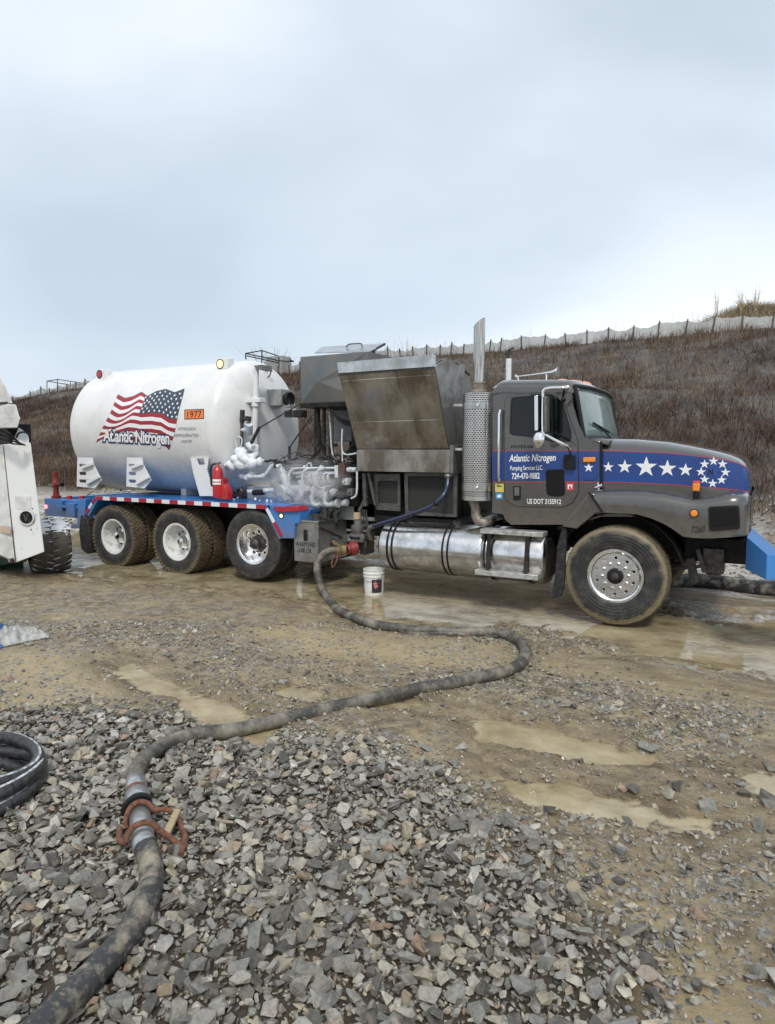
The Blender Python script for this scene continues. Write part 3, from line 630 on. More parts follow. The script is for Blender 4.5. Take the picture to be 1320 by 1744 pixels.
def sidewall_mat(name, z, mud):
    # rubber with a clay film that thickens towards the tread
    m = bpy.data.materials.new(name); m.use_nodes = True; t = m.node_tree; bs = t.nodes['Principled BSDF']
    tc = N(t, 'ShaderNodeTexCoord'); sp = N(t, 'ShaderNodeSeparateXYZ'); L(t, tc.outputs['Object'], sp.inputs[0])
    cx = N(t, 'ShaderNodeCombineXYZ'); L(t, sp.outputs[0], cx.inputs[0]); L(t, sp.outputs[2], cx.inputs[2])
    ln = N(t, 'ShaderNodeVectorMath', operation='LENGTH'); L(t, cx.outputs[0], ln.inputs[0])
    n = N(t, 'ShaderNodeTexNoise'); n.inputs['Scale'].default_value = 7; n.inputs['Detail'].default_value = 8; n.inputs['Roughness'].default_value = .7; L(t, tc.outputs['Object'], n.inputs[0])
    ad = N(t, 'ShaderNodeMath', operation='MULTIPLY_ADD'); L(t, n.outputs[0], ad.inputs[0]); ad.inputs[1].default_value = .16; L(t, ln.outputs['Value'], ad.inputs[2])
    c = ramp(t, ad.outputs[0], [((z-.03+.08), (.020, .020, .021)), (z+.02+.08, mud), (z+.1+.08, (mud[0]*1.2, mud[1]*1.2, mud[2]*1.2))])
    mi = N(t, 'ShaderNodeMix', data_type='RGBA'); L(t, ramp(t, n.outputs[0], [(.45, 0.), (.7, .55)]), mi.inputs[0]); L(t, c, mi.inputs[6]); mi.inputs[7].default_value = (.12, .105, .085, 1)
    L(t, mi.outputs[2], bs.inputs['Base Color']); bs.inputs['Roughness'].default_value = .55
    wv = N(t, 'ShaderNodeTexWave'); wv.wave_type = 'RINGS'; wv.rings_direction = 'Y'; wv.inputs['Scale'].default_value = 9; wv.inputs['Distortion'].default_value = .3; L(t, tc.outputs['Object'], wv.inputs[0])
    bp = N(t, 'ShaderNodeBump'); bp.inputs['Strength'].default_value = .22; bp.inputs['Distance'].default_value = .01; L(t, wv.outputs[1], bp.inputs['Height']); L(t, bp.outputs[0], bs.inputs['Normal'])
    return m
sw_front = sidewall_mat('front sidewall', .505, (.22, .175, .105)); sw_rear = sidewall_mat('rear sidewall', .47, (.085, .072, .055)); sw_dark = sidewall_mat('tag sidewall', .49, (.05, .045, .04))
def local_part(mb, name, m, parent, loc, smooth=True, bevel=0):
    o = mb.build(name, m, None, smooth=smooth, bevel=bevel); attach(o, parent); o.location = loc; return o
def ring_disc(name, m, parent, loc, r0, r1, holes, y0, y1, extra=None):
    o = plate(name, m, None, circ(0, 0, r1, 48), holes + ([circ(0, 0, r0, 32)] if r0 else []), y0, y1); attach(o, parent); o.location = loc; return o
def wheel(x, z, r, wd, kind, far=False):
    s = -1 if far else 1; yo = YF if far else YN          # outer face
    yc = yo + s*wd/2
    w_ = MB(); R0 = .285
    c = Vector((x, yc, z)); rim_m = {'steel': rimwhite, 'alloy': alurim, 'front': alurim}[kind]
    ho = wd/2
    # barrel: lips, well and bead seats
    if kind == 'front': prof = [(R0-.012, ho*.86), (R0+.018, ho*.86), (R0+.022, ho*.78), (R0, ho*.5), (R0-.03, 0), (R0, -ho*.5), (R0+.022, -ho*.80), (R0+.020, -ho*.90), (R0-.004, -ho*.90), (R0-.022, -ho*.82), (R0-.028, -ho*.66), (R0-.035, -ho*.60)]
    else: prof = [(R0-.012, ho*.86), (R0+.018, ho*.86), (R0+.022, ho*.78), (R0, ho*.5), (R0-.03, 0), (R0, -ho*.5), (R0+.022, -ho*.80), (R0+.020, -ho*.92), (R0-.002, -ho*.92), (R0-.020, -ho*.84), (R0-.030, -ho*.35), (R0-.045, ho*.0), (R0-.06, ho*.55), (R0-.10, ho*.8)]
    w_.lathe((0, 0, 0), [(a, b_*s) for a, b_ in prof], 'Y', 48)
    rim = w_.build('wheel', rim_m, None, smooth=True); attach(rim, T); rim.location = c
    def sub(mb, name, m, off=(0, 0, 0), sm=True):
        o = mb.build(name, m, None, smooth=sm, angle=40); o.parent = rim; o.location = off; return o
    if kind == 'front':
        d = plate('rim_disc', alurim, None, circ(0, 0, .255, 48), [circ(.205*math.cos(2*math.pi*(k+.5)/10), .205*math.sin(2*math.pi*(k+.5)/10), .0165, 14) for k in range(10)] + [circ(0, 0, .085, 28)], -.02, .0, bevel=.004)
        d.parent = rim; d.location = (0, -s*ho*.66, 0)
        sub(MB().lathe((0, 0, 0), [(.09, 0), (.09, -.03), (.083, -.045), (.06, -.052), (.0, -.052)], 'Y', 32), 'hub', rubblk, (0, -s*ho*.70, 0))
        sub(MB().lathe((0, 0, 0), [(.045, 0), (.045, -.012), (.03, -.02), (0, -.02)], 'Y', 20), 'hub_cap', dkmetal, (0, -s*ho*.70-s*.052, 0))
        nut = None
        for k in range(10):
            a = 2*math.pi*k/10 + .1
            if nut is None: nut = sub(MB().lathe((0, 0, 0), [(.021, 0), (.021, -.02), (.014, -.036), (0, -.038)], 'Y', 8), 'lug_nut', chrome); o = nut
            else: o = nut.copy(); COL.objects.link(o)
            o.location = (.142*math.cos(a), -s*ho*.70, .142*math.sin(a))
    else:
        n = 10 if kind == 'alloy' else 2; rr = .178; hr = .026 if kind == 'alloy' else .03
        hs = [circ(rr*math.cos(2*math.pi*(k+.5)/n - (0 if n > 2 else 2.3)), rr*math.sin(2*math.pi*(k+.5)/n - (0 if n > 2 else 2.3)), hr, 14) for k in range(n)]
        dy = (ho*.30 if kind == 'alloy' else ho*.60) * s
        d = plate('rim_disc', rim_m, None, circ(0, 0, .262, 48), hs + [circ(0, 0, .07, 24)], -.012, .0); d.parent = rim; d.location = (0, dy, 0)
        hm = chrome if kind == 'steel' else dkmetal
        sub(MB().lathe((0, 0, 0), [(.135, .0), (.13, -.03), (.085, -.05), (.08, -.10 if kind == 'steel' else -.13), (.068, -.14), (.04, -.155), (0, -.16)], 'Y', 32), 'hub', hm, (0, dy, 0))
        nut = None
        for k in range(10):
            a = 2*math.pi*k/10
            if nut is None: nut = sub(MB().lathe((0, 0, 0), [(.018, 0), (.018, -.022), (.010, -.034), (0, -.034)], 'Y', 8), 'lug_nut', greymet if kind == 'steel' else chrome); o = nut
            else: o = nut.copy(); COL.objects.link(o)
            o.location = (.112*math.cos(a)*1.36 if kind != 'alloy' else .112*math.cos(a)*1.3, dy-.004*s, .15*math.sin(a))
    tb = tyre_mb(r, wd, R0+.012)
    if kind == 'steel': lugs(tb, r, wd)
    sw = {'front': sw_front, 'steel': sw_rear, 'alloy': sw_dark}[kind]
    ty = tb.build('tyre', [sw, treadm if kind != 'alloy' else rubber], None, smooth=True, angle=30); ty.parent = rim
    if kind != 'front':
        t2 = ty.copy(); COL.objects.link(t2); t2.parent = rim; t2.location = (0, s*(wd+.05), 0)
        sub(MB().lathe((0, 0, 0), [(R0+.02, -ho), (R0-.02, 0), (R0-.04, ho*.6), (.1, ho*.6)], 'Y', 32), 'inner_rim', rim_m, (0, s*(wd+.05), 0))
    return rim
for far in (False, True):
    wheel(-10.21, .465, .528, .275, 'steel', far); wheel(-8.71, .475, .528, .275, 'steel', far)
    wheel(-7.14, .545, .533, .275, 'alloy', far); wheel(-1.93, .548, .560, .36, 'front', far)
# ---- frame, axles
b = MB()
for y in (YM-.43, YM+.35): b.box(-11.2, -.75, y, y+.08, .72, 1.0)
for x in (-10.6, -9.5, -8, -6.5, -5, -3.4, -2.3, -1.1): b.box(x-.05, x+.05, YM-.35, YM+.35, .76, .96)
b.build('chassis_frame', black, T, bevel=.006)
for x, z in ((-10.21, .465), (-8.71, .475), (-7.14, .545), (-1.93, .548)):
    b = MB(); b.cyl((x, YN+.2, z), (x, YF-.2, z), .07, 14)
    if x < -8: b.ball((x, YM, z), .24, 14, 9, (1, .8, 1))
    b.build('axle', black, T, smooth=True)
for x in (-10.21, -8.71, -7.14, -1.93):
    for y in (YM-.55, YM+.45):
        b = MB()
        for k in range(5): b.hexa([(x-.62+.07*k, y, .62+.035*(4-k)*0+.03*k), (x+.62-.07*k, y, .62+.03*k), (x+.62-.07*k, y+.09, .62+.03*k), (x-.62+.07*k, y+.09, .62+.03*k), (x-.62+.07*k, y, .64+.03*k), (x+.62-.07*k, y, .64+.03*k), (x+.62-.07*k, y+.09, .64+.03*k), (x-.62+.07*k, y+.09, .64+.03*k)])
        b.build('leaf_spring', black, T)
b = MB(); b.cyl((-8.5, YM, .60), (-3.6, YM, .74), .06, 14); b.build('drive_shaft', black, T, smooth=True)
# front end below the hood: steering box, tow frame, shock, horn-like lumps
b = MB(); b.box(X_(1165, 930, 8.5), X_(1272, 930, 8.5), 8.55, 10.2, Z_(1200, 958, 8.5), Z_(1200, 916, 8.5)); b.build('front_crossmember', black, T, bevel=.01)
b = MB(); b.box(X_(1196, 940, 8.4), X_(1234, 940, 8.4), 8.45, 8.75, Z_(1210, 978, 8.4), Z_(1210, 935, 8.4)); b.cyl(P(1215, 978, 8.55), P(1218, 945, 8.55), .08); b.build('steering_gear', dkmetal, T, bevel=.008)
b = MB(); b.bar(P(1188, 935, 8.4), P(1200, 975, 8.4), .05, .02); b.bar(P(1176, 950, 8.5), P(1183, 992, 8.5), .09, .05); b.build('spring_hanger', dkmetal, T, bevel=.006)
b = MB(); b.tube(smoothpath([P(1140, 968, 8.5), P(1180, 966, 8.5), P(1215, 960, 8.5)]), .02); b.build('tie_rod', dkmetal, T, smooth=True)
b = MB(); b.box(-3.1, -1.0, 8.75, 9.95, .75, 1.5); b.build('engine_block', black, T, bevel=.03)
b = MB(); n_ = 14
for i in range(n_):   # inner wing liner over the front tyre
    pass
rows = []
for i in range(15):
    a = math.pi * (i/14) * .86 + .22
    rows.append([(-1.93 + .70*math.cos(a), 8.2, .55 + .70*math.sin(a)), (-1.93 + .70*math.cos(a), 8.78, .55 + .70*math.sin(a))])
b.grid(rows); b.build('wheel_arch_liner', black, T, smooth=True, solid=.01)
# ---- hood
HY = 8.33
hst = [(1025, 747.5, 768, 880), (1076, 748, 770, 880), (1132, 752.7, 772, 880), (1160, 757, 775, 880), (1192.7, 762.4, 778, 900), (1220, 767.5, 782, 912), (1243, 773, 786, 912), (1258, 778.5, 790, 912), (1268, 785, 795, 912), (1273.5, 793, 803, 912), (1276, 806, 815, 912), (1277.5, 840, 850, 912)]
rows = []
for i, (px, pt, ps, pb) in enumerate(hst):
    x = X_(px, 800, HY); inset = [0, 0, 0, 0, 0, .005, .015, .03, .055, .085, .12, .16][i]
    x = x if i < 8 else x - 0.0
    ratio = 1
    zc = P(px, pt, YM)[2]; zs = Z_(px, ps, HY); zb = Z_(px, pb, HY)
    if zc < zs + .03: zc = zs + .03
    ya = HY + inset; yb = 2*YM - HY - inset
    row = [(x, ya, zb), (x, ya, (zb+zs)/2), (x, ya, zs-.03)]
    for k in range(1, 8):
        t = k/8*math.pi/2; row.append((x, ya + .34*(1-math.cos(t)), zs - .03 + (zc - zs + .03)*.94*math.sin(t)))
    for k in range(0, 9):
        q = k/8; yy = ya + .34 + (yb-ya-.68)*q; row.append((x, yy, zs-.03 + (zc-zs+.03)*(.94 + .06*math.sin(math.pi*q))))
    row += [(p[0], 2*YM - p[1], p[2]) for p in row[9:0:-1]] + [(x, yb, zb)]
    rows.append(row)
b = MB(); b.grid(rows); n0 = len(rows[0])
last = rows[-1]; cx = last[0][0]
b.add(last, [tuple(range(n0))])
b.build('hood', grey, T, smooth=True, angle=50)
b = MB(); xg = X_(1277.5, 850, HY); b.box(xg+.002, xg+.008, 8.72, 9.98, 1.02, 1.45); gr_ = b.build('grille', dkmetal, T, bevel=.004)
for k in range(9):
    b = MB(); b.box(xg+.008, xg+.014, 8.76, 9.94, 1.05+k*.043, 1.066+k*.043); b.build('grille_bar', chrome, gr_)
# ---- fender
fs = [(1010, 833, 846, 872), (1027, 832, 849, 873), (1060, 832.5, 850, 874.5), (1085, 833, 851, 876), (1110, 835, 853, 883), (1133, 838, 855.5, 893), (1150, 841, 857.5, 903), (1165, 844, 859, 914), (1180, 846, 861, 916), (1198, 846, 861, 917), (1215, 843, 858, 917), (1240, 838, 852, 915.5), (1258, 838, 851, 914), (1270, 842, 853, 913), (1277, 850, 857, 912.5)]
for sgn in (1, -1):
    rows = []
    for i, (px, pi_, ps, pb) in enumerate(fs):
        yo = YN - .02 + (0 if i < 12 else [.02, .07, .16][i-12]); x = X_(px, 870, yo)
        zi, zs, zb = Z_(px, pi_, 8.3), Z_(px, ps, yo), Z_(px, pb, yo); zi = max(zi, zs+.02)
        row = [(x, 8.42, zi+.02), (x, 8.33, zi+.012)]
        for k in range(5):
            t = k/4*math.pi/2; row.append((x, yo + .10*(1-math.sin(t)), zs-.05 + (zi-.01-zs+.05)*math.cos(t)))
        row += [(x, yo, (zs+zb)/2), (x, yo, zb), (x, yo+.05, zb-.004), (x, yo+.05, zb+.03)]
        if sgn < 0: row = [(p[0], 2*YM-p[1], p[2]) for p in row]
        rows.append(row)
    b = MB(); b.grid(rows)
    b.add([rows[-1][k] for k in range(len(rows[-1]))] + [(rows[-1][0][0], rows[-1][0][1], rows[-1][-3][2])], [tuple(range(len(rows[-1])-2)) + (len(rows[-1]),)])
    b.build('fender', grey, T, smooth=True, angle=40)
fen = [o for o in bpy.data.objects if o.name == 'fender'][0]
b = MB(); pl = pxpoly([(1004, 838), (1013, 841), (1024, 871), (1012, 876), (982, 901), (957, 897)], YN-.01); b.prism(pl, YN-.01, YN+.26); b.build('fender_flap', grey, T, bevel=.012)
b = MB(); b.bar(P(1003, 838, 8.07), P(1026, 873, 8.07), .02, .02); b.build('fender_seam', black, T)
b = MB(); hl = rounded(pxpoly([(1206, 863), (1259, 860.5), (1261, 901), (1208, 905)], 8.07), .03); b.prism(hl, 8.062, 8.10); b.build('headlight_bezel', rubblk, T, bevel=.003)
b = MB(); hl = rounded(pxpoly([(1210, 867), (1255, 865), (1257, 894), (1211, 898)], 8.06), .03); b.prism(hl, 8.057, 8.062); b.build('headlight', lens, T)
b = MB(); b.lathe(P(1182, 874.5, 8.055), [(.0, -.012), (.03, -.008), (.036, .0), (.036, .03)], 'Y', 20); b.build('side_marker_light', amber, T, smooth=True)
b = MB(); b.lathe(P(1182, 874.5, 8.06), [(.036, -.001), (.045, -.001), (.045, .02)], 'Y', 20); b.build('marker_ring', rubblk, T, smooth=True)
b = MB(); c = Vector(P(1186, 828, 8.2)); b.box(c.x-.035, c.x+.035, c.y-.03, c.y+.03, c.z-.055, c.z+.055); ml = b.build('turn_signal', amber, T, bevel=.012)
b = MB(); b.cyl(c+Vector((0, 0, -.12)), c+Vector((0, 0, -.05)), .03); b.build('signal_stalk', rubblk, T, smooth=True)
b = MB(); b.box(c.x-.037, c.x+.037, c.y-.032, c.y+.032, c.z+.03, c.z+.056); b.build('signal_cap', pink, ml, bevel=.01)
lettering('number_lettering', '7260', ink, T, onplane((1177, 907.5), (1201, 906.5), (1177, 896.5), (1201, 895.5), 8.072), shear=.25)
# hood band and pinstripes (film on the hood side)
def strip(name, m, top, bot, Y, thick=.002, parent=T):
    b = MB(); rows = [[P(a[0], a[1], Y) for a in top], [P(a[0], a[1], Y) for a in bot]]; b.grid(rows); return b.build(name, m, parent)
bt = [(1025, 768.5), (1060, 769.5), (1132, 772), (1165, 775), (1192.7, 778), (1220, 781.5), (1235, 784), (1258, 790), (1270, 796), (1276.5, 806)]; bb = [(1025, 820), (1060, 820.8), (1101.8, 822.4), (1150, 825), (1180.6, 827.6), (1205, 829.5), (1223, 830.6), (1250, 833.5), (1268, 836), (1276.5, 838)]
def hood_in(px): return float(np.interp(px, [s[0] for s in hst], [0, 0, 0, 0, 0, .005, .015, .03, .055, .085, .12, .16]))
def hp(px, py, off): # a point on the flank of the hood
    Y = HY + hood_in(px) - off; Y2 = HY - off; x = X_(px, 800, HY); p = P(px, py, Y2); return (p[0], Y, p[2])
b = MB(); b.grid([[hp(a, c_, .004) for a, c_ in bt], [hp(float(np.interp((i+.5)/2, [0, len(bt)], [a, a])) if False else a, (c_+d_)/2, .004) for i, ((a, c_), (q, d_)) in enumerate(zip(bt, bb))], [hp(a, c_, .004) for a, c_ in bb]]); band = b.build('hood_band', navy, T, smooth=True)
for ln, dy in ((bt, -1.), (bb, 1.)):
    b = MB(); b.grid([[hp(a, c_+dy*.2, .005) for a, c_ in ln], [hp(a, c_+dy*1.6, .005) for a, c_ in ln]]); b.build('pinstripe', pinline, T)
def star(px, py, rp, m=inkw, Y=HY-.008, parent=None, rot=0, k=.39):
    x, _, z = hp(px, py, .008) if px > 1022 else P(px, py, Y); s = rp/135.; yy = hp(px, py, .008)[1] if px > 1022 else Y
    b = MB(); pts = star_pts(x, z, s, rot, k); b.add([(a, yy, c_) for a, c_ in pts] + [(x, yy, z)], [(i, (i+1) % 10, 10) for i in range(10)])
    return b.build('star', m, parent or T)
for px, py, r_ in ((1036, 795.5, 8.5), (1064, 795, 11), (1100.5, 795.5, 16), (1136.5, 798, 13), (1167.5, 800.5, 10)): star(px, py, r_, parent=band)
for px, py in ((1215.3, 785.5), (1230.5, 790.5), (1235.5, 804.5), (1229, 817.5), (1213.8, 823.5), (1200, 816.5), (1194, 803.5), (1200, 790.5)): star(px, py, 6.8, parent=band)
em = mat('emblem blue', (.02, .07, .30), .5)
star(1214.5, 803, 13, em, parent=band); 
x_, y_, z_ = hp(1211, 803, .010)
def fN(s, t): p = hp(1207+s*7, 808.5-t*10, .011); return Vector(p)
lettering('emblem_lettering', 'N', ink, band, fN, offset=.03)
# ---- cab
CY = 8.30; CT = .05
side_out = pxpoly([(838.5, 670), (850, 668.5), (963, 664), (974, 668), (976, 690), (983, 716), (996, 745), (1010, 752), (1024, 757), (1024, 880), (1005, 886), (962, 893.5), (870, 893.5), (860, 884), (857, 876), (838.5, 873)], CY)
win_px = [(871, 677), (940, 671), (958, 684), (973, 733), (974, 752.5), (941, 752.5), (905, 745), (868.5, 741)]
win = rounded(pxpoly(win_px, CY), .05)
cab = MB().box(X_(839, 700, CY), X_(1000, 700, CY), 8.42, 10.3, .95, 1.9)
floor_ = MB().box(X_(840, 880, CY)+.03, X_(1010, 880, CY), CY+.06, 10.34, 1.10, 1.2).build('cab_floor', black, T)
sp_ = plate('cab_side', grey, T, side_out, [win], CY, CY+CT, bevel=.012)
plate('cab_side', grey, T, side_out, [win], 10.35, 10.40, bevel=.012)
# door skin: a second sheet 7 mm proud with its own window cut-out
door_px = [(860, 684), (866, 675.5), (878, 672.5), (944, 668.5), (957, 676), (978, 735), (984, 752), (985, 838), (975, 856), (958, 863.5), (880, 862), (864, 854), (859.5, 842)]
door = plate('door', grey, T, rounded(pxpoly(door_px, CY-.008), .03), [rounded(pxpoly([(869.5, 676), (941, 670.5), (959.5, 683), (974.5, 733), (975.5, 754), (941, 754), (905, 746.5), (867.5, 742.5)], CY-.008), .05)], CY-.012, CY-.001, bevel=.003)
b = MB(); dl = rounded(pxpoly(door_px, CY-.006), .03); b.tube([(p[0], CY-.006, p[1]) for p in dl + dl[:1]], .0055, 6); b.build('door_seam', rubblk, door)
g = MB(); gl = rounded(pxpoly(win_px, CY+.02), .05); g.prism(gl, CY+.018, CY+.024); g.build('side_window', glass, T)
g = MB(); g.prism(rounded(pxpoly(win_px, CY+.02), .05), 10.37, 10.376); g.build('side_window', glass, T)
b = MB(); b.bar(P(939, 672, CY+.01), P(941, 753, CY+.01), .022, .02); b.build('window_divider', rubblk, door)
b = MB(); b.grid([[P(860, 741.5, CY-.014), P(905, 745.5, CY-.014), P(941, 754, CY-.014), P(984, 755, CY-.014)], [P(860, 743, CY-.014), P(905, 747, CY-.014), P(941, 755.5, CY-.014), P(984, 756.5, CY-.014)]]); b.build('belt_highlight', greymet, door)  # thin lighter strip painted as the highlight along the door's belt line
# rear wall, roof, pillars
x0 = X_(838.5, 700, CY); x1 = X_(985, 655, CY)
b = MB(); b.box(x0, x0+.05, CY+CT, 10.35, Z_(840, 873, CY), Z_(840, 672, CY)); b.build('cab_rear_wall', grey, T, bevel=.01)
ztop = P(900, 650, 8.6)[2]; zr = Z_(900, 667, CY)
rows = []
for px, dz in ((837, -.06), (838.5, -.02), (843, .0), (850, .018), (865, .022), (900, .022), (950, .022), (966, .015), (974, -.0), (979, -.03), (981, -.05)):
    x = X_(px, 665, CY); row = []
    ins = .0 if px < 966 else (px-966)/15*.05
    zb = Z_(min(px, 975), 670 if px < 850 else 667, CY) if px < 975 else Z_(975, 667, CY)
    prof = [(-.015+ins, -.012), (-.018+ins, .03), (.0+ins, .07), (.05+ins, .105), (.16, .13), (.4, .145), (.8, .152), (1.05, .154)]
    for y, z in prof: row.append((x, CY + y, zb + max(-.012, z + dz if z > 0 else z)))
    row += [(p[0], 2*YM - p[1], p[2]) for p in row[-2::-1]]
    rows.append(row)
b = MB(); b.grid(rows); b.add(rows[0], [tuple(range(len(rows[0])))]); b.add(rows[-1], [tuple(range(len(rows[-1])))]); roof = b.build('roof', grey, T, smooth=True, angle=45)
# windscreen: curved pane that wraps to the near pillar
def wsp(s, t, off=0.):   # s across -1..1, t up 0..1
    Y = YM + s*(YM-CY-.03); xb = X_(993, 745, CY); xt = X_(977, 662, CY); zb = Z_(993, 748, CY)-.0; zt = Z_(977, 657, CY)
    bow = (1 - abs(s)**2.4)
    x = xb*(1-t) + xt*t + bow*(.13*(1-t)+.06*t) ; return (x + off, Y, zb*(1-t)+zt*t + bow*.02)
b = MB(); b.grid([[wsp(-1+2*i/16, .03+.94*j/6) for i in range(17)] for j in range(7)]); ws = b.build('windscreen', wglass, T, smooth=True, solid=.006)
b = MB()
pth = [wsp(-1+2*i/16, 0, .008) for i in range(17)] + [wsp(1, j/6, .008) for j in range(1, 7)] + [wsp(1-2*i/16, 1, .008) for i in range(1, 17)] + [wsp(-1, 1-j/6, .008) for j in range(1, 7)]
b.tube(pth, .026, 8); b.build('windscreen_gasket', rubblk, ws, smooth=True)
b = MB(); b.tube([P(1040, 752, 9.0), wsp(-.35, .02, .05), wsp(-.55, .22, .035), ], .009, 6); b.bar(wsp(-.75, .30, .03), wsp(-.25, .12, .03), .02, .02); b.build('wiper', rubblk, ws)
# cowl between pane and hood, interior
b = MB(); rows = []
for j, t in enumerate((0, 1)):
    rows.append([((wsp(-1+2*i/16, 0)[0]+.0) if t == 0 else X_(1030, 750, CY)+.04, YM+(-1+2*i/16)*(YM-CY-.01), (wsp(-1+2*i/16, 0)[2]+.005) if t == 0 else P(1030, 750, YM)[2] - (.06 if i in (0, 16) else .01)) for i in range(17)])
b.grid(rows); b.build('cowl', grey, T, smooth=True, solid=.02)
b = MB(); b.box(X_(960, 750, CY), X_(1000, 750, CY), CY+.1, 10.3, 1.55, Z_(990, 748, CY)-.03); b.build('dashboard', seatm, T, bevel=.03)
for y in (8.55, 9.6):
    b = MB(); xs_ = X_(868, 750, CY)+.05; b.box(xs_, xs_+.14, y, y+.55, 1.5, 2.25); b.box(xs_, xs_+.55, y, y+.55, 1.45, 1.6); b.build('seat', seatm, T, bevel=.04)
b = MB(); c = Vector((X_(945, 740, CY)+.02, 8.83, 1.86)); pts = [c + Vector((.10*math.cos(2*math.pi*k/24)*.6, .23*math.sin(2*math.pi*k/24), .20*math.cos(2*math.pi*k/24))) for k in range(25)]; b.tube(pts, .014, 6); b.build('steering_wheel', rubblk, T, smooth=True)
# band on the cab and lettering
def cabfilm(name, m, pts, Y): return plate(name, m, T, pxpoly(pts, Y), [], Y-.001, Y)
cb1 = cabfilm('cab_band', navy, [(839.5, 769.5), (859, 769.5), (859, 818.5), (839.5, 819.5)], CY-.003)
cb2 = cabfilm('door_band', navy, [(861, 769), (983.5, 768.5), (983.5, 819), (861, 818.5)], CY-.0155)
cb3 = cabfilm('cowl_band', navy, [(986, 768.5), (1023, 768.3), (1023, 819.8), (986, 819.2)], CY-.003)
for a, c_, Y in ((840, 859, CY-.004), (861, 983.5, CY-.017), (986, 1023, CY-.004)):
    for yy in (767, 820.2):
        b = MB(); b.grid([[P(a, yy, Y), P(c_, yy, Y)], [P(a, yy+1.2, Y), P(c_, yy+1.2, Y)]]); b.build('pinstripe', pinline, T)
star(1002.5, 796.5, 7.8, Y=CY-.006, parent=cb3)
YL = CY - .019
lettering('door_lettering', 'Atlantic Nitrogen', inkw, T, onplane((867.5, 790), (946.5, 788.5), (867.5, 774.5), (946.5, 773), YL), offset=.022, shear=.18)
lettering('door_lettering', 'Pumping Services LLC.', inkw, T, onplane((869, 803.5), (924.5, 802.5), (869, 793.5), (924.5, 792.5), YL), offset=.012)
lettering('door_lettering', '724-470-9882', inkw, T, onplane((872, 815.8), (919, 815), (872, 806), (919, 805.2), YL), offset=.025)
lettering('door_lettering', 'US DOT 3155912', inkw, T, onplane((898, 857.8), (955.5, 858.6), (898, 849.5), (955.5, 850.3), YL), offset=.02)
lettering('badge_lettering', 'PAYSTAR', ink, T, onplane((870.5, 763), (908, 763), (870.5, 758.5), (908, 758.5), YL), offset=.02, space=1.1)
# small fittings on the cab
b = MB(); b.prism(rounded(pxpoly([(929, 800), (961, 799), (962, 844), (950, 846), (931, 843.5)], CY-.02), .04), CY-.024, CY-.010); vw = b.build('lower_door_window', lens, door, bevel=.004)
b = MB(); b.prism(rounded(pxpoly([(874, 828), (886.5, 828), (886.5, 852), (874, 852)], CY-.02), .012), CY-.022, CY-.010); b.build('door_handle_recess', rubblk, door)
b = MB(); b.prism(rounded(pxpoly([(876, 830), (884.5, 830), (884.5, 844.5), (876, 844.5)], CY-.03), .008), CY-.034, CY-.022); b.build('door_handle', greymet, door, bevel=.003)
cabfilm('sticker', pink, [(965, 822), (977, 822), (977, 835), (965, 835)], CY-.016); cabfilm('sticker_mark', inkw, [(967, 825), (975, 825.5), (974.5, 832), (973, 832), (973, 828), (969, 828), (969.5, 833), (967, 832.5)], CY-.018)
cabfilm('sticker', yel, [(843.5, 823), (858, 824), (858, 838.5), (843.5, 838)], CY-.003); cabfilm('sticker', sblue, [(844.5, 839.5), (856, 840), (856, 850), (844.5, 849.5)], CY-.003)
cabfilm('sticker_mark', ink, [(847, 827), (855, 827.5), (855, 829), (847, 828.5)], CY-.006); cabfilm('sticker_mark', inkw, [(847, 843), (853, 842), (854, 846), (850, 848), (847, 847)], CY-.006)
b = MB(); b.prism(rounded(pxpoly([(993, 779), (1014, 778.5), (1014, 787), (993, 787.5)], CY-.02), .012), CY-.03, CY); b.build('turn_signal', amber, T, bevel=.008)
b = MB(); b.prism(pxpoly([(995, 808), (1015, 808), (1015, 818), (995, 818)], CY-.01), CY-.012, CY); b.build('hood_latch', navy, T, bevel=.004)
b = MB(); b.tube([P(852.5, 697, CY-.01), P(852, 699, CY-.06), P(850, 706, CY-.07), P(849, 812, CY-.07), P(850.5, 818, CY-.06), P(850.5, 820, CY-.01)], .015, 10); b.build('grab_handle', chrome, T, smooth=True)
b = MB(); b.prism(rounded(pxpoly([(1021, 752), (1025.5, 752), (1025.5, 832), (1021, 832)], CY-.01), .005), CY-.006, CY+.02); b.build('hood_seam', rubblk, T)
b = MB(); b.cyl(P(1014, 831, CY-.02), P(1026, 826, CY-.02), .02); b.cyl(P(1018, 822, CY-.02), P(1020, 836, CY-.02), .012); b.build('hood_latch', chrome, T, smooth=True)
b = MB(); b.prism(pxpoly([(846, 874), (966, 878), (960, 893), (868, 893), (858, 884)], CY+.03), CY+.03, CY+.5); b.build('cab_sill', black, T, bevel=.01)
# mirror
m_ = MB(); MYc = 8.0; m_.tube(smoothpath([P(966, 663, 8.2), P(962, 660.5, MYc), P(935, 661, MYc), P(926, 666, MYc), P(924.5, 680, MYc), P(924.5, 735, MYc), P(930, 741, MYc), P(960, 757, MYc), P(969, 762, 8.1), P(971.5, 772, 8.2), P(971.5, 777, 8.25)], 6), .019, 10); arm = m_.build('mirror_arm', chrome, T, smooth=True)
b = MB(); b.prism(rounded(pxpoly([(909, 673), (919.5, 672), (920, 734), (910, 735)], MYc), .02), MYc-.04, MYc+.10); b.build('mirror', rubblk, arm, bevel=.015)
b = MB(); b.prism(rounded(pxpoly([(910, 674), (916, 673.5), (916.5, 733), (910.5, 734)], MYc-.045), .015), MYc-.05, MYc-.041); b.build('mirror_back', chrome, arm, bevel=.004)
b = MB(); b.prism(rounded(pxpoly([(927, 675), (932, 675), (932, 736), (928, 736)], MYc), .01), MYc-.03, MYc+.1); b.build('mirror_frame', greymet, arm, bevel=.01)
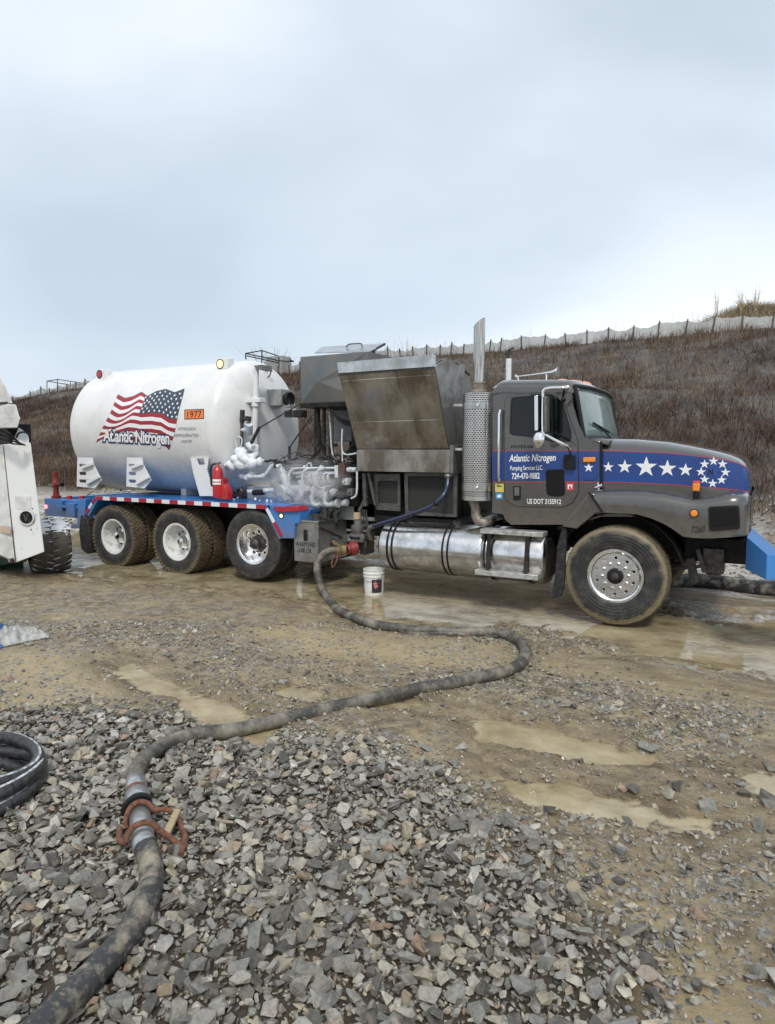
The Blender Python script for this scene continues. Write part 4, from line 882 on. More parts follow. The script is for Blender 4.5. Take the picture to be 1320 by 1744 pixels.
b = MB(); b.ball(P(918, 749, MYc-.03), .088, 20, 12, (.8, .6, 1.08)); b.build('round_mirror', chrome, arm, smooth=True)
b = MB(); b.prism(rounded(pxpoly([(961, 774), (979, 774), (980, 800), (961, 799)], CY-.03), .02), CY-.07, CY-.02); b.build('mirror_bracket', rubblk, arm, bevel=.01)
b = MB(); b.ball(P(960, 680, MYc+.05), .03); b.bar(P(961, 663, 8.02), P(957, 690, 8.18), .022); b.build('mirror_clamp', rubblk, arm)
# roof: lamps and air horn
for i, (px, py, Y) in enumerate(((957, 647.5, 8.62), (975, 649, 9.0), (983, 650, 9.35), (990, 651, 9.7), (996, 652, 10.1))):
    c = P(px, py, Y); b = MB(); b.lathe((c[0], c[1], c[2]-.045), [(.105, -.02), (.105, .0), (.09, .03), (.045, .055), (0, .062)], 'Z', 20); o = b.build('roof_marker_light', amber, roof, smooth=True)
b = MB(); a_, c_ = Vector(P(878, 642, 8.75)), Vector(P(951, 633, 8.75)); d = (c_-a_)
pr = [(0, .028), (.02, .03), (.05, .012), (.12, .010), (.6, .013), (.82, .018), (.92, .032), (.97, .05), (1., .064)]
b.tube([a_ + d*t for t, _ in pr], [r_ for _, r_ in pr], 16); b.build('air_horn', chrome, roof, smooth=True)
b = MB(); b.cyl(P(883, 652, 8.75), P(882, 642, 8.75), .012, 8); b.cyl(P(930, 649, 8.75), P(930, 637, 8.75), .014, 8); b.build('horn_bracket', chrome, roof, smooth=True)
b = MB(); c = P(866, 640, 10.0); b.cyl((c[0], 10.0, 1.4), (c[0], 10., P(866, 611, 10.)[2]), .042, 14); b.build('stand_pipe', whitem, T, smooth=True)
b = MB(); b.cyl(P(864, 611, 10), P(866, 596, 10), .02, 8); b.bar(P(860, 603, 10), P(873, 601, 10), .05, .03); b.bar(P(866, 597, 10), P(875, 592, 10), .02); b.build('pipe_valve', dkmetal, T)
b = MB(); b.cyl(P(992, 652, 9.0), P(993, 635, 9.0), .006, 6); b.build('antenna', rubblk, roof)
# ---- mudflap, steps, fuel tanks
b = MB(); fl = [(958, 896), (965, 900), (963, 945), (961, 1000), (955, 1016), (940, 1019), (944, 985), (950, 925)]; b.prism(pxpoly(fl, 8.12), 8.12, 8.17); b.build('mudflap', rubber, T, bevel=.01)
for o_ in [1]:
    b = MB(); b.bar(P(951, 900, 8.2), P(1000, 890, 8.5), .03); b.build('mudflap_hanger', black, T)
TY = 8.44; ra = .338
zt, zb = Z_(700, 893, TY-.1), Z_(700, 976, TY-.1); zc = .66
def tank_x(px): return X_(px, 940, TY-.25)
xl, xm, xr = tank_x(647), tank_x(826), tank_x(929)
def fuel(name, xa, xb, cap_l=True):
    b = MB(); b.lathe((0, TY, zc), [(0, xa+.0), (ra-.05, xa+.0), (ra-.015, xa+.015), (ra, xa+.05), (ra, xb-.05), (ra-.015, xb-.015), (ra-.05, xb), (0, xb)], 'X', 56)
    return b.build(name, polish, T, smooth=True, angle=50)
ft = fuel('fuel_tank', xl, xm-.01); ft2 = fuel('fuel_tank', xm+.01, xr)
for px in (668, 762, 836, 901):
    x = tank_x(px); b = MB()
    for q in (-.035, .035) if px < 800 else (0,):
        wv = .012 if px < 800 else .026
        b.lathe((0, TY, zc), [(ra+.001, x+q-wv), (ra+.007, x+q-wv), (ra+.007, x+q+wv), (ra+.001, x+q+wv)], 'X', 48)
    b.build('tank_strap', rubblk, ft if px < 800 else ft2, smooth=True, angle=30)
b = MB(); c = P(783, 897, TY+.03); b.lathe((c[0], TY-.05, zc+ra-.015), [(.062, -.02), (.062, .025), (.05, .035), (0, .035)], 'Z', 24); b.bar((c[0]-.05, TY-.05, zc+ra+.03), (c[0]+.05, TY-.05, zc+ra+.03), .02); b.build('filler_cap', dkmetal, ft, smooth=True)
b = MB(); b.box(xr-.02, xr+.012, TY-.24, TY+.24, zc-.24, zc+.24); b.build('tank_end_shield', black, ft2, bevel=.05)
def step(px0, px1, pyt, pyb, Yo):
    b = MB(); b.box(X_(px0, pyt, Yo), X_(px1, pyt, Yo), Yo, Yo+.20, Z_((px0+px1)/2, pyb, Yo), Z_((px0+px1)/2, pyt, Yo)); o = b.build('step', tread_alu, T, bevel=.006); return o
step(817, 925, 904, 912, 8.12); step(808, 916, 975, 984, 8.0)
for px in (836, 901):
    b = MB(); b.bar(P(px-2, 908, 8.14), P(px-6, 978, 8.02), .05, .012); b.build('step_hanger', black, T)
# ---- muffler, stack, elbow
def perf_mat():
    m = bpy.data.materials.new('perforated guard'); m.use_nodes = True; t = m.node_tree; bs = t.nodes['Principled BSDF']; bs.inputs['Metallic'].default_value = .95; bs.inputs['Roughness'].default_value = .25
    tc = N(t, 'ShaderNodeTexCoord'); sp = N(t, 'ShaderNodeSeparateXYZ'); L(t, tc.outputs['UV'], sp.inputs[0])
    cb = N(t, 'ShaderNodeCombineXYZ'); L(t, sp.outputs[0], cb.inputs[0]); L(t, sp.outputs[1], cb.inputs[1])
    br = N(t, 'ShaderNodeTexBrick'); br.inputs['Scale'].default_value = 1; br.inputs['Brick Width'].default_value = 1/34; br.inputs['Row Height'].default_value = 1/56; br.inputs['Mortar Size'].default_value = .0045; br.inputs['Mortar Smooth'].default_value = .1
    br.inputs['Color1'].default_value = (.012, .012, .013, 1); br.inputs['Color2'].default_value = (.012, .012, .013, 1); br.inputs['Mortar'].default_value = (.62, .61, .59, 1); L(t, cb.outputs[0], br.inputs[0])
    # plain bands top and bottom
    gt = ramp(t, sp.outputs[1], [(0, 1.), (.035, 0.), (.10, 1.), (.135, 0.), (.86, 1.), (.905, 0.)], 'CONSTANT'); 
    n = N(t, 'ShaderNodeTexNoise'); n.inputs['Scale'].default_value = 8; L(t, tc.outputs['Object'], n.inputs[0])
    mi = N(t, 'ShaderNodeMix', data_type='RGBA'); L(t, gt, mi.inputs[0]); L(t, br.outputs[0], mi.inputs[6]); mi.inputs[7].default_value = (.55, .55, .54, 1); L(t, mi.outputs[2], bs.inputs['Base Color'])
    sb = N(t, 'ShaderNodeMath', operation='SUBTRACT'); L(t, br.outputs['Fac'], sb.inputs[1]); sb.inputs[0].default_value = 0
    L(t, ramp(t, n.outputs[0], [(.3, .16), (.7, .4)]), bs.inputs['Roughness']); return m
MYY = 8.32; mx0 = X_(787, 760, MYY-.05); mx1 = X_(836.5, 760, MYY-.05); mr = (mx1-mx0)/2; mxc = (mx0+mx1)/2; mz0, mz1 = Z_(812, 851, MYY), Z_(812, 671, MYY)
b = MB(); seg = 48; b.lathe((mxc, MYY, 0), [(mr, mz0), (mr, mz1)], 'Z', seg); muf = b.build('muffler', perf_mat(), T, smooth=True)
uv = muf.data.uv_layers.new(name='u')
for pl in muf.data.polygons:
    cen = pl.center; a0 = math.atan2(cen.y-MYY, cen.x-mxc)
    for li in pl.loop_indices:
        v = muf.data.vertices[muf.data.loops[li].vertex_index].co; a = math.atan2(v.y-MYY, v.x-mxc)
        if a - a0 > math.pi: a -= 2*math.pi
        if a - a0 < -math.pi: a += 2*math.pi
        uv.data[li].uv = (a/(2*math.pi)*2 % 8 if False else (a+math.pi)/(2*math.pi), (v.z-mz0)/(mz1-mz0))
b = MB(); b.lathe((mxc, MYY, 0), [(mr, mz1), (mr-.01, mz1+.006), (.12, mz1+.008), (.10, mz1+.008)], 'Z', 48); b.lathe((mxc, MYY, 0), [(mr, mz0), (mr-.01, mz0-.006), (.1, mz0-.008), (0, mz0-.008)], 'Z', 48); b.build('muffler_end', steel2, muf, smooth=True)
for zz in (.12, .885):
    z = mz0 + (mz1-mz0)*zz; b = MB(); b.lathe((mxc, MYY, z), [(mr, -.045), (mr+.004, -.043), (mr+.004, .043), (mr, .045)], 'Z', 48); b.build('muffler_band', steel2, muf, smooth=True)
    b = MB(); b.lathe((mxc+.07, MYY-mr-.002, z), [(.022, 0), (.018, -.012), (0, -.014)], 'Y', 12); b.build('clamp_bolt', chrome, muf, smooth=True)
sr = .071; sx = mxc; zs0 = Z_(813, 671, MYY); zs1 = Z_(813, 655, MYY)
b = MB(); b.lathe((sx, MYY, 0), [(.10, zs0), (.10, zs0+.03), (sr+.012, zs0+.05), (sr+.012, zs1), (sr+.02, zs1+.01), (sr+.02, zs1+.03), (sr, zs1+.03)], 'Z', 28); b.build('stack_clamp', elbowm, T, smooth=True, angle=30)
zt_, zm_ = Z_(825, 541, MYY), Z_(803, 559, MYY); b = MB(); seg = 32; v = []; f = []
for j in range(3):
    for r_ in ((sr,) if j < 2 else (sr-.004,)):
        for k in range(seg):
            a = 2*math.pi*k/seg; x = math.cos(a); top = (zm_+zt_)/2 + x*(zt_-zm_)/2
            z = zs1+.02 if j == 0 else top; v.append((sx + r_*x, MYY + r_*math.sin(a), z))
for k in range(seg): v.append((sx+(sr-.004)*math.cos(2*math.pi*k/seg), MYY+(sr-.004)*math.sin(2*math.pi*k/seg), zs1+.1))
for j in range(3): f += [(j*seg+k, j*seg+(k+1) % seg, (j+1)*seg+(k+1) % seg, (j+1)*seg+k) for k in range(seg)]
b.add(v, f); b.build('exhaust_stack', mat('stack steel', (.56, .54, .51), .16, metal=1., col2=(.30, .27, .24), nscale=14, nlo=.42, nhi=.6, stretch=(6, 6, .25)), T, smooth=True, angle=40)  # upright dark streaks in the colour imitate reflections along the pipe
el = smoothpath([(mxc-.08, MYY, mz0+.02), P(810, 862, MYY), P(811, 878, MYY), P(817, 888, MYY+.0), P(828, 889, MYY+.05), P(838, 884, MYY+.25)], 6); b = MB(); b.tube([Vector(p) for p in el], .062, 18); b.build('exhaust_elbow', elbowm, T, smooth=True)
b = MB(); b.bar(P(775, 765, 8.5), P(787, 765, 8.35), .05, .03); b.bar(P(775, 690, 8.5), P(787, 690, 8.35), .05, .03); b.build('muffler_bracket', whitem, T)

# ---- blue deck
DY = 8.06
DZ = 1.155
xl_, xr_ = X_(163, 843, DY), X_(452, 866, DY)
b = MB(); b.box(xl_, xr_+.35, DY+.012, YF-.05, DZ-.07, DZ); deck = b.build('deck', blue, T, bevel=.004)
b = MB(); b.hexa([(xl_, DY+.012, DZ-.07), (xl_+.06, DY+.012, DZ-.07), (xl_+.06, YF-.05, DZ-.07), (xl_, YF-.05, DZ-.07)] * 1 + [(xl_, DY+.012, DZ), (xl_+.06, DY+.012, DZ), (xl_+.06, YF-.05, DZ), (xl_, YF-.05, DZ)])
# sloping fender ends
xa, za = XZ(147, 874, DY); xb, zb_ = XZ(477, 915, DY)
b = MB(); b.hexa([(xa, DY+.012, za-.02), (xa+.05, DY+.012, za-.05), (xa+.05, 8.75, za-.05), (xa, 8.75, za-.02), (xl_-.02, DY+.012, DZ), (xl_+.03, DY+.012, DZ-.07), (xl_+.03, 8.75, DZ-.07), (xl_-.02, 8.75, DZ)]); b.build('deck_end_slope', blue, T)
b = MB(); b.hexa([(xb-.03, DY+.012, zb_-.03), (xb+.06, DY+.012, zb_), (xb+.06, 8.75, zb_), (xb-.03, 8.75, zb_-.03), (xr_-.01, DY+.012, DZ-.075), (xr_+.05, DY+.012, DZ), (xr_+.05, 8.75, DZ), (xr_-.01, 8.75, DZ-.075)]); b.build('deck_end_slope', blue, T)
def tape(p, q, n, h, first, Y=DY):
    p = Vector(p); q = Vector(q); up = Vector((0, 0, 1)); d = (q-p).normalized(); nn = Vector((-d.z, 0, d.x))
    if nn.z < 0: nn = -nn
    for k in range(n):
        a = p.lerp(q, k/n + .001); c = p.lerp(q, (k+1)/n - .001); b = MB(); b.hexa([a, c, c+Vector((0, .01, 0)), a+Vector((0, .01, 0)), a+nn*h, c+nn*h, c+nn*h+Vector((0, .01, 0)), a+nn*h+Vector((0, .01, 0))])
        b.build('reflector_stripe', redtape if (k + first) % 2 == 0 else whitetape, T)
tape((xl_, DY, DZ-.066), (xr_, DY, DZ-.066), 21, .062, 0)
tape((xa, DY, za-.02), (xl_-.01, DY, DZ-.06), 3, .05, 0); tape((xr_+.0, DY, DZ-.07), (xb, DY, zb_), 2, .05, 1)
# blue nose of the deck, with its step and lamp
b = MB(); b.prism(pxpoly([(455, 868), (510, 868), (510, 891), (502, 892), (501, 917), (478, 917), (474, 900)], DY+.02), DY+.02, 8.8); nose = b.build('deck_nose', blue, T, bevel=.006)
b = MB(); b.prism(pxpoly([(510, 867), (529, 867), (527, 874), (510, 877)], 8.3), 8.3, 8.9); b.build('deck_shelf', blue, T, bevel=.004)
b = MB(); b.prism(pxpoly([(464, 863), (505, 863), (508, 871), (472, 872.5)], 8.04), 8.04, 8.3); b.build('nose_cap', redtape, T, bevel=.006)
b = MB(); b.prism(pxpoly([(468, 857), (498, 857.5), (498, 860), (468, 862)], 8.4), 8.4, 8.6); b.build('warning_plate', whitetape, T)
b = MB(); b.lathe(P(479, 878.5, DY+.015), [(0, -.012), (.022, -.01), (.028, 0)], 'Y', 18); b.build('marker_lamp', amberlit, T, smooth=True)
b = MB(); b.lathe(P(479, 878.5, DY+.016), [(.028, -.003), (.04, -.003), (.04, .01)], 'Y', 18); b.build('marker_ring', rubblk, T, smooth=True)
# rear of the blue frame
b = MB(); b.box(X_(76, 865, 8.35), xl_+.02, 8.35, 8.5, Z_(100, 880, 8.35), Z_(100, 850, 8.35)); b.box(X_(76, 865, 8.35), X_(76, 865, 8.35)+.1, 8.5, 10.3, Z_(100, 880, 8.35), Z_(100, 850, 8.35)); b.build('rear_frame', blue, T, bevel=.008)
b = MB(); b.prism(pxpoly([(133, 850), (146, 850), (144, 876), (140, 900), (121, 900), (121, 893), (131, 892)], 8.22), 8.22, 8.36); b.build('rear_step', blue, T, bevel=.006)
b = MB(); b.bar(P(98, 862, 8.3), P(136, 864, 8.3), .05); b.box(X_(101, 860, 8.3), X_(107, 860, 8.3), 8.28, 8.36, Z_(104, 870, 8.3), Z_(104, 853, 8.3)); b.box(X_(117, 860, 8.3), X_(131, 860, 8.3), 8.24, 8.35, Z_(124, 880, 8.3), Z_(124, 857, 8.3)); b.build('rear_latch', blue, T, bevel=.005)
b = MB(); b.lathe(P(78.5, 863, 8.34), [(0, -.014), (.03, -.012), (.04, 0)], 'Y', 18); b.build('tail_lamp', pinklit, T, smooth=True)
for px in (118, 139):
    b = MB(); p = P(px, 846, 8.45); b.lathe(p, [(0, .02), (.045, .018), (.055, -.02), (.055, -.06)], 'Z', 14); b.build('deck_bollard', redtape, T, smooth=True)
b = MB(); p0 = Vector(P(96, 848, 8.45)); sc_ = .0094
def rel(dx, dz): return p0 + Vector((dx*sc_, 0, dz*sc_))
b.lathe(p0, [(.0, -.01), (.085, -.01), (.085, .04), (.06, .05), (.05, .12), (.045, .2), (.06, .22), (.06, .3), (.045, .32), (.045, .42), (.05, .44), (.05, .49), (0, .49)], 'Z', 18)
b.cyl(rel(0, 27), rel(16, 28), .028, 10); b.build('riser_valve', redv, T, smooth=True, angle=45)
b = MB(); b.cyl(rel(14, 28), rel(21, 27.5), .04, 12); b.build('hose_cap', rubblk, T, smooth=True)
b = MB(); b.prism(pxpoly([(141, 876), (152, 882), (158, 905), (161, 940), (152, 943), (142, 935), (138, 905)], 8.25), 8.2, 8.75); b.build('rear_mudflap', rubber, T, bevel=.02)
b = MB()
for k in range(7): b.box(-10.85+.01, -10.84, 0, .0, 0, 0) if False else None
# one black box under the deck, filling in the shade between the wheels
b = MB(); b.box(xl_+.3, xr_, 8.85, 9.8, .95, DZ-.08); b.build('under_deck_shade', black, T)
# ---- tank
TR = 1.127; TYc = 9.35; TZc = 2.30
txl, txr = -11.72, -7.72
head = .38
b = MB(); prof = []
for k in range(13):
    t = k/12*math.pi/2; prof.append((TR*math.sin(t) if k else 0, txl + head*(1-math.cos(t))))
nk = 26
for k in range(1, nk): prof.append((TR, txl+head + (txr-txl-2*head)*k/nk))
for k in range(12, -1, -1):
    t = k/12*math.pi/2; prof.append((TR*math.sin(t) if k else 0, txr - head*(1-math.cos(t))))
b.lathe((0, TYc, TZc), prof, 'X', 96); tank = b.build('tank', white, T, smooth=True, angle=60)
for x in (txl+head+.01, txr-head-.01):
    b = MB(); b.lathe((0, TYc, TZc), [(TR-.001, x-.02), (TR+.003, x-.014), (TR+.003, x+.014), (TR-.001, x+.02)], 'X', 96); b.build('weld_seam', white, tank, smooth=True)
def PT(px, py, off=0.):
    x, y, z = ray(px, py); r_ = TR + off; yc = TYc - CAMY
    A = y*y + z*z; B = 2*(y*(-yc) + z*(CAMH-TZc)); C = yc**2 + (CAMH-TZc)**2 - r_*r_
    D = B*B - 4*A*C
    t = (-B - math.sqrt(max(D, 0))) / (2*A); return Vector((CAMX + x*t, CAMY + y*t, CAMH + z*t))
def YT(px, py, off=0.):
    """depth of the tank's skin, heads included, on the line through a photo pixel"""
    x, y, z = ray(px, py); Y = 8.0
    while Y < 10.4:
        t = (Y-CAMY)/y; X = CAMX + x*t; Z = CAMH + z*t; q = max(0, X-(txr-head), (txl+head)-X)/head
        if q < 1 and (Y-TYc)**2 + (Z-TZc)**2 < TR*TR*(1-q*q): return Y - off
        Y += .01
    return 9.6 - off
def z1(x, y): return (60 + x/3.667, 580 + y/3.667)
# flag
topc = [(515, 338), (560, 362), (610, 350), (665, 322), (700, 348), (755, 318), (815, 304), (870, 326), (932, 303)]
botc = [(380, 635), (430, 606), (500, 612), (560, 622), (640, 628), (720, 622), (770, 628), (805, 650), (838, 680)]
def fl_(u, v, off):
    i = u*8; tx = np.interp(i, range(9), [p[0] for p in topc]); ty = np.interp(i, range(9), [p[1] for p in topc]); bx = np.interp(i, range(9), [p[0] for p in botc]); by = np.interp(i, range(9), [p[1] for p in botc])
    x = tx*(1-v) + bx*v; y = ty*(1-v) + by*v
    y += math.sin(math.pi*min(1, v*1.0)) * (20*math.sin(u*2*math.pi*1.35 - .3 + 1.1*v) + 7*math.sin(u*13)) ; x += 6*math.sin(v*6+u*3)*math.sin(math.pi*v)
    return PT(*z1(x, y), off)
U = 48
def fgrid(u0, u1, v0, v1, off, nu=U, nv=3): return [[fl_(u0 + (u1-u0)*i/nu, v0 + (v1-v0)*j/nv, off) for i in range(nu+1)] for j in range(nv+1)]
b = MB(); b.grid(fgrid(-.006, 1.006, -.01, 1.01, .0025, U, 24)); flag = b.build('flag_edge', fblue, tank, smooth=True)
for k in range(13):
    b = MB(); u1 = .46 if k < 6 else 1.; b.grid(fgrid(0, u1, k/13, (k+1)/13, .0045)); b.build('flag_stripe', fred if k % 2 == 0 else fwhite, flag, smooth=True)
b = MB(); b.grid(fgrid(.46, 1., 0, 6/13, .0045, 30, 10)); b.build('flag_canton', fblue, flag, smooth=True)
b = MB()
for j in range(6):
    for i in range(8):
        u = .46 + .54*(i+.5 + (.25 if j % 2 else -.25))/8; v = (j+.5)/6*6/13*.96 + .01; c = fl_(u, v, .0075); cx_ = fl_(u+.01, v, .0075); dx = (cx_-c).normalized(); dy = (fl_(u, v-.01, .0075)-c).normalized()
        pts = star_pts(0, 0, .030); b.add([c + dx*p + dy*q for p, q in pts] + [c], [(m, (m+1) % 10, 10) for m in range(10)])
o = b.build('flag_stars', fwhite, flag); o['kind'] = 'stuff'
def tankmap(x0, y0, x1, y1, off, skew=0.):  # left-bottom and right-top in photo pixels; the baseline may slope by skew
    return lambda s, t: PT(x0 + (x1-x0)*s, y0 + (y1-y0)*t + skew*s, off)
mp_ = lambda o: tankmap(176.5, 757.5, 288, 731, o, 5.5)
lettering('tank_lettering_edge', 'Atlantic Nitrogen', inknavy, tank, mp_(.0075), offset=.12, space=.96)
lettering('tank_lettering', 'Atlantic Nitrogen', inkw, tank, mp_(.0105), offset=.03, space=.96)
b = MB(); b.grid([[PT(314+33.5*i/6, 697.5-1.2*i/6, .003) for i in range(7)], [PT(314+33.5*i/6, 714.5-1.2*i/6, .003) for i in range(7)]]); pk = b.build('placard_edge', ink, tank)
b = MB(); b.grid([[PT(315.2+31*i/6, 698.8-1.1*i/6, .0055) for i in range(7)], [PT(315.2+31*i/6, 713.2-1.1*i/6, .0055) for i in range(7)]]); b.build('placard', orange, pk)
lettering('placard_lettering', '1977', ink, pk, tankmap(319, 711.6, 343, 700.2, .008, -1.0), offset=-.0)
for tx, (a, c_, d, e) in (('NITROGEN', (303, 733, 333, 728)), ('REFRIGERATED', (296, 744.5, 338.5, 739)), ('LIQUID', (308.5, 754.5, 326.5, 749.5))): lettering('tank_lettering', tx, inkgrey, tank, tankmap(a, c_, d, e, .003, -.2), offset=.01)
# walkway rail on top and its lamps
ra_, rb_ = P(180, 640, 8.75), P(368, 625, 8.75)
b = MB(); b.box(X_(181, 640, 8.75), X_(368, 628, 8.75), 8.75, 8.90, 3.18, 3.255); rail = b.build('top_rail', whitem, tank, bevel=.008)
b = MB(); b.box(X_(183, 640, 8.75), X_(366, 628, 8.75), 8.74, 8.747, 3.175, 3.19); b.build('rail_gasket', rubblk, rail)
def lamp(px, py, Y, m, w_=.20, rot=0):
    c = Vector(P(px, py, Y)); b = MB(); b.box(c.x-.03, c.x+w_, Y, Y+.14, c.z-.085, c.z+.085); o = b.build('lamp_housing', whitem, tank, bevel=.01)
    b = MB(); b.lathe((c.x+.03, Y, c.z), [(.0, -.02), (.05, -.018), (.062, 0)], 'Y', 18); b.build('lamp_lens', m, o, smooth=True); b = MB(); b.lathe((c.x+.03, Y, c.z), [(.062, -.006), (.078, -.006), (.078, .01)], 'Y', 20); b.build('lamp_ring', rubblk, o, smooth=True)
lamp(167.5, 637.5, 8.72, redlens, .20); lamp(372.5, 620, 8.72, amberlit, .2)
# saddles
def saddle(px0, slot=True):
    Y = 8.22; pts = [(px0, 779), (px0+25, 779.5), (px0+27, 790), (px0+38, 812), (px0+41, 818), (px0+30, 832), (px0-1, 828.5)]
    hs = []
    if slot:
        for yy in (790, 803.5, 816.5): hs.append(rounded(pxpoly([(px0+3, yy), (px0+14, yy+.3), (px0+16, yy+3), (px0+14, yy+6), (px0+3, yy+5.5)], Y), .02))
    o = plate('saddle', whitem, tank, pxpoly(pts, Y), hs, Y, Y+.02, bevel=.003)
    b = MB(); b.hexa([P(px0+24, 792, Y-.12), P(px0+38, 815, Y-.12), P(px0+38, 815, Y), P(px0+24, 792, Y), P(px0+11, 798, Y-.12), P(px0+24, 826, Y-.12), P(px0+24, 826, Y), P(px0+11, 798, Y)] ) if False else b.bar(P(px0+8, 797, Y-.03), P(px0+26, 790, Y-.03), .06, .05).bar(P(px0+17, 824, Y-.03), P(px0+38, 812, Y-.03), .06, .05)
    b.build('saddle_gusset', whitem, o, bevel=.006)
    return o
saddle(131.5); saddle(216)
o = plate('saddle', whitem, tank, pxpoly([(324, 779), (355, 779), (352, 800), (366, 845), (340, 845), (329, 806)], 8.30), [pxpoly([(334, 781), (347, 780.5), (349, 791), (338, 792)], 8.30)], 8.30, 8.32, bevel=.003)
for x in (-9.4, -7.9, -6.9): MB().box(x, x+.12, 8.9, 9.95, DZ, 1.35).build('tank_cradle', whitem, T)
# ---- fittings on the front head of the tank
FY = 8.75
def pipe(name, pts, r, m, Y=None, par=None, n=6, seg=10):
    q = [P(p[0], p[1], p[2] if len(p) > 2 else Y) for p in pts]; b = MB(); b.tube(smoothpath(q, n), r, seg); return b.build(name, m, par or T, smooth=True)
YV = YT(434, 700, .10)
vent = pipe('vent_pipe', [(436, 628), (436, 660), (435, 700), (434, 740), (434, 765)], .045, whitem, YV)
b = MB(); b.box(X_(421, 681, YV), X_(447, 681, YV), YV-.07, YV+.09, Z_(434, 686, YV), Z_(434, 678, YV)); b.cyl(P(436, 693, YV), P(436, 678, YV), .07, 14); b.build('pipe_flange', whitem, T, bevel=.01)
pipe('vent_pipe', [(425, 690), (425, 712)], .05, panelg, YV+.05); b = MB(); b.prism(pxpoly([(432, 623), (445, 621), (446, 631), (436, 628)], YV-.06), YV-.06, YV+.2); b.build('vent_hood', greymet, T)
pipe('lifting_hook', [(450, 630), (456, 632), (462, 628), (459, 640), (452, 645)], .012, greymet, YT(455, 636, .03))
b = MB(); GB = YT(470, 680, .22); x0_, z0_ = XZ(446, 692, GB); x1_, z1_ = XZ(478, 662, GB); b.box(x0_, x1_, GB, GB+.35, z0_, z1_); gb = b.build('gauge_box', panelg, T, bevel=.012)
b = MB(); xx, yy = x1_, 8.9; b.lathe((xx, GB+.12, (z0_+z1_)/2+.02), [(.055, 0), (.06, .03), (.05, .035), (0, .03)], 'X', 20); b.build('gauge', chrome, gb, smooth=True)
b = MB(); c = P(491, 680, GB+.15); b.lathe((0, GB+.15, c[2]), [(.0, c[0]+.02), (.09, c[0]+.03), (.115, c[0]+.05), (.125, c[0]+.02), (.10, c[0]-.06), (.06, c[0]-.14), (0, c[0]-.15)], 'X', 24); b.build('work_lamp', rubblk, T, smooth=True)
b = MB(); b.box(x1_-.02, x1_+.12, GB+.08, GB+.3, z0_-.03, z0_+.02); b.build('lamp_bracket', panelg, T)
# dark relief valve
b = MB(); RV = YT(412, 730, .12); b.cyl(P(412, 764, RV), P(412, 718, RV), .026, 10); b.cyl(P(412, 720, RV), P(413, 698, RV), .038, 10); b.cyl(P(410, 714, RV), P(426, 714, RV), .03, 10); b.cyl(P(422, 717, RV), P(423, 709, RV), .05, 10); b.build('relief_valve', dkmetal, T, smooth=True)
b = MB(); b.cyl(P(424, 722, RV), P(424, 738, RV+.1), .06, 14); b.cyl(P(420, 732, RV), P(412, 732, RV), .03); b.build('relief_valve', pipew, T, smooth=True)
pipe('valve_handle', [(404, 765), (402, 750), (406, 744), (412, 748), (411, 760)], .012, pipew, RV-.05)
# arms with work lamps
b = MB(); b.cyl(P(428, 755, 8.4), P(442, 727, 8.35), .026, 8); b.cyl(P(441, 729, 8.35), P(496, 697, 8.2), .011, 8); b.cyl(P(496, 697, 8.2), P(513, 687, 8.2), .009, 8); b.build('lamp_arm', dkmetal, T, smooth=True)
b = MB(); b.cyl(P(493, 782, 8.5), P(493, 760, 8.5), .022, 8); b.cyl(P(493, 762, 8.5), P(532, 706, 8.5), .011, 8); b.build('lamp_arm', dkmetal, T, smooth=True)
for px, m in ((499, greymet), (515, rubblk)):
    b = MB(); c = Vector(P(px, 705, 8.3)); b.box(c.x-.09, c.x+.06, 8.22, 8.34, c.z-.05, c.z+.055); q = b.build('flood_lamp', m, T, bevel=.012); b = MB(); b.box(c.x-.08, c.x+.05, 8.205, 8.22, c.z-.04, c.z+.04); b.build('flood_lens', lens, q)
# frost-covered valves: lumpy ice fused by a remesh
def frost(name, blobs, m=frostm, vox=.018):
    b = MB()
    for px, py, Y, r_ in blobs:
        if px < 456: Y = min(Y, YT(px, py, .03)) if py < 805 else Y
        c = P(px, py, Y)
        for k in range(3): b.ball((c[0]+random.gauss(0, r_*.22), c[1]+random.gauss(0, r_*.22), c[2]+random.gauss(0, r_*.22)), r_*random.uniform(.65, .9), 10, 7)
    o = b.build(name, m, T, smooth=True); md = o.modifiers.new('fuse', 'REMESH'); md.mode = 'VOXEL'; md.voxel_size = vox; md.use_smooth_shade = True; sm = o.modifiers.new('melt', 'SMOOTH'); sm.factor = .5; sm.iterations = 3
    tx = bpy.data.textures.new('n', 'CLOUDS'); tx.noise_scale = .018; tx.noise_depth = 4; d = o.modifiers.new('rough', 'DISPLACE'); d.texture = tx; d.strength = .035; d.mid_level = .5; o['kind'] = 'stuff'; return o
frost('frost_crust', [(392, 793, 8.45, .07), (400, 793, 8.45, .08), (408, 788, 8.4, .11), (416, 775, 8.4, .10), (420, 790, 8.4, .10), (430, 790, 8.4, .09), (440, 788, 8.4, .06), (385, 792, 8.45, .05), (395, 788, 8.45, .07), (402, 785, 8.45, .09), (408, 778, 8.5, .09), (404, 768, 8.5, .05), (412, 765, 8.55, .05), (418, 784, 8.5, .09), (427, 780, 8.5, .08), (428, 762, 8.5, .07), (424, 758, 8.5, .05), (433, 786, 8.5, .07), (441, 783, 8.5, .05), (447, 784, 8.5, .035), (436, 772, 8.55, .06), (437, 760, 8.6, .05), (410, 790, 8.4, .08), (396, 796, 8.4, .04)])
frost('frost_crust', [(413, 812, 8.5, .05), (420, 811, 8.5, .07), (427, 812, 8.5, .07), (430, 808, 8.5, .05), (406, 848, 8.3, .03), (435, 850, 8.3, .03), (398, 851, 8.4, .03), (455, 853, 8.4, .03), (462, 854, 8.4, .025), (442, 852, 8.2, .02)])
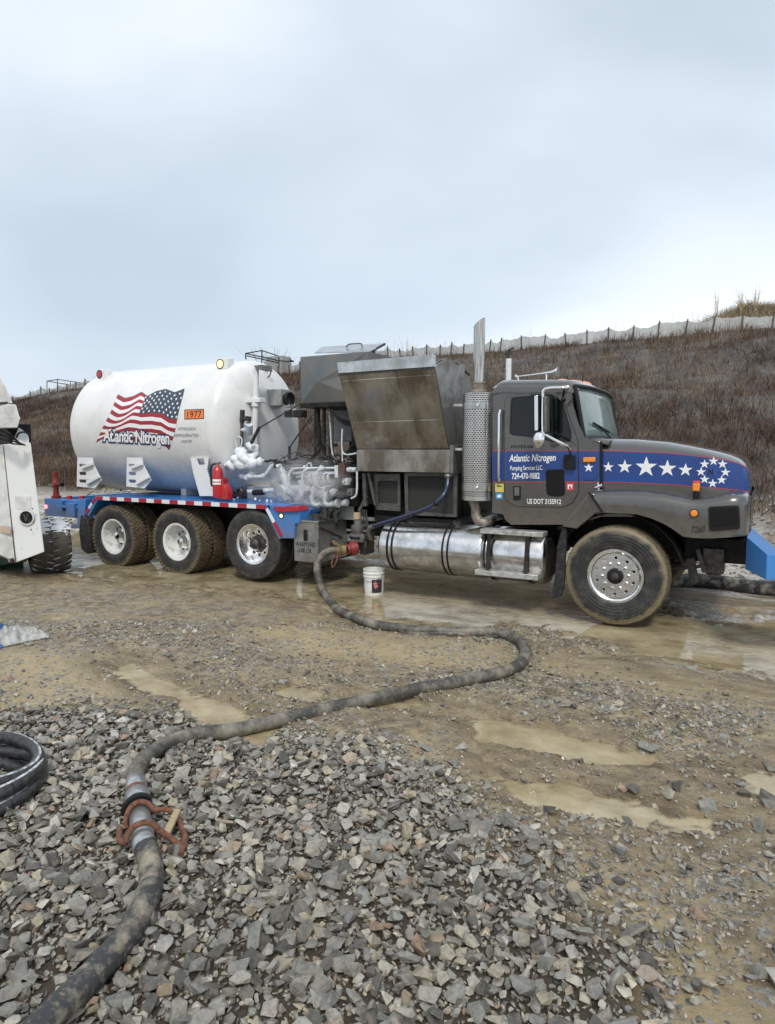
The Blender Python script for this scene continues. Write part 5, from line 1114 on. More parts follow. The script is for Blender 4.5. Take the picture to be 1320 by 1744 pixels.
frost('frost_crust', [(480+9*k, 838+random.uniform(-4, 4), 8.55+random.uniform(-.05, .1), random.uniform(.06, .10)) for k in range(11)] + [(485, 812, 8.8, .10), (478, 800, 8.8, .07), (492, 822, 8.8, .09), (507, 846, 8.6, .07), (530, 848, 8.55, .07), (555, 846, 8.55, .07)], pipew)
pipe('transfer_pipe', [(424, 812), (440, 812), (449, 811), (455, 805), (462, 795), (468, 793), (476, 795)], .030, pipew, 8.45)
pipe('transfer_pipe', [(474, 793, 8.6), (482, 808, 8.6), (490, 830, 8.6)], .06, pipew)
pipe('drain_pipe', [(416, 838), (440, 837), (468, 834)], .035, pipew, 8.4)
pipe('drain_pipe', [(432, 839), (449, 838)], .046, rubblk, 8.38)
b = MB(); b.cyl(P(403, 838, 8.3), P(418, 838, 8.3), .04, 12); b.cyl(P(410, 850, 8.3), P(410, 830, 8.3), .035, 12); b.lathe(P(407, 838, 8.22), [(.05, 0), (.06, .01), (.06, .03), (.02, .035)], 'Y', 12); b.build('drain_valve', dkmetal, T, smooth=True)
MB().bar(P(466, 818, 8.35), P(490, 852, 8.35), .06, .05).build('pipe_bracket', panelg, T); MB().bar(P(455, 800, 8.9), P(470, 850, 8.9), .05, .03).build('pipe_bracket', panelg, T)
pipe('fill_line', [(445, 783), (455, 786), (462, 784), (480, 788), (500, 789), (530, 788), (560, 786)], .018, dkmetal, 8.7)
for i, (a, c_) in enumerate((((478, 775), (492, 777)), ((484, 790), (484, 778)), ((505, 778), (530, 783)), ((520, 793), (600, 781)), ((505, 800), (600, 790)))): pipe('small_line', [a, ((a[0]+c_[0])/2, (a[1]+c_[1])/2+1.5), c_], .010, greymet, 8.75+.03*i)
# pump manifold: bent high-pressure pipes
for k, x in enumerate((492, 515, 538)):
    pipe('header_pipe', [(598, 798-1*k, 8.5+.06*k), (560, 797, 8.5+.06*k), (x+14, 797.5, 8.45), (x+4, 801, 8.40), (x, 810, 8.38), (x, 822, 8.38), (x+4, 829, 8.4), (x+14, 832, 8.45)], .016, pipew, n=5)
for k, x in enumerate((527, 535, 543, 551, 559)):
    pipe('bent_pipe', [(x+10, 806, 8.5), (x+2, 806.5, 8.46), (x-1, 811, 8.44), (x, 817, 8.44), (x+4, 821, 8.5)], .013, pipew, n=4, seg=8)
pipe('header_pipe', [(500, 806), (530, 804.5), (575, 805)], .02, pipew, 8.55)
pipe('header_pipe', [(505, 812), (540, 811), (580, 812)], .02, pipew, 8.62)
for x in (530, 552): pipe('drop_pipe', [(x+4, 835, 8.45), (x+2, 845, 8.42), (x+2, 856, 8.42), (x+8, 860, 8.42), (x+16, 858, 8.42)], .03, pipew)
pipe('manifold', [(520, 857), (560, 858), (592, 856)], .05, pipew, 8.6)
for x in (486, 505, 524, 543, 562):
    b = MB(); b.lathe(P(x, 836, 8.62), [(0, -.12), (.07, -.12), (.085, -.1), (.085, .0), (.06, .02), (.06, .3)], 'Y', 16); b.build('pump_head', frostm, T, smooth=True, angle=40)
b = MB(); c = Vector(P(586, 801, 8.5)); b.box(c.x-.055, c.x+.055, 8.42, 8.56, c.z-.10, c.z+.10); b.build('shutoff_valve', mat('rusty valve', (.10, .045, .035), .6, col2=(.03, .03, .03), nscale=20), T, bevel=.01)
b = MB(); b.box(c.x-.13, c.x-.06, 8.44, 8.56, c.z-.11, c.z+.07); b.build('valve_block', pipew, T, bevel=.01)
pipe('header_pipe', [(592, 800), (607, 800)], .035, pipew, 8.5)
pipe('lifting_eye', [(522, 797), (524, 790), (529, 789), (531, 796)], .010, pipew, 8.5); pipe('lifting_eye', [(584, 789), (585, 783), (589, 782), (590, 789)], .010, greymet, 8.5)
pipe('bleed_line', [(608, 803), (608, 832), (606, 844), (598, 849)], .014, pipew, 8.35)
pipe('bleed_line', [(583, 730), (584, 771), (608, 772)], .012, pipew, 8.5); pipe('bleed_line', [(583, 770), (583, 786)], .010, pipew, 8.5)
for x0, x1 in ((520, 553), (573, 604)):
    b = MB(); b.bar(P(x0, 793, 8.55), P(x1, 757, 8.75), .05, .05); b.build('brace', black, T)
b = MB(); b.bar(P(518, 795, 8.6), P(610, 793, 8.6), .05, .05); b.bar(P(500, 805, 8.7), P(500, 870, 8.7), .06); b.build('pump_frame', black, T)
for k, x in enumerate((495, 513, 531, 549, 567)):   # bonnets, flanges and little valves crowding the pump
    b = MB(); b.cyl(P(x, 829, 8.6), P(x, 818, 8.6), .035, 10); b.lathe(P(x, 820, 8.6), [(0, .02), (.05, .02), (.05, -.01), (0, -.01)], 'Z', 10); b.build('valve_bonnet', pipew if k % 2 else greymet, T, smooth=True, angle=40)
for k, (x, y) in enumerate(((503, 797), (520, 797), (548, 797), (470, 793), (449, 811), (575, 805), (566, 812), (540, 858), (575, 857))):
    b = MB(); c0 = Vector(P(x, y, 8.52 if x > 480 else 8.45)); b.tube([c0-Vector((.018, 0, 0)), c0+Vector((.018, 0, 0))], .042 if y < 850 else .065, 12); b.build('pipe_flange', pipew if k % 3 else dkmetal, T, smooth=True, angle=40)
for k, (x, y, h_) in enumerate(((482, 784, 9), (500, 786, 12), (556, 786, 10), (468, 783, 7), (596, 786, 12))):
    b = MB(); b.cyl(P(x, y+h_, 8.6), P(x, y, 8.6), .014, 8); c0 = P(x, y, 8.6); b.lathe(c0, [(0, .012), (.045, .010), (.05, 0), (.04, -.01), (0, -.01)], 'Z', 14); b.build('hand_wheel', dkmetal if k % 2 else greymet, T, smooth=True, angle=40)
for k in range(8): pipe('signal_cable', [(470+k*3, 790+k*2, 8.9), (490+k*9, 775+(k*7) % 20, 8.85), (520+k*8, 770+(k*11) % 24, 8.9), (545+k*7, 795, 9.0)], .008, rubblk if k % 2 else greymet, seg=6)
for k, (x, y) in enumerate(((523, 842), (541, 824), (560, 835), (578, 842), (590, 820), (598, 838))):
    b = MB(); c0 = Vector(P(x, y, 8.5)); b.box(c0.x-.04, c0.x+.04, 8.46, 8.58, c0.z-.05, c0.z+.05); b.cyl(c0+Vector((0, -.04, 0)), c0+Vector((0, -.09, 0)), .02, 8); b.build('pump_block', (dkmetal, pipew, greymet)[k % 3], T, bevel=.008)
# machinery mass under the hood box
b = MB(); b.box(X_(580, 830, 8.7), X_(612, 830, 8.7), 8.65, 9.5, Z_(600, 862, 8.7), Z_(600, 812, 8.7)); b.ball(P(590, 826, 8.6), .13, 14, 9); b.build('pump_motor', black, T, smooth=True, bevel=.02)
b = MB(); b.box(-6.35, -4.15, 9.0, 10.2, .9, 1.75); b.box(-7.3, -6.2, 9.3, 10.4, 1.0, 1.5); b.build('deck_engine', black, T, bevel=.03)
b = MB(); b.box(-6.5, -5.4, 8.75, 10.1, .92, 1.18); b.build('pump_bed', panelg, T, bevel=.01)
b = MB(); b.box(X_(564, 740, 9.6), X_(600, 740, 9.6), 9.6, 10.3, Z_(580, 752, 9.6), Z_(580, 690, 9.6)); b.build('control_cabinet', panelg, T, bevel=.01)
for x, m in ((537, dkmetal), (543, greymet), (552, dkmetal), (562, dkmetal), (566, greymet)):
    b = MB(); b.cyl(P(x, 792, 9.2), P(x, 690, 9.2), .022 if x != 552 else .03, 8); b.build('cylinder_rod', m, T, smooth=True)
b = MB(); b.box(X_(534, 755, 9.15), X_(566, 755, 9.15), 9.1, 9.3, Z_(550, 761, 9.15), Z_(550, 755, 9.15)); b.box(X_(536, 770, 9.2), X_(550, 770, 9.2), 9.1, 9.3, Z_(550, 792, 9.15), Z_(550, 775, 9.15)); b.build('rod_clamp', dkmetal, T)
pipe('hydraulic_hose', [(561, 700), (563, 735), (565, 765), (570, 785), (580, 800)], .014, pipew, 9.0)
for k in range(7): pipe('cable', [(560+k*1.2, 697+k*.8, 8.7), (570+k, 703+k*2, 8.65), (582+k, 712+k*1.8, 8.6), (597+k, 716+k*1.6, 8.6), (612, 700+k*3, 8.8)], .012, rubblk, seg=6)
for k in range(9): pipe('cable', [(545+k*6, 800+random.uniform(-20, 5), 8.9), (560+k*4, 790+random.uniform(-15, 15), 8.8), (585+k*2, 800+random.uniform(-15, 15), 8.85), (602, 780+k*4, 8.9)], .009, dkmetal, seg=6)
# small platform behind, seen over the tank: pipes of the upper box
b = MB(); b.box(X_(512, 690, 8.8), X_(612, 690, 8.8), 8.8, 10.2, Z_(560, 693, 8.8), Z_(560, 685.5, 8.8)); b.build('box_floor', black, T, bevel=.004)
MB().bar(P(540, 694, 8.9), P(545, 760, 8.9), .05).build('box_support', black, T); MB().bar(P(604, 700, 8.9), P(604, 800, 8.9), .07).build('box_support', black, T); MB().bar(P(600, 700, 10.), P(600, 800, 10.), .07).build('box_support', black, T)
# ---- upper stainless box with raised lid
BY = 8.85
A_, B_, C_, D_ = P(513, 684.5, BY), P(625, 685, BY), P(626, 598, BY), P(511.5, 607.5, BY)
zt = Z_(560, 604, BY); zb = Z_(560, 685, BY); xa = X_(512, 640, BY); xb = X_(628, 640, BY)
b = MB()
# near wall with pressed diamond creases
mz = (zt+zb)/2
cz_ = [(xa, BY, zb), (xb, BY, zb), (xb, BY, zt), (xa, BY, zt), (xa+.28*(xb-xa), BY-.035, mz-.04), (xa+.62*(xb-xa), BY-.005, mz+.02), (xa+.12*(xb-xa), BY, zb), (xa+.62*(xb-xa), BY-.02, zb)]
b.add(cz_[:6], [(0, 4, 3), (0, 1, 4), (1, 5, 4), (1, 2, 5), (2, 4, 5), (2, 3, 4)]); b.box(xa, xa+.02, BY, 10.2, zb, zt); b.box(xb-.02, xb, BY, 10.2, zb, zt); b.box(xa+.02, xb-.02, 10.15, 10.2, zb, zt)
ub = b.build('upper_box', steeld if False else mat('blue grey stainless', (.155, .165, .165), .34, metal=.85, col2=(.25, .23, .20), nscale=1.6, nlo=.40, nhi=.72, rvar=.08), T)
b = MB(); b.hexa([P(536, 606, BY), P(640, 601, BY), (X_(640, 600, BY), 10.2, zt+.03), (X_(530, 600, BY), 10.2, zt+.03)] + [(p[0], p[1], p[2]+.02) for p in (P(536, 606, BY), P(640, 601, BY), (X_(640, 600, BY), 10.2, zt+.03), (X_(530, 600, BY), 10.2, zt+.03))])
lid = MB(); a1, a2 = Vector(P(536, 602, 9.0)), Vector(P(630, 600, 9.0)); a3, a4 = Vector(P(657, 585.5, 9.9)), Vector(P(548, 592, 9.9))
u_ = Vector((0, 0, .015)); lid.hexa([a1, a2, a3, a4, a1+u_, a2+u_, a3+u_, a4+u_]); ld = lid.build('lid', steel2, ub, bevel=.003)
pipe('lid_handle', [(590, 592, 9.4), (592, 588, 9.4), (596, 586, 9.4), (613, 585, 9.4), (616, 587, 9.4), (617, 591, 9.4)], .012, greymet, par=ld, n=4, seg=8)
b = MB(); b.bar(P(637, 598, 9.4), P(637, 616, 9.4), .03); b.bar(P(630, 600, 9.2), P(655, 586, 9.6), .03); b.build('lid_strut', dkmetal, ub)
# ---- hood box over the exhaust (outward leaning door, shelf, gusset, housing)
HB = 8.42; HT = 8.07
def cornr(px, py, Y): return Vector(P(px, py, Y))
b = MB(); q = [cornr(608, 764.5, HB), cornr(764, 763.5, HB), cornr(737.5, 624, HT), cornr(576.5, 636, HT)]; n_ = Vector((0, .03, 0)); b.hexa([q[0], q[1], q[1]+n_, q[0]+n_, q[3], q[2], q[2]+n_, q[3]+n_]); hd = b.build('heater_door', steel, T, bevel=.003)
b = MB(); q2 = [cornr(576.5, 636, HT-.03), cornr(738, 624.5, HT-.03), cornr(737, 603.5, HT-.03), cornr(573.5, 617.5, HT-.03)]; bk = Vector((0, .09, .0)); b.hexa([q2[0], q2[1], q2[1]+bk, q2[0]+bk, q2[3], q2[2], q2[2]+bk, q2[3]+bk]); b.build('door_lip', steel2, hd, bevel=.004)
b = MB(); b.bar(cornr(577, 638.5, HT-.01), cornr(738.5, 626.5, HT-.01), .012, .03); b.build('door_hem', dkmetal, hd)
b = MB(); f1, f2 = cornr(577.5, 639, HT), cornr(739, 627, HT)
for t in (.10, .64):   # pressed ribs of the door
    a_ = q[3].lerp(q[0], t) + Vector((.05, -.004, 0)); c_ = q[2].lerp(q[1], t) + Vector((-.05, -.004, 0)); bb_ = MB(); bb_.bar(a_, c_, .003, .008); bb_.build('door_rib', steel, hd)
bb_ = MB(); bb_.bar(q[3].lerp(q[2], .62).lerp(q[0].lerp(q[1], .62), .03)+Vector((0, -.004, 0)), q[3].lerp(q[2], .62).lerp(q[0].lerp(q[1], .62), .28)+Vector((0, -.004, 0)), .008, .01); bb_.build('door_rib', steel, hd)
zb0, zb1 = Z_(690, 804, HB-.03), Z_(690, 766, HB-.03); xh0, xh1 = X_(607.5, 785, HB-.03), X_(766, 785, HB-.03)
b = MB(); b.box(xh0, xh1, HB-.03, HB+.25, zb0, zb1); b.build('lower_trough', steel, T, bevel=.004)
# right edge angle and gusset
b = MB(); b.box(xh1+.002, xh1+.05, HB-.03, 9.0, zb0-.01, zb1+.06); b.build('trough_end', greymet, T, bevel=.004)
b = MB(); xg_ = xh1+.01; g1 = cornr(764, 763, HB); g2 = cornr(738, 624, HT)
pts_ = [(g1.x, HB+.03, g1.z), (g2.x+.0, HT+.03, g2.z), (g2.x+.02, 8.35, Z_(757, 613, 8.4)), (g1.x, 8.9, Z_(770, 617, 8.6)), (g1.x, 8.9, g1.z)]
b.add(pts_ + [(p[0]+.012, p[1], p[2]) for p in pts_], [(0, 1, 2, 3, 4), (9, 8, 7, 6, 5)] + [(i, i+5, (i+1) % 5+5, (i+1) % 5) for i in range(5)]); b.build('door_gusset', steeld, T)
b = MB(); xh2 = X_(772, 700, 8.6); zt1 = Z_(770, 617, 8.6); zt2 = zt1 - .06
b.hexa([(xh0+.1, 8.6, zb0), (xh2, 8.6, zb0), (xh2, 9.9, zb0), (xh0+.1, 9.9, zb0), (xh0+.1, 8.6, zt1), (xh2, 8.6, zt1), (xh2, 9.15, zt1-.12), (xh0+.1, 9.15, zt1-.12)])
hs_ = b.build('heater_housing', steeld, T, bevel=.006)
b = MB(); b.tube([P(738, 622, 8.15), P(748, 614, 8.35), P(760, 612, 8.5), P(769, 616, 8.6)], .012, 8); b.bar((xh2, 8.62, zt1+.01), (xh2, 9.15, zt1-.11), .04, .025); b.build('housing_rim', greymet, T)
# mesh panels below
def mesh_mat():
    m = bpy.data.materials.new('expanded mesh'); m.use_nodes = True; t = m.node_tree; bs = t.nodes['Principled BSDF']; bs.inputs['Roughness'].default_value = .6; bs.inputs['Specular IOR Level'].default_value = .1
    tc = N(t, 'ShaderNodeTexCoord'); sp = N(t, 'ShaderNodeSeparateXYZ'); L(t, tc.outputs['Object'], sp.inputs[0]); outs = []
    for sx_, sz_ in ((1, .55), (1, -.55)):
        a = N(t, 'ShaderNodeMath', operation='MULTIPLY'); L(t, sp.outputs[2], a.inputs[0]); a.inputs[1].default_value = sz_
        c = N(t, 'ShaderNodeMath', operation='ADD'); L(t, sp.outputs[0], c.inputs[0]); L(t, a.outputs[0], c.inputs[1])
        d = N(t, 'ShaderNodeMath', operation='MULTIPLY'); L(t, c.outputs[0], d.inputs[0]); d.inputs[1].default_value = 42
        e = N(t, 'ShaderNodeMath', operation='FRACT'); L(t, d.outputs[0], e.inputs[0]); g_ = N(t, 'ShaderNodeMath', operation='LESS_THAN'); L(t, e.outputs[0], g_.inputs[0]); g_.inputs[1].default_value = .26; outs.append(g_.outputs[0])
    mx_ = N(t, 'ShaderNodeMath', operation='MAXIMUM'); L(t, outs[0], mx_.inputs[0]); L(t, outs[1], mx_.inputs[1])
    L(t, ramp(t, mx_.outputs[0], [(0, (.004, .004, .004)), (1, (.085, .085, .08))]), bs.inputs['Base Color']); return m
exm = mesh_mat(); frm = mat('mesh frame', (.12, .12, .11), .5, metal=.4, col2=(.07, .065, .06), nscale=12)
def meshpanel(pts, Y, wd, inner):
    o = plate('mesh_frame', frm, T, pxpoly(pts, Y), [pxpoly(inner, Y)], Y, Y+.04, bevel=.003)
    b = MB(); b.prism(pxpoly(inner, Y+.03), Y+.03, Y+.036); b.build('mesh', exm, o); return o
meshpanel([(636, 807), (681, 807), (681, 871), (640, 868)], 8.55, .05, [(643, 819), (677, 819), (677, 858), (643, 857)])
meshpanel([(688, 805), (779, 805), (778, 881), (690, 877)], 8.55, .05, [(695, 811), (772, 811), (772, 876), (695, 870)])
b = MB(); b.box(X_(612, 830, 8.9), X_(785, 830, 8.9), 8.75, 8.95, .98, Z_(700, 803, 8.9)); b.build('bulkhead', black, T)
b = MB(); b.bar(P(621, 806, 8.5), P(623, 862, 8.5), .05); b.bar(P(628, 806, 8.5), P(640, 860, 8.5), .035); b.bar(P(612, 870, 8.5), P(625, 845, 8.5), .04); b.build('front_brace', frm, T)
b = MB(); b.box(X_(640, 880, 8.6), X_(840, 880, 8.6), 8.6, 10.0, .93, Z_(720, 882, 8.6)); b.build('sub_frame', black, T, bevel=.005)
pipe('coolant_hose', [(763, 812, 8.35), (762, 828, 8.3), (754, 845, 8.2), (735, 862, 8.15), (700, 876, 8.15), (665, 887, 8.15), (636, 896, 8.2)], .032, bhose, seg=14)
pipe('coolant_hose_end', [(638, 896, 8.2), (630, 899, 8.22), (628, 908, 8.25), (632, 918, 8.3)], .035, greymet, seg=12)
b = MB(); b.lathe(P(763, 811, 8.35), [(.04, -.02), (.05, 0), (.04, .03)], 'Z', 14); b.build('hose_clamp', greymet, T, smooth=True)
for px, py in ((706, 875), (742, 858)):
    b = MB(); c = P(px, py, 8.15); b.ball(c, .037, 10, 6); b.build('hose_clip', rubblk, T, smooth=True)
# ---- lube oil box and pump gear
LY = 8.12; x0_, x1_ = X_(501, 930, LY), X_(542, 930, LY); z0_, z1_ = Z_(520, 957, LY), Z_(520, 889, LY)
b = MB(); b.box(x0_, x1_, LY, LY+.75, z0_, z1_); lb = b.build('lube_oil_box', steeld, T, bevel=.006)
b = MB(); b.box(x0_-.03, x1_+.02, LY-.02, LY+.78, z1_+.001, z1_+.022); b.build('box_lid', steel2, lb, bevel=.004)
b = MB(); b.box(X_(518.5, 900, LY)-.01, X_(522.5, 900, LY)+.01, LY-.016, LY, Z_(520, 921, LY), Z_(520, 902, LY)); b.build('box_latch', rubblk, lb, bevel=.006)
lettering('box_lettering', 'WARM END', ink, lb, onplane((503.5, 930.5), (537, 932.5), (503.5, 922.5), (537, 924), LY-.004)); lettering('box_lettering', 'LUBE OIL', ink, lb, onplane((507, 940.5), (531, 942), (507, 932.5), (531, 934.5), LY-.004))
b = MB(); b.lathe((x1_, LY+.35, (z0_+z1_)/2-.05), [(.07, .0), (.07, .02), (.05, .03)], 'X', 18) if False else b.lathe((0, LY+.38, (z0_+z1_)/2-.06), [(.08, x1_), (.08, x1_+.02), (.055, x1_+.03), (0, x1_+.03)], 'X', 18); b.build('box_port', dkmetal, lb, smooth=True)
b = MB(); b.bar((x1_+.01, LY+.02, z1_-.06), (x1_+.01, LY+.6, z1_-.28), .02, .02); b.build('box_stay', dkmetal, lb)
b = MB(); c = Vector((x0_+.30, LY+.15, z1_+.02)); b.cyl(c, c+Vector((0, 0, .05)), .06, 10); b.bar(c+Vector((-.12, 0, .06)), c+Vector((.12, .05, .06)), .05, .05); b.cyl(c+Vector((.1, .05, .03)), c+Vector((.1, .05, .13)), .05, 10); b.build('box_valve', dkmetal, T, smooth=True, angle=40)
for k, px in enumerate((549, 560, 572)): pipe('elbow_pipe', [(px, 889, 8.55), (px-1, 876, 8.55), (px+6, 868, 8.6)], .045, dkmetal)
GY = 8.3
b = MB(); b.box(X_(595, 915, GY), X_(620, 915, GY), GY, GY+.3, Z_(605, 921, GY), Z_(605, 908, GY)); b.build('pump_base', dkmetal, T, bevel=.006)
o = plate('pump_bracket', greymet, T, pxpoly([(591, 910), (618, 911), (618, 924), (591, 922)], GY-.05), [pxpoly([(594, 913), (613, 913), (613, 920), (594, 919)], GY-.05)], GY-.05, GY+.05)
b = MB(); b.lathe(P(610, 905, GY+.05), [(.13, -.06), (.13, -.03), (.08, -.02), (.10, .03), (.10, .08), (.06, .10), (.06, .16), (0, .16)], 'Z', 18); b.cyl(P(591, 903, GY+.05), P(625, 905, GY+.05), .02, 8); b.build('feed_pump', greymet, T, smooth=True, angle=40)
b = MB(); b.lathe(P(608, 879, GY+.05), [(0, .05), (.05, .05), (.052, -.04), (.03, -.05), (.03, -.12)], 'Z', 16); b.build('filler_cap', mat('tan cap', (.42, .34, .20), .5), T, smooth=True)
for k in range(5): pipe('control_line', [(612+k*3, 868, GY+.2), (613+k*3, 885, GY+.15), (620+k*2, 896+k*2, GY+.1), (617+k, 918, GY+.2)], .008, dkmetal, seg=6)
b = MB(); b.box(X_(612, 930, GY), X_(623, 930, GY), GY, GY+.25, Z_(618, 945, GY), Z_(618, 921, GY)); b.build('suction_housing', dkmetal, T, bevel=.02)
ca, cb_ = Vector(P(609, 932, 8.22)), Vector(P(592, 936, 8.12)); dd = (cb_-ca)
b = MB(); b.tube([ca, ca+dd*.25, ca+dd*.26, ca+dd*.7, ca+dd*.72, cb_], [.085, .085, .095, .095, .075, .075], 20); b.build('suction_coupling', redv, T, smooth=True, angle=30)
SUCT = cb_
# ---- bumper
b = MB(); f = lambda px, py, Y: P(px, py, Y)
zt_ = P(1272, 914, 8.0); e1 = Vector(zt_); e2 = Vector(P(1280.5, 899, 9.0)); 
e3 = Vector(P(1324, 936, 8.2)); e4 = Vector(P(1306.5, 943.5, 7.45))
e5 = Vector(P(1340, 945, 7.45)); e6 = Vector(P(1345, 945, 8.2))
bot = lambda v, z: Vector((v.x, v.y, z)); zb5 = .42
zlo = Z_(1309, 988, 7.45); e1b, e4b = Vector(P(1277, 970, 8.0)), bot(e4, zlo); e1b.x = e1.x; e1b.y = e1.y
e5.x = .6; e5.z = e4.z - .0; e6.x = .6; e6.z = e3.z
vs = [e1, e4, e5, e6, e3, e2, e1b, e4b, bot(e5, zlo), bot(e6, zlo), bot(e3, zlo), bot(e2, e1b.z)]
b.add(vs, [(0, 1, 4, 5), (1, 2, 3, 4), (0, 6, 7, 1), (1, 7, 8, 2), (2, 8, 9, 3), (3, 9, 10, 4), (4, 10, 11, 5), (5, 11, 6, 0), (6, 11, 10, 7), (7, 10, 9, 8)])
b.build('front_bumper', bluep, T, bevel=.008)

# ------------------------------------------------------------------ fire extinguisher on the deck
ex = Vector((X_(372, 845, 8.2), 8.2, DZ))
fe = thing('fire_extinguisher', 'red fire extinguisher with black hose standing on the blue deck below the white tank', 'fire extinguisher', ex)
def exz(py): return Z_(372, py, 8.2)
cx = X_(371, 820, 8.2)
b = MB(); b.lathe((cx, 8.2, 0), [(0, exz(847)), (.075, exz(847)), (.08, exz(844)), (.08, exz(805)), (.07, exz(799)), (.035, exz(794)), (.025, exz(792))], 'Z', 24); b.build('cylinder', red, fe, smooth=True)
b = MB(); b.lathe((cx, 8.2, 0), [(.082, exz(825)), (.082, exz(816))], 'Z', 24); b.build('label', inkw, fe, smooth=True)
b = MB(); b.lathe((cx, 8.2, 0), [(.0835, exz(821.5)), (.0835, exz(819.8))], 'Z', 24); b.build('label_line', red, fe, smooth=True)
b = MB(); b.cyl((cx, 8.2, exz(792)), (cx, 8.2, exz(789)), .025, 10); b.bar((cx-.06, 8.2, exz(791)), (cx+.07, 8.2, exz(787)), .02, .015); b.bar((cx-.03, 8.2, exz(789.5)), (cx+.07, 8.2, exz(789.5)), .02, .012); b.build('valve', greymet, fe)
b = MB(); b.tube(smoothpath([(cx-.02, 8.2, exz(790)), (cx-.09, 8.19, exz(791.5)), (cx-.12, 8.18, exz(800)), (cx-.11, 8.17, exz(822)), (cx-.09, 8.16, exz(828))]), .014, 8); b.build('hose', rubblk, fe, smooth=True)
b = MB(); b.prism([(cx+.05, exz(850)), (cx+.21, exz(850)), (cx+.21, exz(838)), (cx+.16, exz(828)), (cx+.12, exz(823)), (cx+.12, exz(814)), (cx+.09, exz(814)), (cx+.05, exz(825))], 8.18, 8.30); b.build('bracket', red, fe, bevel=.006)

# ------------------------------------------------------------------ hoses on the ground
def hose_mat(name, mud, dark, lo, hi, sc=7.):
    m = bpy.data.materials.new(name); m.use_nodes = True; t = m.node_tree; bs = t.nodes['Principled BSDF']; bs.inputs['Roughness'].default_value = .55
    tc = N(t, 'ShaderNodeTexCoord'); n = N(t, 'ShaderNodeTexNoise'); n.inputs['Scale'].default_value = sc; n.inputs['Detail'].default_value = 9; n.inputs['Roughness'].default_value = .68; L(t, tc.outputs['Object'], n.inputs[0])
    n2 = N(t, 'ShaderNodeTexNoise'); n2.inputs['Scale'].default_value = sc*9; n2.inputs['Detail'].default_value = 6; L(t, tc.outputs['Object'], n2.inputs[0])
    c = ramp(t, n.outputs[0], [(lo, dark), (hi, mud)]); mi = N(t, 'ShaderNodeMix', data_type='RGBA'); L(t, ramp(t, n2.outputs[0], [(.55, 0.), (.72, .5)]), mi.inputs[0]); L(t, c, mi.inputs[6]); mi.inputs[7].default_value = (*mud, 1)
    L(t, mi.outputs[2], bs.inputs['Base Color']); bp = N(t, 'ShaderNodeBump'); bp.inputs['Strength'].default_value = .5; bp.inputs['Distance'].default_value = .006; L(t, n2.outputs[0], bp.inputs['Height']); L(t, bp.outputs[0], bs.inputs['Normal']); return m
hm_far = hose_mat('muddy grey hose', (.24, .215, .17), (.050, .047, .042), .44, .62, 4.)
hm_near = hose_mat('black hose with clay', (.30, .26, .19), (.036, .037, .038), .46, .60, 4.2)
HR = .051
def gpt(px, py, r=HR, lift=0.):   # a point of the hose axis lying on the ground
    x, y = PG(px, py, r); return (x, y, max(h1(x, y), WL) + r*.92 + lift)
hose = thing('suction_hose', 'thick muddy hose snaking from the truck over mud and gravel to the bottom left', 'hose', (PG(700, 1175)[0], PG(700, 1175)[1], 0))
s0 = SUCT
air = [P(578, 936, 8.10), P(562, 938, 8.07), P(549, 946, 8.04), P(541, 960, 8.0), P(541, 976, 7.95), P(546, 995, 7.9)]
gnd = [(555, 1010), (573, 1033), (600, 1052), (640, 1066), (700, 1072), (770, 1075), (830, 1079), (868, 1087), (891, 1102), (894, 1121), (880, 1139), (845, 1152), (780, 1162), (700, 1175), (600, 1192), (500, 1214), (400, 1236), (340, 1249), (290, 1268), (250, 1296), (232, 1322), (231, 1345)]
pts = [Vector(p) for p in air] + [Vector(gpt(*p)) for p in gnd]
b = MB(); b.tube(smoothpath(pts, 10), HR, 20); b.build('hose_length', hm_far, hose, smooth=True)
gn2 = [(247, 1452), (255, 1478), (258, 1508), (251, 1545), (228, 1590), (190, 1640), (140, 1695), (85, 1750), (20, 1815), (-60, 1900)]
b = MB(); b.tube(smoothpath([Vector(gpt(p[0], p[1], .053, .010)) for p in gn2], 10), .053, 24); b.build('hose_length', hm_near, hose, smooth=True)
# couplings between the two lengths
ca = Vector(gpt(231, 1340)); cb = Vector(gpt(247, 1462, .056, .012)); dv = (cb-ca); ln = dv.length; dn = dv.normalized()
def cp(t): return ca + dv*t
galv = mat('galvanised ferrule', (.50, .52, .53), .38, metal=.8, col2=(.30, .30, .28), nscale=22, rvar=.1)
rust = mat('rusty orange steel', (.20, .08, .042), .8, col2=(.07, .034, .024), nscale=40, bump=.5, bscale=80)
rr = lambda name, t0, t1, r, m, **k: MB().tube([cp(t0), cp(t0+.01), cp(t1-.01), cp(t1)], [r*.92, r, r, r*.92], 28).build(name, m, hose, smooth=True, angle=50, **k)
rr('ferrule', -.03, .17, .056, galv); rr('orange_ring', .15, .23, .060, rust); rr('coupling_collar', .22, .42, .068, galv); rr('gasket', .36, .50, .070, rubblk); rr('spool', .48, .98, .054, galv)
side = dn.cross(Vector((0, 0, 1))).normalized(); upv = side.cross(dn).normalized()
if side.x < 0: side = -side
def ringpath(t, r, a0, a1, n=18, sl=0.): return [cp(t + sl*math.sin(math.radians(a0+(a1-a0)*k/n))) + side*(r*math.cos(math.radians(a0+(a1-a0)*k/n))) + upv*(r*math.sin(math.radians(a0+(a1-a0)*k/n))) for k in range(n+1)]
b = MB(); pth = ringpath(.58, .070, 200, 20, sl=-.06); pth += [cp(.56)+side*.12+upv*.02, cp(.60)+side*.165+upv*.0, cp(.74)+side*.185-upv*.01]; b.tube(smoothpath(pth, 2), .0125, 10); b.build('cam_handle', rust, hose, smooth=True)
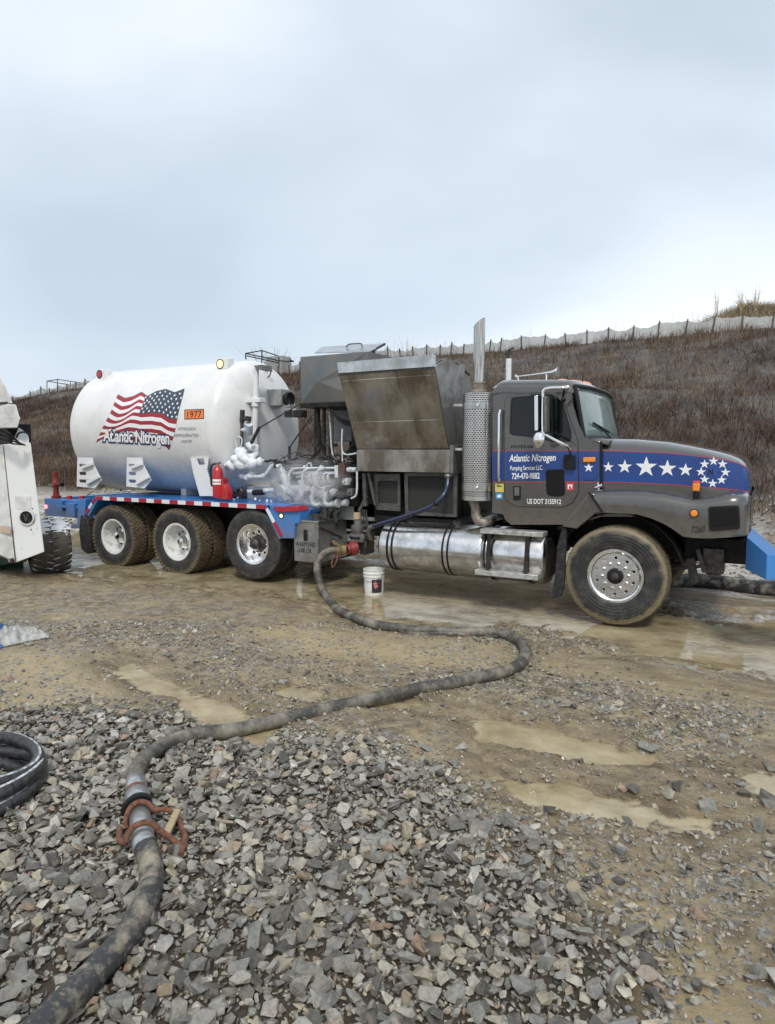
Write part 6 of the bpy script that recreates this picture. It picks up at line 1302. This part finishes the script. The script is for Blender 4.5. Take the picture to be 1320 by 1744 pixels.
b = MB(); pth = [cp(.62)-side*.10-upv*.01] + [cp(.80)-side*.105+upv*.0] + ringpath(.86, .078, 175, 20, sl=-.02) + [cp(.90)+side*.13-upv*.01, cp(1.0)+side*.165-upv*.025, cp(1.06)+side*.155-upv*.03]; b.tube(smoothpath(pth, 2), .0145, 10); b.build('cam_handle', rust, hose, smooth=True)
b = MB(); b.tube(smoothpath([cp(.74)+side*.185-upv*.01, cp(.9)+side*.19-upv*.02, cp(1.02)+side*.165-upv*.03]), .015, 10); b.build('cam_handle_grip', rust, hose, smooth=True)
b = MB(); b.bar(cp(.62)+side*.18+upv*.02, cp(.88)+side*.10, .035, .02); b.build('wooden_wedge', mat('split wood', (.42, .34, .20), .8, col2=(.28, .21, .12), nscale=30, stretch=(1, 6, 1)), hose, bevel=.004)
b = MB(); b.tube(ringpath(.44, .077, 40, 200), .014, 8); b.build('rubber_flap', rubblk, hose, smooth=True)
# end fitting at the truck
e0 = Vector(P(576, 936, 8.10)); e1_ = SUCT; dv2 = e1_-e0
b = MB(); b.tube([e0-dv2*.15, e0, e0+dv2*.1, e0+dv2*.4, e0+dv2*.42, e0+dv2*1.05], [.058, .066, .082, .082, .066, .07], 18); b.build('end_fitting', brass, hose, smooth=True, angle=35)
b = MB(); b.bar(e0+Vector((.02, -.07, .1)), e0+Vector((.16, -.05, -.02)), .03, .02); b.bar(e0+Vector((-.04, -.06, .13)), e0+Vector((.02, -.07, .08)), .05, .03); b.build('end_ear', brass, hose)
b = MB(); b.tube(smoothpath([e0+Vector((-.02, -.05, -.05)), e0+Vector((-.05, -.08, -.16)), e0+Vector((-.04, -.08, -.24)), e0+Vector((.02, -.08, -.16)), e0+Vector((.03, -.05, -.06))]), .012, 8); b.build('end_handle', rust, hose, smooth=True)
# flat muddy lay-flat strip beside the big hose
sh = MB(); q = [Vector(gpt(x, y, .02)) for x, y in ((650, 1072), (700, 1079), (760, 1082), (815, 1083), (850, 1089))]; sh.tube(smoothpath(q, 8), .024, 10); o = sh.build('thin_hose', hm_far, None, smooth=True); tag(o, 'short thin muddy hose lying along the near edge of the thick hose bend', 'hose')
# coil at the left
coil = thing('hose_coil', 'coiled black hose with a white stripe lying on the gravel at the left edge', 'hose', (*PG(-40, 1340), 0))
cc = PG(-52, 1362); stripe = mat('white hose stripe', (.50, .52, .54), .6, col2=(.10, .10, .10), nscale=30, nlo=.44, nhi=.64); hk = mat('wet black hose', (.014, .014, .016), .35, col2=(.05, .05, .05), nscale=30)
for i, (rx, dz, ox, oy, r0) in enumerate(((.375, .045, 0, 0, .040), (.355, .11, .012, .015, .040), (.28, .05, -.03, .02, .038), (.35, .155, -.02, .03, .037))):
    c = Vector((cc[0]+ox, cc[1]+oy, h1(*cc)+dz)); n = 72; P_ = [c + Vector((rx*math.cos(2*math.pi*k/n), rx*.95*math.sin(2*math.pi*k/n), .02*math.sin(2*math.pi*k/n*2+i))) for k in range(n+1)]
    b = MB(); b.tube(P_, r0, 14, caps=False); lp = b.build('hose_loop', hk, coil, smooth=True)
    if i in (0, 1, 3):
        b = MB(); rows = [[], []]
        for k in range(n+1):
            a = 2*math.pi*k/n; rad = Vector((math.cos(a), math.sin(a), 0)); 
            for j, ph in enumerate((R(62), R(84))): rows[j].append(P_[k] + (rad*math.cos(ph) + Vector((0, 0, 1))*math.sin(ph))*(r0+.001))
        b.grid(rows); b.build('stripe', stripe, lp, smooth=True)
# dark pipe on the spoil behind the bumper
b = MB(); q = [P(1140, 992, 10.6), P(1180, 988, 10.7), P(1230, 992, 10.7), P(1280, 1000, 10.6), P(1400, 1003, 10.4), P(1700, 1010, 10.0)]
b.tube(smoothpath(q, 8), .10, 14); o = b.build('drain_pipe_line', hose_mat('snowy black pipe', (.30, .28, .25), (.02, .02, .022), .5, .66, 6.), None, smooth=True); tag(o, 'long black pipe with snow and mud on it lying behind the blue bumper', 'pipe')

# ------------------------------------------------------------------ bucket
bx, by = PG(637, 1008); bz = max(h1(bx, by), WL) - .01
bk = thing('bucket', 'white plastic bucket with a dark printed label standing in muddy water beside the fuel tank', 'bucket', (bx, by, bz))
bw = mat('bucket white', (.72, .72, .70), .4, col2=(.55, .52, .47), nscale=18, nlo=.5, nhi=.75)
b = MB(); b.lathe((bx, by, bz), [(0, .0), (.128, 0), (.130, .01), (.140, .255), (.150, .258), (.150, .275), (.142, .277), (.143, .300), (.153, .303), (.153, .318), (.144, .32), (.145, .348), (.152, .352), (.152, .362), (.143, .364), (.138, .35), (.126, .02), (0, .015)], 'Z', 40); b.build('bucket_body', bw, bk, smooth=True, angle=40)
b = MB(); rows = [[], [], [], []]
for k in range(11):
    a = R(-90+18) + R(62)*k/10
    for j, (r, z) in enumerate(((.1335, .05), (.136, .11), (.1375, .17), (.1395, .235))): rows[j].append((bx + (r+.002)*math.cos(a), by + (r+.002)*math.sin(a), bz+z))
b.grid(rows); lb_ = b.build('bucket_label', mat('label print', (.02, .02, .03), .4, col2=(.05, .04, .06), nscale=30), bk, smooth=True)
b = MB(); pts = []
for k in range(13):
    a = R(-90+40) + R(16)*math.cos(2*math.pi*k/12)*(1 if k % 2 else .55); z = .16 + .06*math.sin(2*math.pi*k/12)*(1 if k % 2 else .5); pts.append((bx+.1415*math.cos(a), by+.1415*math.sin(a), bz+z))
b.add(pts[:12] + [(bx+.1415*math.cos(R(-50)), by+.1415*math.sin(R(-50)), bz+.16)], [(i, (i+1) % 12, 12) for i in range(12)]); b.build('label_picture', mat('label red', (.55, .07, .06), .4, col2=(.60, .40, .36), nscale=24), lb_)
b = MB(); b.tube([(bx+.155*math.cos(R(a)), by+.155*math.sin(R(a)), bz+.30-.09*math.sin(R(a+180)) if a > 180 else bz+.30) for a in range(180, 361, 12)], .003, 6); b.build('wire_handle', greymet, bk, smooth=True)

# ------------------------------------------------------------------ white and green machine at the left edge
mw = mat('chipped white paint', (.66, .67, .66), .45, col2=(.50, .49, .46), nscale=6); mwr = mat('rust streaked white paint', (.68, .69, .68), .45, col2=(.20, .10, .05), nscale=11, nlo=.63, nhi=.70, stretch=(1, 1, .45))
grn = mat('dark green paint', (.012, .055, .030), .4, col2=(.03, .04, .03), nscale=10, coat=.2)
mb0 = PG(60, 985)
mc = thing('telehandler', 'white and green lifting machine with snowy lugged tyre, cut off by the left edge', 'machine', (mb0[0], mb0[1], 0))
def hx(name, m, near, far, bevel=.012, par=None):
    """near and far: four (px,py,Y) corners each, bottom-left, bottom-right, top-right, top-left"""
    n = [Vector(P(*q)) for q in near]; f_ = [Vector(P(*q)) for q in far]; b = MB(); b.hexa([n[0], n[1], f_[1], f_[0], n[3], n[2], f_[2], f_[3]]); return b.build(name, m, par or mc, bevel=bevel)
YA, YB = 6.25, 6.45
mast = hx('mast', mwr, [(28, 958, YA), (76, 940, YB), (52, 752, YB), (6, 757, YA)], [(10, 958, YA+.5), (62, 940, YB+.5), (40, 752, YB+.5), (-6, 757, YA+.5)])
hx('mast_side', mw, [(-90, 905, 6.0), (26, 957, YA-.015), (5, 757, YA-.015), (-90, 762, 6.0)], [(-90, 905, 6.1), (22, 957, YA+.1), (1, 757, YA+.1), (-90, 762, 6.1)])
b = MB(); c = Vector(P(46, 881, (YA+YB)/2)); nrm = (Vector(P(76, 940, YB))-Vector(P(28, 958, YA))).cross(Vector((0, 0, 1))).normalized()
if nrm.y > 0: nrm = -nrm
u1 = Vector((0, 0, 1)).cross(nrm).normalized(); u2 = Vector((0, 0, 1))
def disc(name, m, c, r, d0, n=24, par=None):
    b = MB(); pts = [c + (u1*math.cos(2*math.pi*k/n) + u2*math.sin(2*math.pi*k/n))*r + nrm*d0 for k in range(n)]; b.add(pts + [c+nrm*d0], [(i, (i+1) % n, n) for i in range(n)]); return b.build(name, m, par or mast)
b.tube([c+nrm*.0, c+nrm*.02], .115, 24); b.build('port_ring', mw, mast, smooth=True); disc('port_hole', black, c, .092, .024)
b = MB(); b.bar(c+nrm*.03-u1*.03+u2*.05, c+nrm*.03-u2*.05, .01); b.bar(c+nrm*.03+u1*.03+u2*.05, c+nrm*.03-u2*.05, .01); b.build('port_cable', greymet, mast)
b = MB(); c2 = Vector(P(40, 856, (YA+YB)/2)); w2, h2 = .115, .095
b.hexa([c2-u1*w2-u2*h2+nrm*.002, c2+u1*w2-u2*h2+nrm*.002, c2+u1*w2-u2*h2+nrm*.014, c2-u1*w2-u2*h2+nrm*.014, c2-u1*w2+u2*h2+nrm*.002, c2+u1*w2+u2*h2+nrm*.002, c2+u1*w2+u2*h2+nrm*.014, c2-u1*w2+u2*h2+nrm*.014]); b.build('cover_plate', mw, mast, bevel=.004)
for px, py in ((30, 866), (56, 866), (35, 893), (58, 889), (44, 903), (54, 902)): disc('bolt', greymet, Vector(P(px, py, (YA+YB)/2)), .014, .012, 10)
b = MB(); b.prism(pxpoly([(2, 895), (19, 897), (19, 909), (2, 907)], 6.2), 6.185, 6.195); b.build('data_plate', mat('tan label', (.42, .34, .24), .5, col2=(.6, .5, .4), nscale=60), mc)
b = MB(); pc = Vector(P(22, 954, 6.2)); b.lathe(pc, [(0, -.03), (.03, -.028), (.035, 0)], 'Y', 14); b.build('pivot_pin', dkmetal, mc, smooth=True)
# boom parts above
hx('boom_block', mw, [(-60, 730, 6.15), (30, 729, 6.25), (35, 710, 6.25), (-60, 700, 6.15)], [(-60, 730, 6.5), (28, 729, 6.6), (33, 710, 6.6), (-60, 700, 6.5)])
hx('boom_block', mw, [(-60, 716, 6.15), (34, 712, 6.25), (27, 689, 6.25), (-60, 684, 6.15)], [(-60, 716, 6.5), (33, 712, 6.6), (25, 689, 6.6), (-60, 684, 6.5)])
hx('boom', mw, [(-90, 690, 6.2), (22, 687, 6.3), (-3, 632, 6.3), (-90, 560, 6.2)], [(-90, 690, 6.6), (18, 687, 6.7), (-6, 634, 6.7), (-90, 560, 6.6)])
b = MB(); b.bar(P(-40, 689, 6.14), P(12, 686, 6.24), .03, .03); b.build('boom_joint', dkmetal, mc)
def mp2(name, pts, r, m): b = MB(); b.tube(smoothpath([P(*q) for q in pts], 6), r, 8); return b.build(name, m, mc, smooth=True)
for k in range(4): mp2('hydraulic_hose', [(-20, 728+k*6, 6.08), (4, 731+k*7, 6.08), (18, 740+k*5, 6.10), (34+k*3, 755+k, 6.3)], .011, rubblk)
mp2('hydraulic_hose', [(28, 745, 6.2), (32, 738, 6.2), (42, 736, 6.25), (50, 742, 6.3), (51, 753, 6.35)], .014, rubblk)
hx('mast_cap', mw, [(20, 757, 6.3), (52, 752, 6.45), (46, 738, 6.5), (32, 728, 6.45)], [(18, 757, 6.7), (44, 752, 6.8), (42, 738, 6.8), (28, 728, 6.7)])
b = MB(); b.box(P(0, 740, 6.4)[0]-.6, P(20, 740, 6.4)[0], 6.35, 6.7, Z_(10, 757, 6.4), Z_(10, 722, 6.4)); b.build('hose_bay', black, mc)
# chassis and wheel
hx('chassis', grn, [(-80, 975, 6.35), (44, 957, 6.75), (70, 930, 6.75), (-80, 900, 6.3)], [(-80, 975, 6.9), (40, 957, 7.1), (60, 930, 7.1), (-80, 900, 6.9)])
hx('axle_beam', grn, [(-80, 985, 6.55), (40, 970, 6.95), (40, 948, 6.95), (-80, 950, 6.5)], [(-80, 985, 7.0), (38, 970, 7.3), (38, 948, 7.3), (-80, 950, 7.0)])
wr, ww = .46, .56; ax = Vector((math.cos(R(64)), math.sin(R(64)), 0)); wc = Vector(P(84, 940, 7.05)); wc.z = wr - .035
prof = [(.22, -ww/2), (.33, -ww/2*1.0), (.375, -ww/2*.93), (.41, -ww/2*.75), (.44, -ww/2*.4), (.44, ww/2*.4), (.41, ww/2*.75), (.375, ww/2*.93), (.33, ww/2*1.0), (.22, ww/2)]
snowy = bpy.data.materials.new('snow dusted tyre'); snowy.use_nodes = True; t = snowy.node_tree; bs = t.nodes['Principled BSDF']; bs.inputs['Roughness'].default_value = .7
ge = N(t, 'ShaderNodeNewGeometry'); sp = N(t, 'ShaderNodeSeparateXYZ'); L(t, ge.outputs['True Normal'], sp.inputs[0]); tc = N(t, 'ShaderNodeTexCoord'); n = N(t, 'ShaderNodeTexNoise'); n.inputs['Scale'].default_value = 9; n.inputs['Detail'].default_value = 6; L(t, tc.outputs['Object'], n.inputs[0])
mu = N(t, 'ShaderNodeMath', operation='MULTIPLY_ADD'); L(t, n.outputs[0], mu.inputs[0]); mu.inputs[1].default_value = .9; L(t, sp.outputs[2], mu.inputs[2])
L(t, ramp(t, mu.outputs[0], [(.55, (.055, .048, .038)), (1.08, (.09, .08, .065)), (1.24, (.66, .68, .70))]), bs.inputs['Base Color'])
def axis_mesh(b):  # written about Y, turned to the wheel's axis
    q = Vector((0, 1, 0)).rotation_difference(ax).to_matrix(); b.v = [tuple(q @ Vector(v) + wc) for v in b.v]; return b
b = MB(); b.lathe((0, 0, 0), prof, 'Y', 40); nl = 22
for k in range(nl):
    for sg in (-1, 1):
        a = 2*math.pi*(k + (.5 if sg > 0 else 0))/nl; pts = []
        for rr_ in (.0, .045):
            for aa, yy, rd in ((a-.05, 0, .43), (a+.07, 0, .43), (a+.20, sg*ww*.5, .350), (a+.06, sg*ww*.5, .350)): pts.append(((rd+rr_)*math.cos(aa), yy + (-.01*sg), (rd+rr_)*math.sin(aa)))
        b.hexa(pts)
ty = axis_mesh(b).build('tyre', snowy, mc, smooth=True, angle=25)
b = MB(); b.lathe((0, 0, 0), [(.22, -ww/2), (.2, -ww/2*.6), (0, -ww/2*.6)], 'Y', 24); b.lathe((0, 0, 0), [(.22, ww/2), (.2, ww/2*.6), (0, ww/2*.6)], 'Y', 24); axis_mesh(b).build('rim', grn, mc, smooth=True)
# ------------------------------------------------------------------ crumpled sheeting at the left
def cloth(name, pts, m, label, amp=.05, seed=1, z0=.05):
    poly = [PG(*p) for p in pts]; xs_ = [p[0] for p in poly]; ys_ = [p[1] for p in poly]; n = 70
    gx, gy = np.meshgrid(np.linspace(min(xs_), max(xs_), n), np.linspace(min(ys_), max(ys_), n)); d = polydist(poly, gx, gy) + .05*(fbm(gx, gy, 9, 2, seed)-.5)
    z = H(gx, gy, True) + .004 + np.clip(d/.09, 0, 1)*(z0 + amp*np.abs(fbm((gx*.5+gy)*1.6, (gy-gx*.4)*.35, 8, 2, seed+3)-.5)*5)
    b = MB(); idx = {}
    for i in range(n-1):
        for j in range(n-1):
            if d[i, j] > 0 and d[i+1, j+1] > 0 and d[i, j+1] > 0 and d[i+1, j] > 0:
                f_ = []
                for a, c in ((i, j), (i, j+1), (i+1, j+1), (i+1, j)):
                    if (a, c) not in idx: idx[(a, c)] = len(b.v); b.v.append((gx[a, c], gy[a, c], z[a, c]))
                    f_.append(idx[(a, c)])
                b.f.append(tuple(f_)); b.mi.append(0)
    o = b.build(name, m, None, smooth=True, angle=60, solid=.004); tag(o, label, 'tarp'); return o
cloth('crumpled_sheet', [(-60, 1092), (0, 1080), (40, 1074), (62, 1079), (86, 1084), (84, 1092), (50, 1098), (20, 1106), (-60, 1118)], mat('dirty white sheet', (.42, .42, .40), .5, col2=(.22, .20, .17), nscale=14, nlo=.45, nhi=.7), 'crumpled dirty white sheet lying on the mud beside a scrap of blue tarp', .03, 3, .03)
cloth('blue_tarp', [(-80, 1070), (-5, 1066), (8, 1072), (14, 1080), (0, 1086), (-80, 1094)], mat('tarp blue', (.02, .12, .34), .45), 'scrap of dark blue tarp on the mud at the left edge behind a white sheet', .08, 5, .06)
o2 = cloth('blue_tarp', [(-60, 1112), (0, 1101), (9, 1106), (2, 1112), (-60, 1122)], MATS['tarp blue'], 'small blue scrap of tarp in front of the white sheet at the left edge', .02, 8, .02)

# ------------------------------------------------------------------ silt fences and frames on the crest
postm = mat('fence post', (.10, .075, .055), .8); fab = mat('silt fabric', (.36, .355, .34), .8, col2=(.26, .25, .23), nscale=3, alpha=.78)
fab2 = mat('pale silt fabric', (.52, .525, .52), .8, col2=(.40, .395, .38), nscale=3, alpha=.92)
def silt(pxs, label, m, Yf=YR-.2, hpost=.70):
    k0 = [X_(p, 600, Yf) for p in pxs]; mid = k0[len(k0)//2]
    t = thing('silt_fence', label, 'fence', (mid, Yf, h1(mid, Yf))); pr = None; r2 = random.Random(3)
    for i, x in enumerate(k0):
        z = h1(x, Yf); le = r2.uniform(-.14, .14); hh = hpost*r2.uniform(.85, 1.25); b = MB(); b.bar((x, Yf-.09, z-.2), (x+le, Yf-.09, z+hh), .06, .06); b.build('post', postm, t)
        if i:
            px_, pz, ple, ph = pr; b = MB(); rows = [[], []]; n = 8; sag = r2.uniform(.02, .22)
            for j in range(n+1):
                s = j/n; xx = px_ + (x-px_)*s; zz = h1(xx, Yf-.05); tz = (pz+ph*.93)*(1-s) + (z+hh*.93)*s - sag*4*s*(1-s) - .03*math.sin(j*2.3+i*1.7)*(s*(1-s) > 0); rows[0].append((xx, Yf-.04+.08*math.sin(s*math.pi), zz-.1)); rows[1].append((xx + (ple*(1-s)+le*s), Yf-.04+.05*math.sin(s*math.pi), tz))
            b.grid(rows); b.build('fabric', m[1] if (m[1] and x > X_(1010, 600, Yf)) else m[0], t)
        pr = (x, z, le, hh)
silt([640, 662, 684, 705, 728, 750, 768, 790, 813, 834, 852, 889, 926, 965, 1000, 1036, 1078, 1120, 1165, 1212, 1262, 1312, 1362, 1415], 'long pale silt fence along the hill crest from behind the truck to the right edge', (fab, fab2))
silt([-60, -20, 20, 50, 68, 82, 96, 112, 128, 143, 160, 180, 200], 'short fabric silt fence on the crest of the hill left of the white tank', (fab, None), YR-.2, .9)
silt([440, 458, 476, 494, 512, 530, 548], 'stretch of fabric silt fence on the crest seen between tank and steel box', (fab, None))
def frame_(name, label, lines, m, Y, r=.035):
    t = thing(name, label, 'frame', (X_(lines[0][0][0], 600, Y), Y, h1(X_(lines[0][0][0], 600, Y), Y)))
    for a, c in lines:
        b = MB(); b.cyl(P(*a, Y + (a[2] if len(a) > 2 else 0)) if len(a) == 2 else P(a[0], a[1], Y+a[2]), P(*c, Y) if len(c) == 2 else P(c[0], c[1], Y+c[2]), r, 6); b.build('rail', m, t)
    return t
frame_('pipe_frame', 'black pipe frame standing on the hill crest above the tank end', [((418.5, 612), (418.5, 602)), ((446, 616), (446, 596)), ((475, 620), (475, 608)), ((418, 602, 0), (446, 597, 2)), ((418, 602, 0), (470, 613, 0)), ((446, 597, 2), (500, 615, 2)), ((470, 614, 0), (500, 616, 2)), ((420, 606, 0), (475, 618, 0)), ((446, 640), (446, 610)), ((475, 642), (475, 616))], black, YR+2, .045)
frame_('pipe_frame', 'pale grey pipe frame standing on the hill crest at the far left', [((80, 672), (80, 648)), ((98, 668), (98, 645)), ((120, 668), (120, 651)), ((150, 664), (150, 652)), ((80, 649), (100, 646)), ((80, 649), (122, 656)), ((98, 646), (150, 654)), ((122, 656), (150, 654))], greymet, YR+2, .045)
b = MB(); b.box(X_(453, 600, YR+3), X_(480, 600, YR+3), YR+3, YR+4.2, Z_(466, 640, YR+3), Z_(466, 606.5, YR+3)); o = b.build('storage_box', panelg, None, bevel=.02); 
tag(o, 'low grey box on the hill crest below the black pipe frame', 'box')
# bare shrubs and reeds on the crest
def shrub(px, py0, py1, Y, label, n=26, spread=.7, m=None, cat='shrub', name='bare_shrub'):
    base = Vector(P(px, py0, Y)); base.z = h1(base.x, Y) - .05; hgt = P(px, py1, Y)[2] - base.z; b = MB(); r2 = random.Random(px)
    for k in range(n):
        d = Vector((r2.gauss(0, spread*.4), r2.gauss(0, spread*.3), 1)) * hgt * r2.uniform(.6, 1); p = [base, base+d*.4+Vector((r2.gauss(0, .05), 0, 0)), base+d]; b.tube(p, [.02, .012, .005], 4)
        for q in range(3): s = base+d*r2.uniform(.4, .8); b.tube([s, s+Vector((r2.gauss(0, .3), r2.gauss(0, .2), .3))*hgt*.3], [.008, .004], 3)
    o = b.build(name, m or postm, None); tag(o, label, cat)
shrub(462, 612, 587, YR+5, 'bare branching shrub on the crest behind the black pipe frame', 40, 1.0)
straw_m = mat('reed', (.42, .32, .20), .9)
shrub(1222, 530, 493, 45, 'leftmost bent clump of tall dry reeds on the straw mound', 7, .35, straw_m, 'reeds', 'reed_clump'); shrub(1262, 525, 488, 45, 'middle clump of tall dry reeds on the straw mound', 9, .3, straw_m, 'reeds', 'reed_clump'); shrub(1287, 522, 480, 45, 'tallest clump of dry reeds on the straw mound near the right edge', 9, .22, straw_m, 'reeds', 'reed_clump')
# ------------------------------------------------------------------ nitrogen vapour over the pump
def vapour(name, px, py, Y, sx, sy, sz, dens, label):
    c = Vector(P(px, py, Y)); b = MB(); b.ball((0, 0, 0), 1, 20, 12); o = b.build(name, [], None); o.location = c; o.scale = (sx, sy, sz); o.rotation_euler = (0, 0, 0)
    m = bpy.data.materials.new(name); m.use_nodes = True; t = m.node_tree; t.nodes.clear(); ou = N(t, 'ShaderNodeOutputMaterial'); pv = N(t, 'ShaderNodeVolumePrincipled'); pv.inputs['Color'].default_value = (1, 1, 1, 1); pv.inputs['Anisotropy'].default_value = .2
    tc = N(t, 'ShaderNodeTexCoord'); ln = N(t, 'ShaderNodeVectorMath', operation='LENGTH'); L(t, tc.outputs['Object'], ln.inputs[0])
    mr = N(t, 'ShaderNodeMapRange'); mr.inputs[1].default_value = 1.; mr.inputs[2].default_value = .3; L(t, ln.outputs['Value'], mr.inputs[0])
    n = N(t, 'ShaderNodeTexNoise'); n.inputs['Scale'].default_value = 2.6; n.inputs['Detail'].default_value = 4; L(t, tc.outputs['Object'], n.inputs[0]); n2 = ramp(t, n.outputs[0], [(.42, 0.), (.66, 1.)])
    mu = N(t, 'ShaderNodeMath', operation='MULTIPLY'); L(t, mr.outputs[0], mu.inputs[0]); L(t, n2, mu.inputs[1]); m2 = N(t, 'ShaderNodeMath', operation='MULTIPLY'); L(t, mu.outputs[0], m2.inputs[0]); m2.inputs[1].default_value = dens
    L(t, m2.outputs[0], pv.inputs['Density']); L(t, pv.outputs[0], ou.inputs['Volume']); o.data.materials.append(m); tag(o, label, 'vapour', kind='stuff')
vapour('vapour', 525, 825, 8.35, .80, .30, .42, 6., 'white cold vapour drifting round the frosted pump pipes')
vapour('vapour', 640, 752, 8.02, .32, .10, .16, 3., 'faint wisp of vapour in front of the lower edge of the leaning steel door')
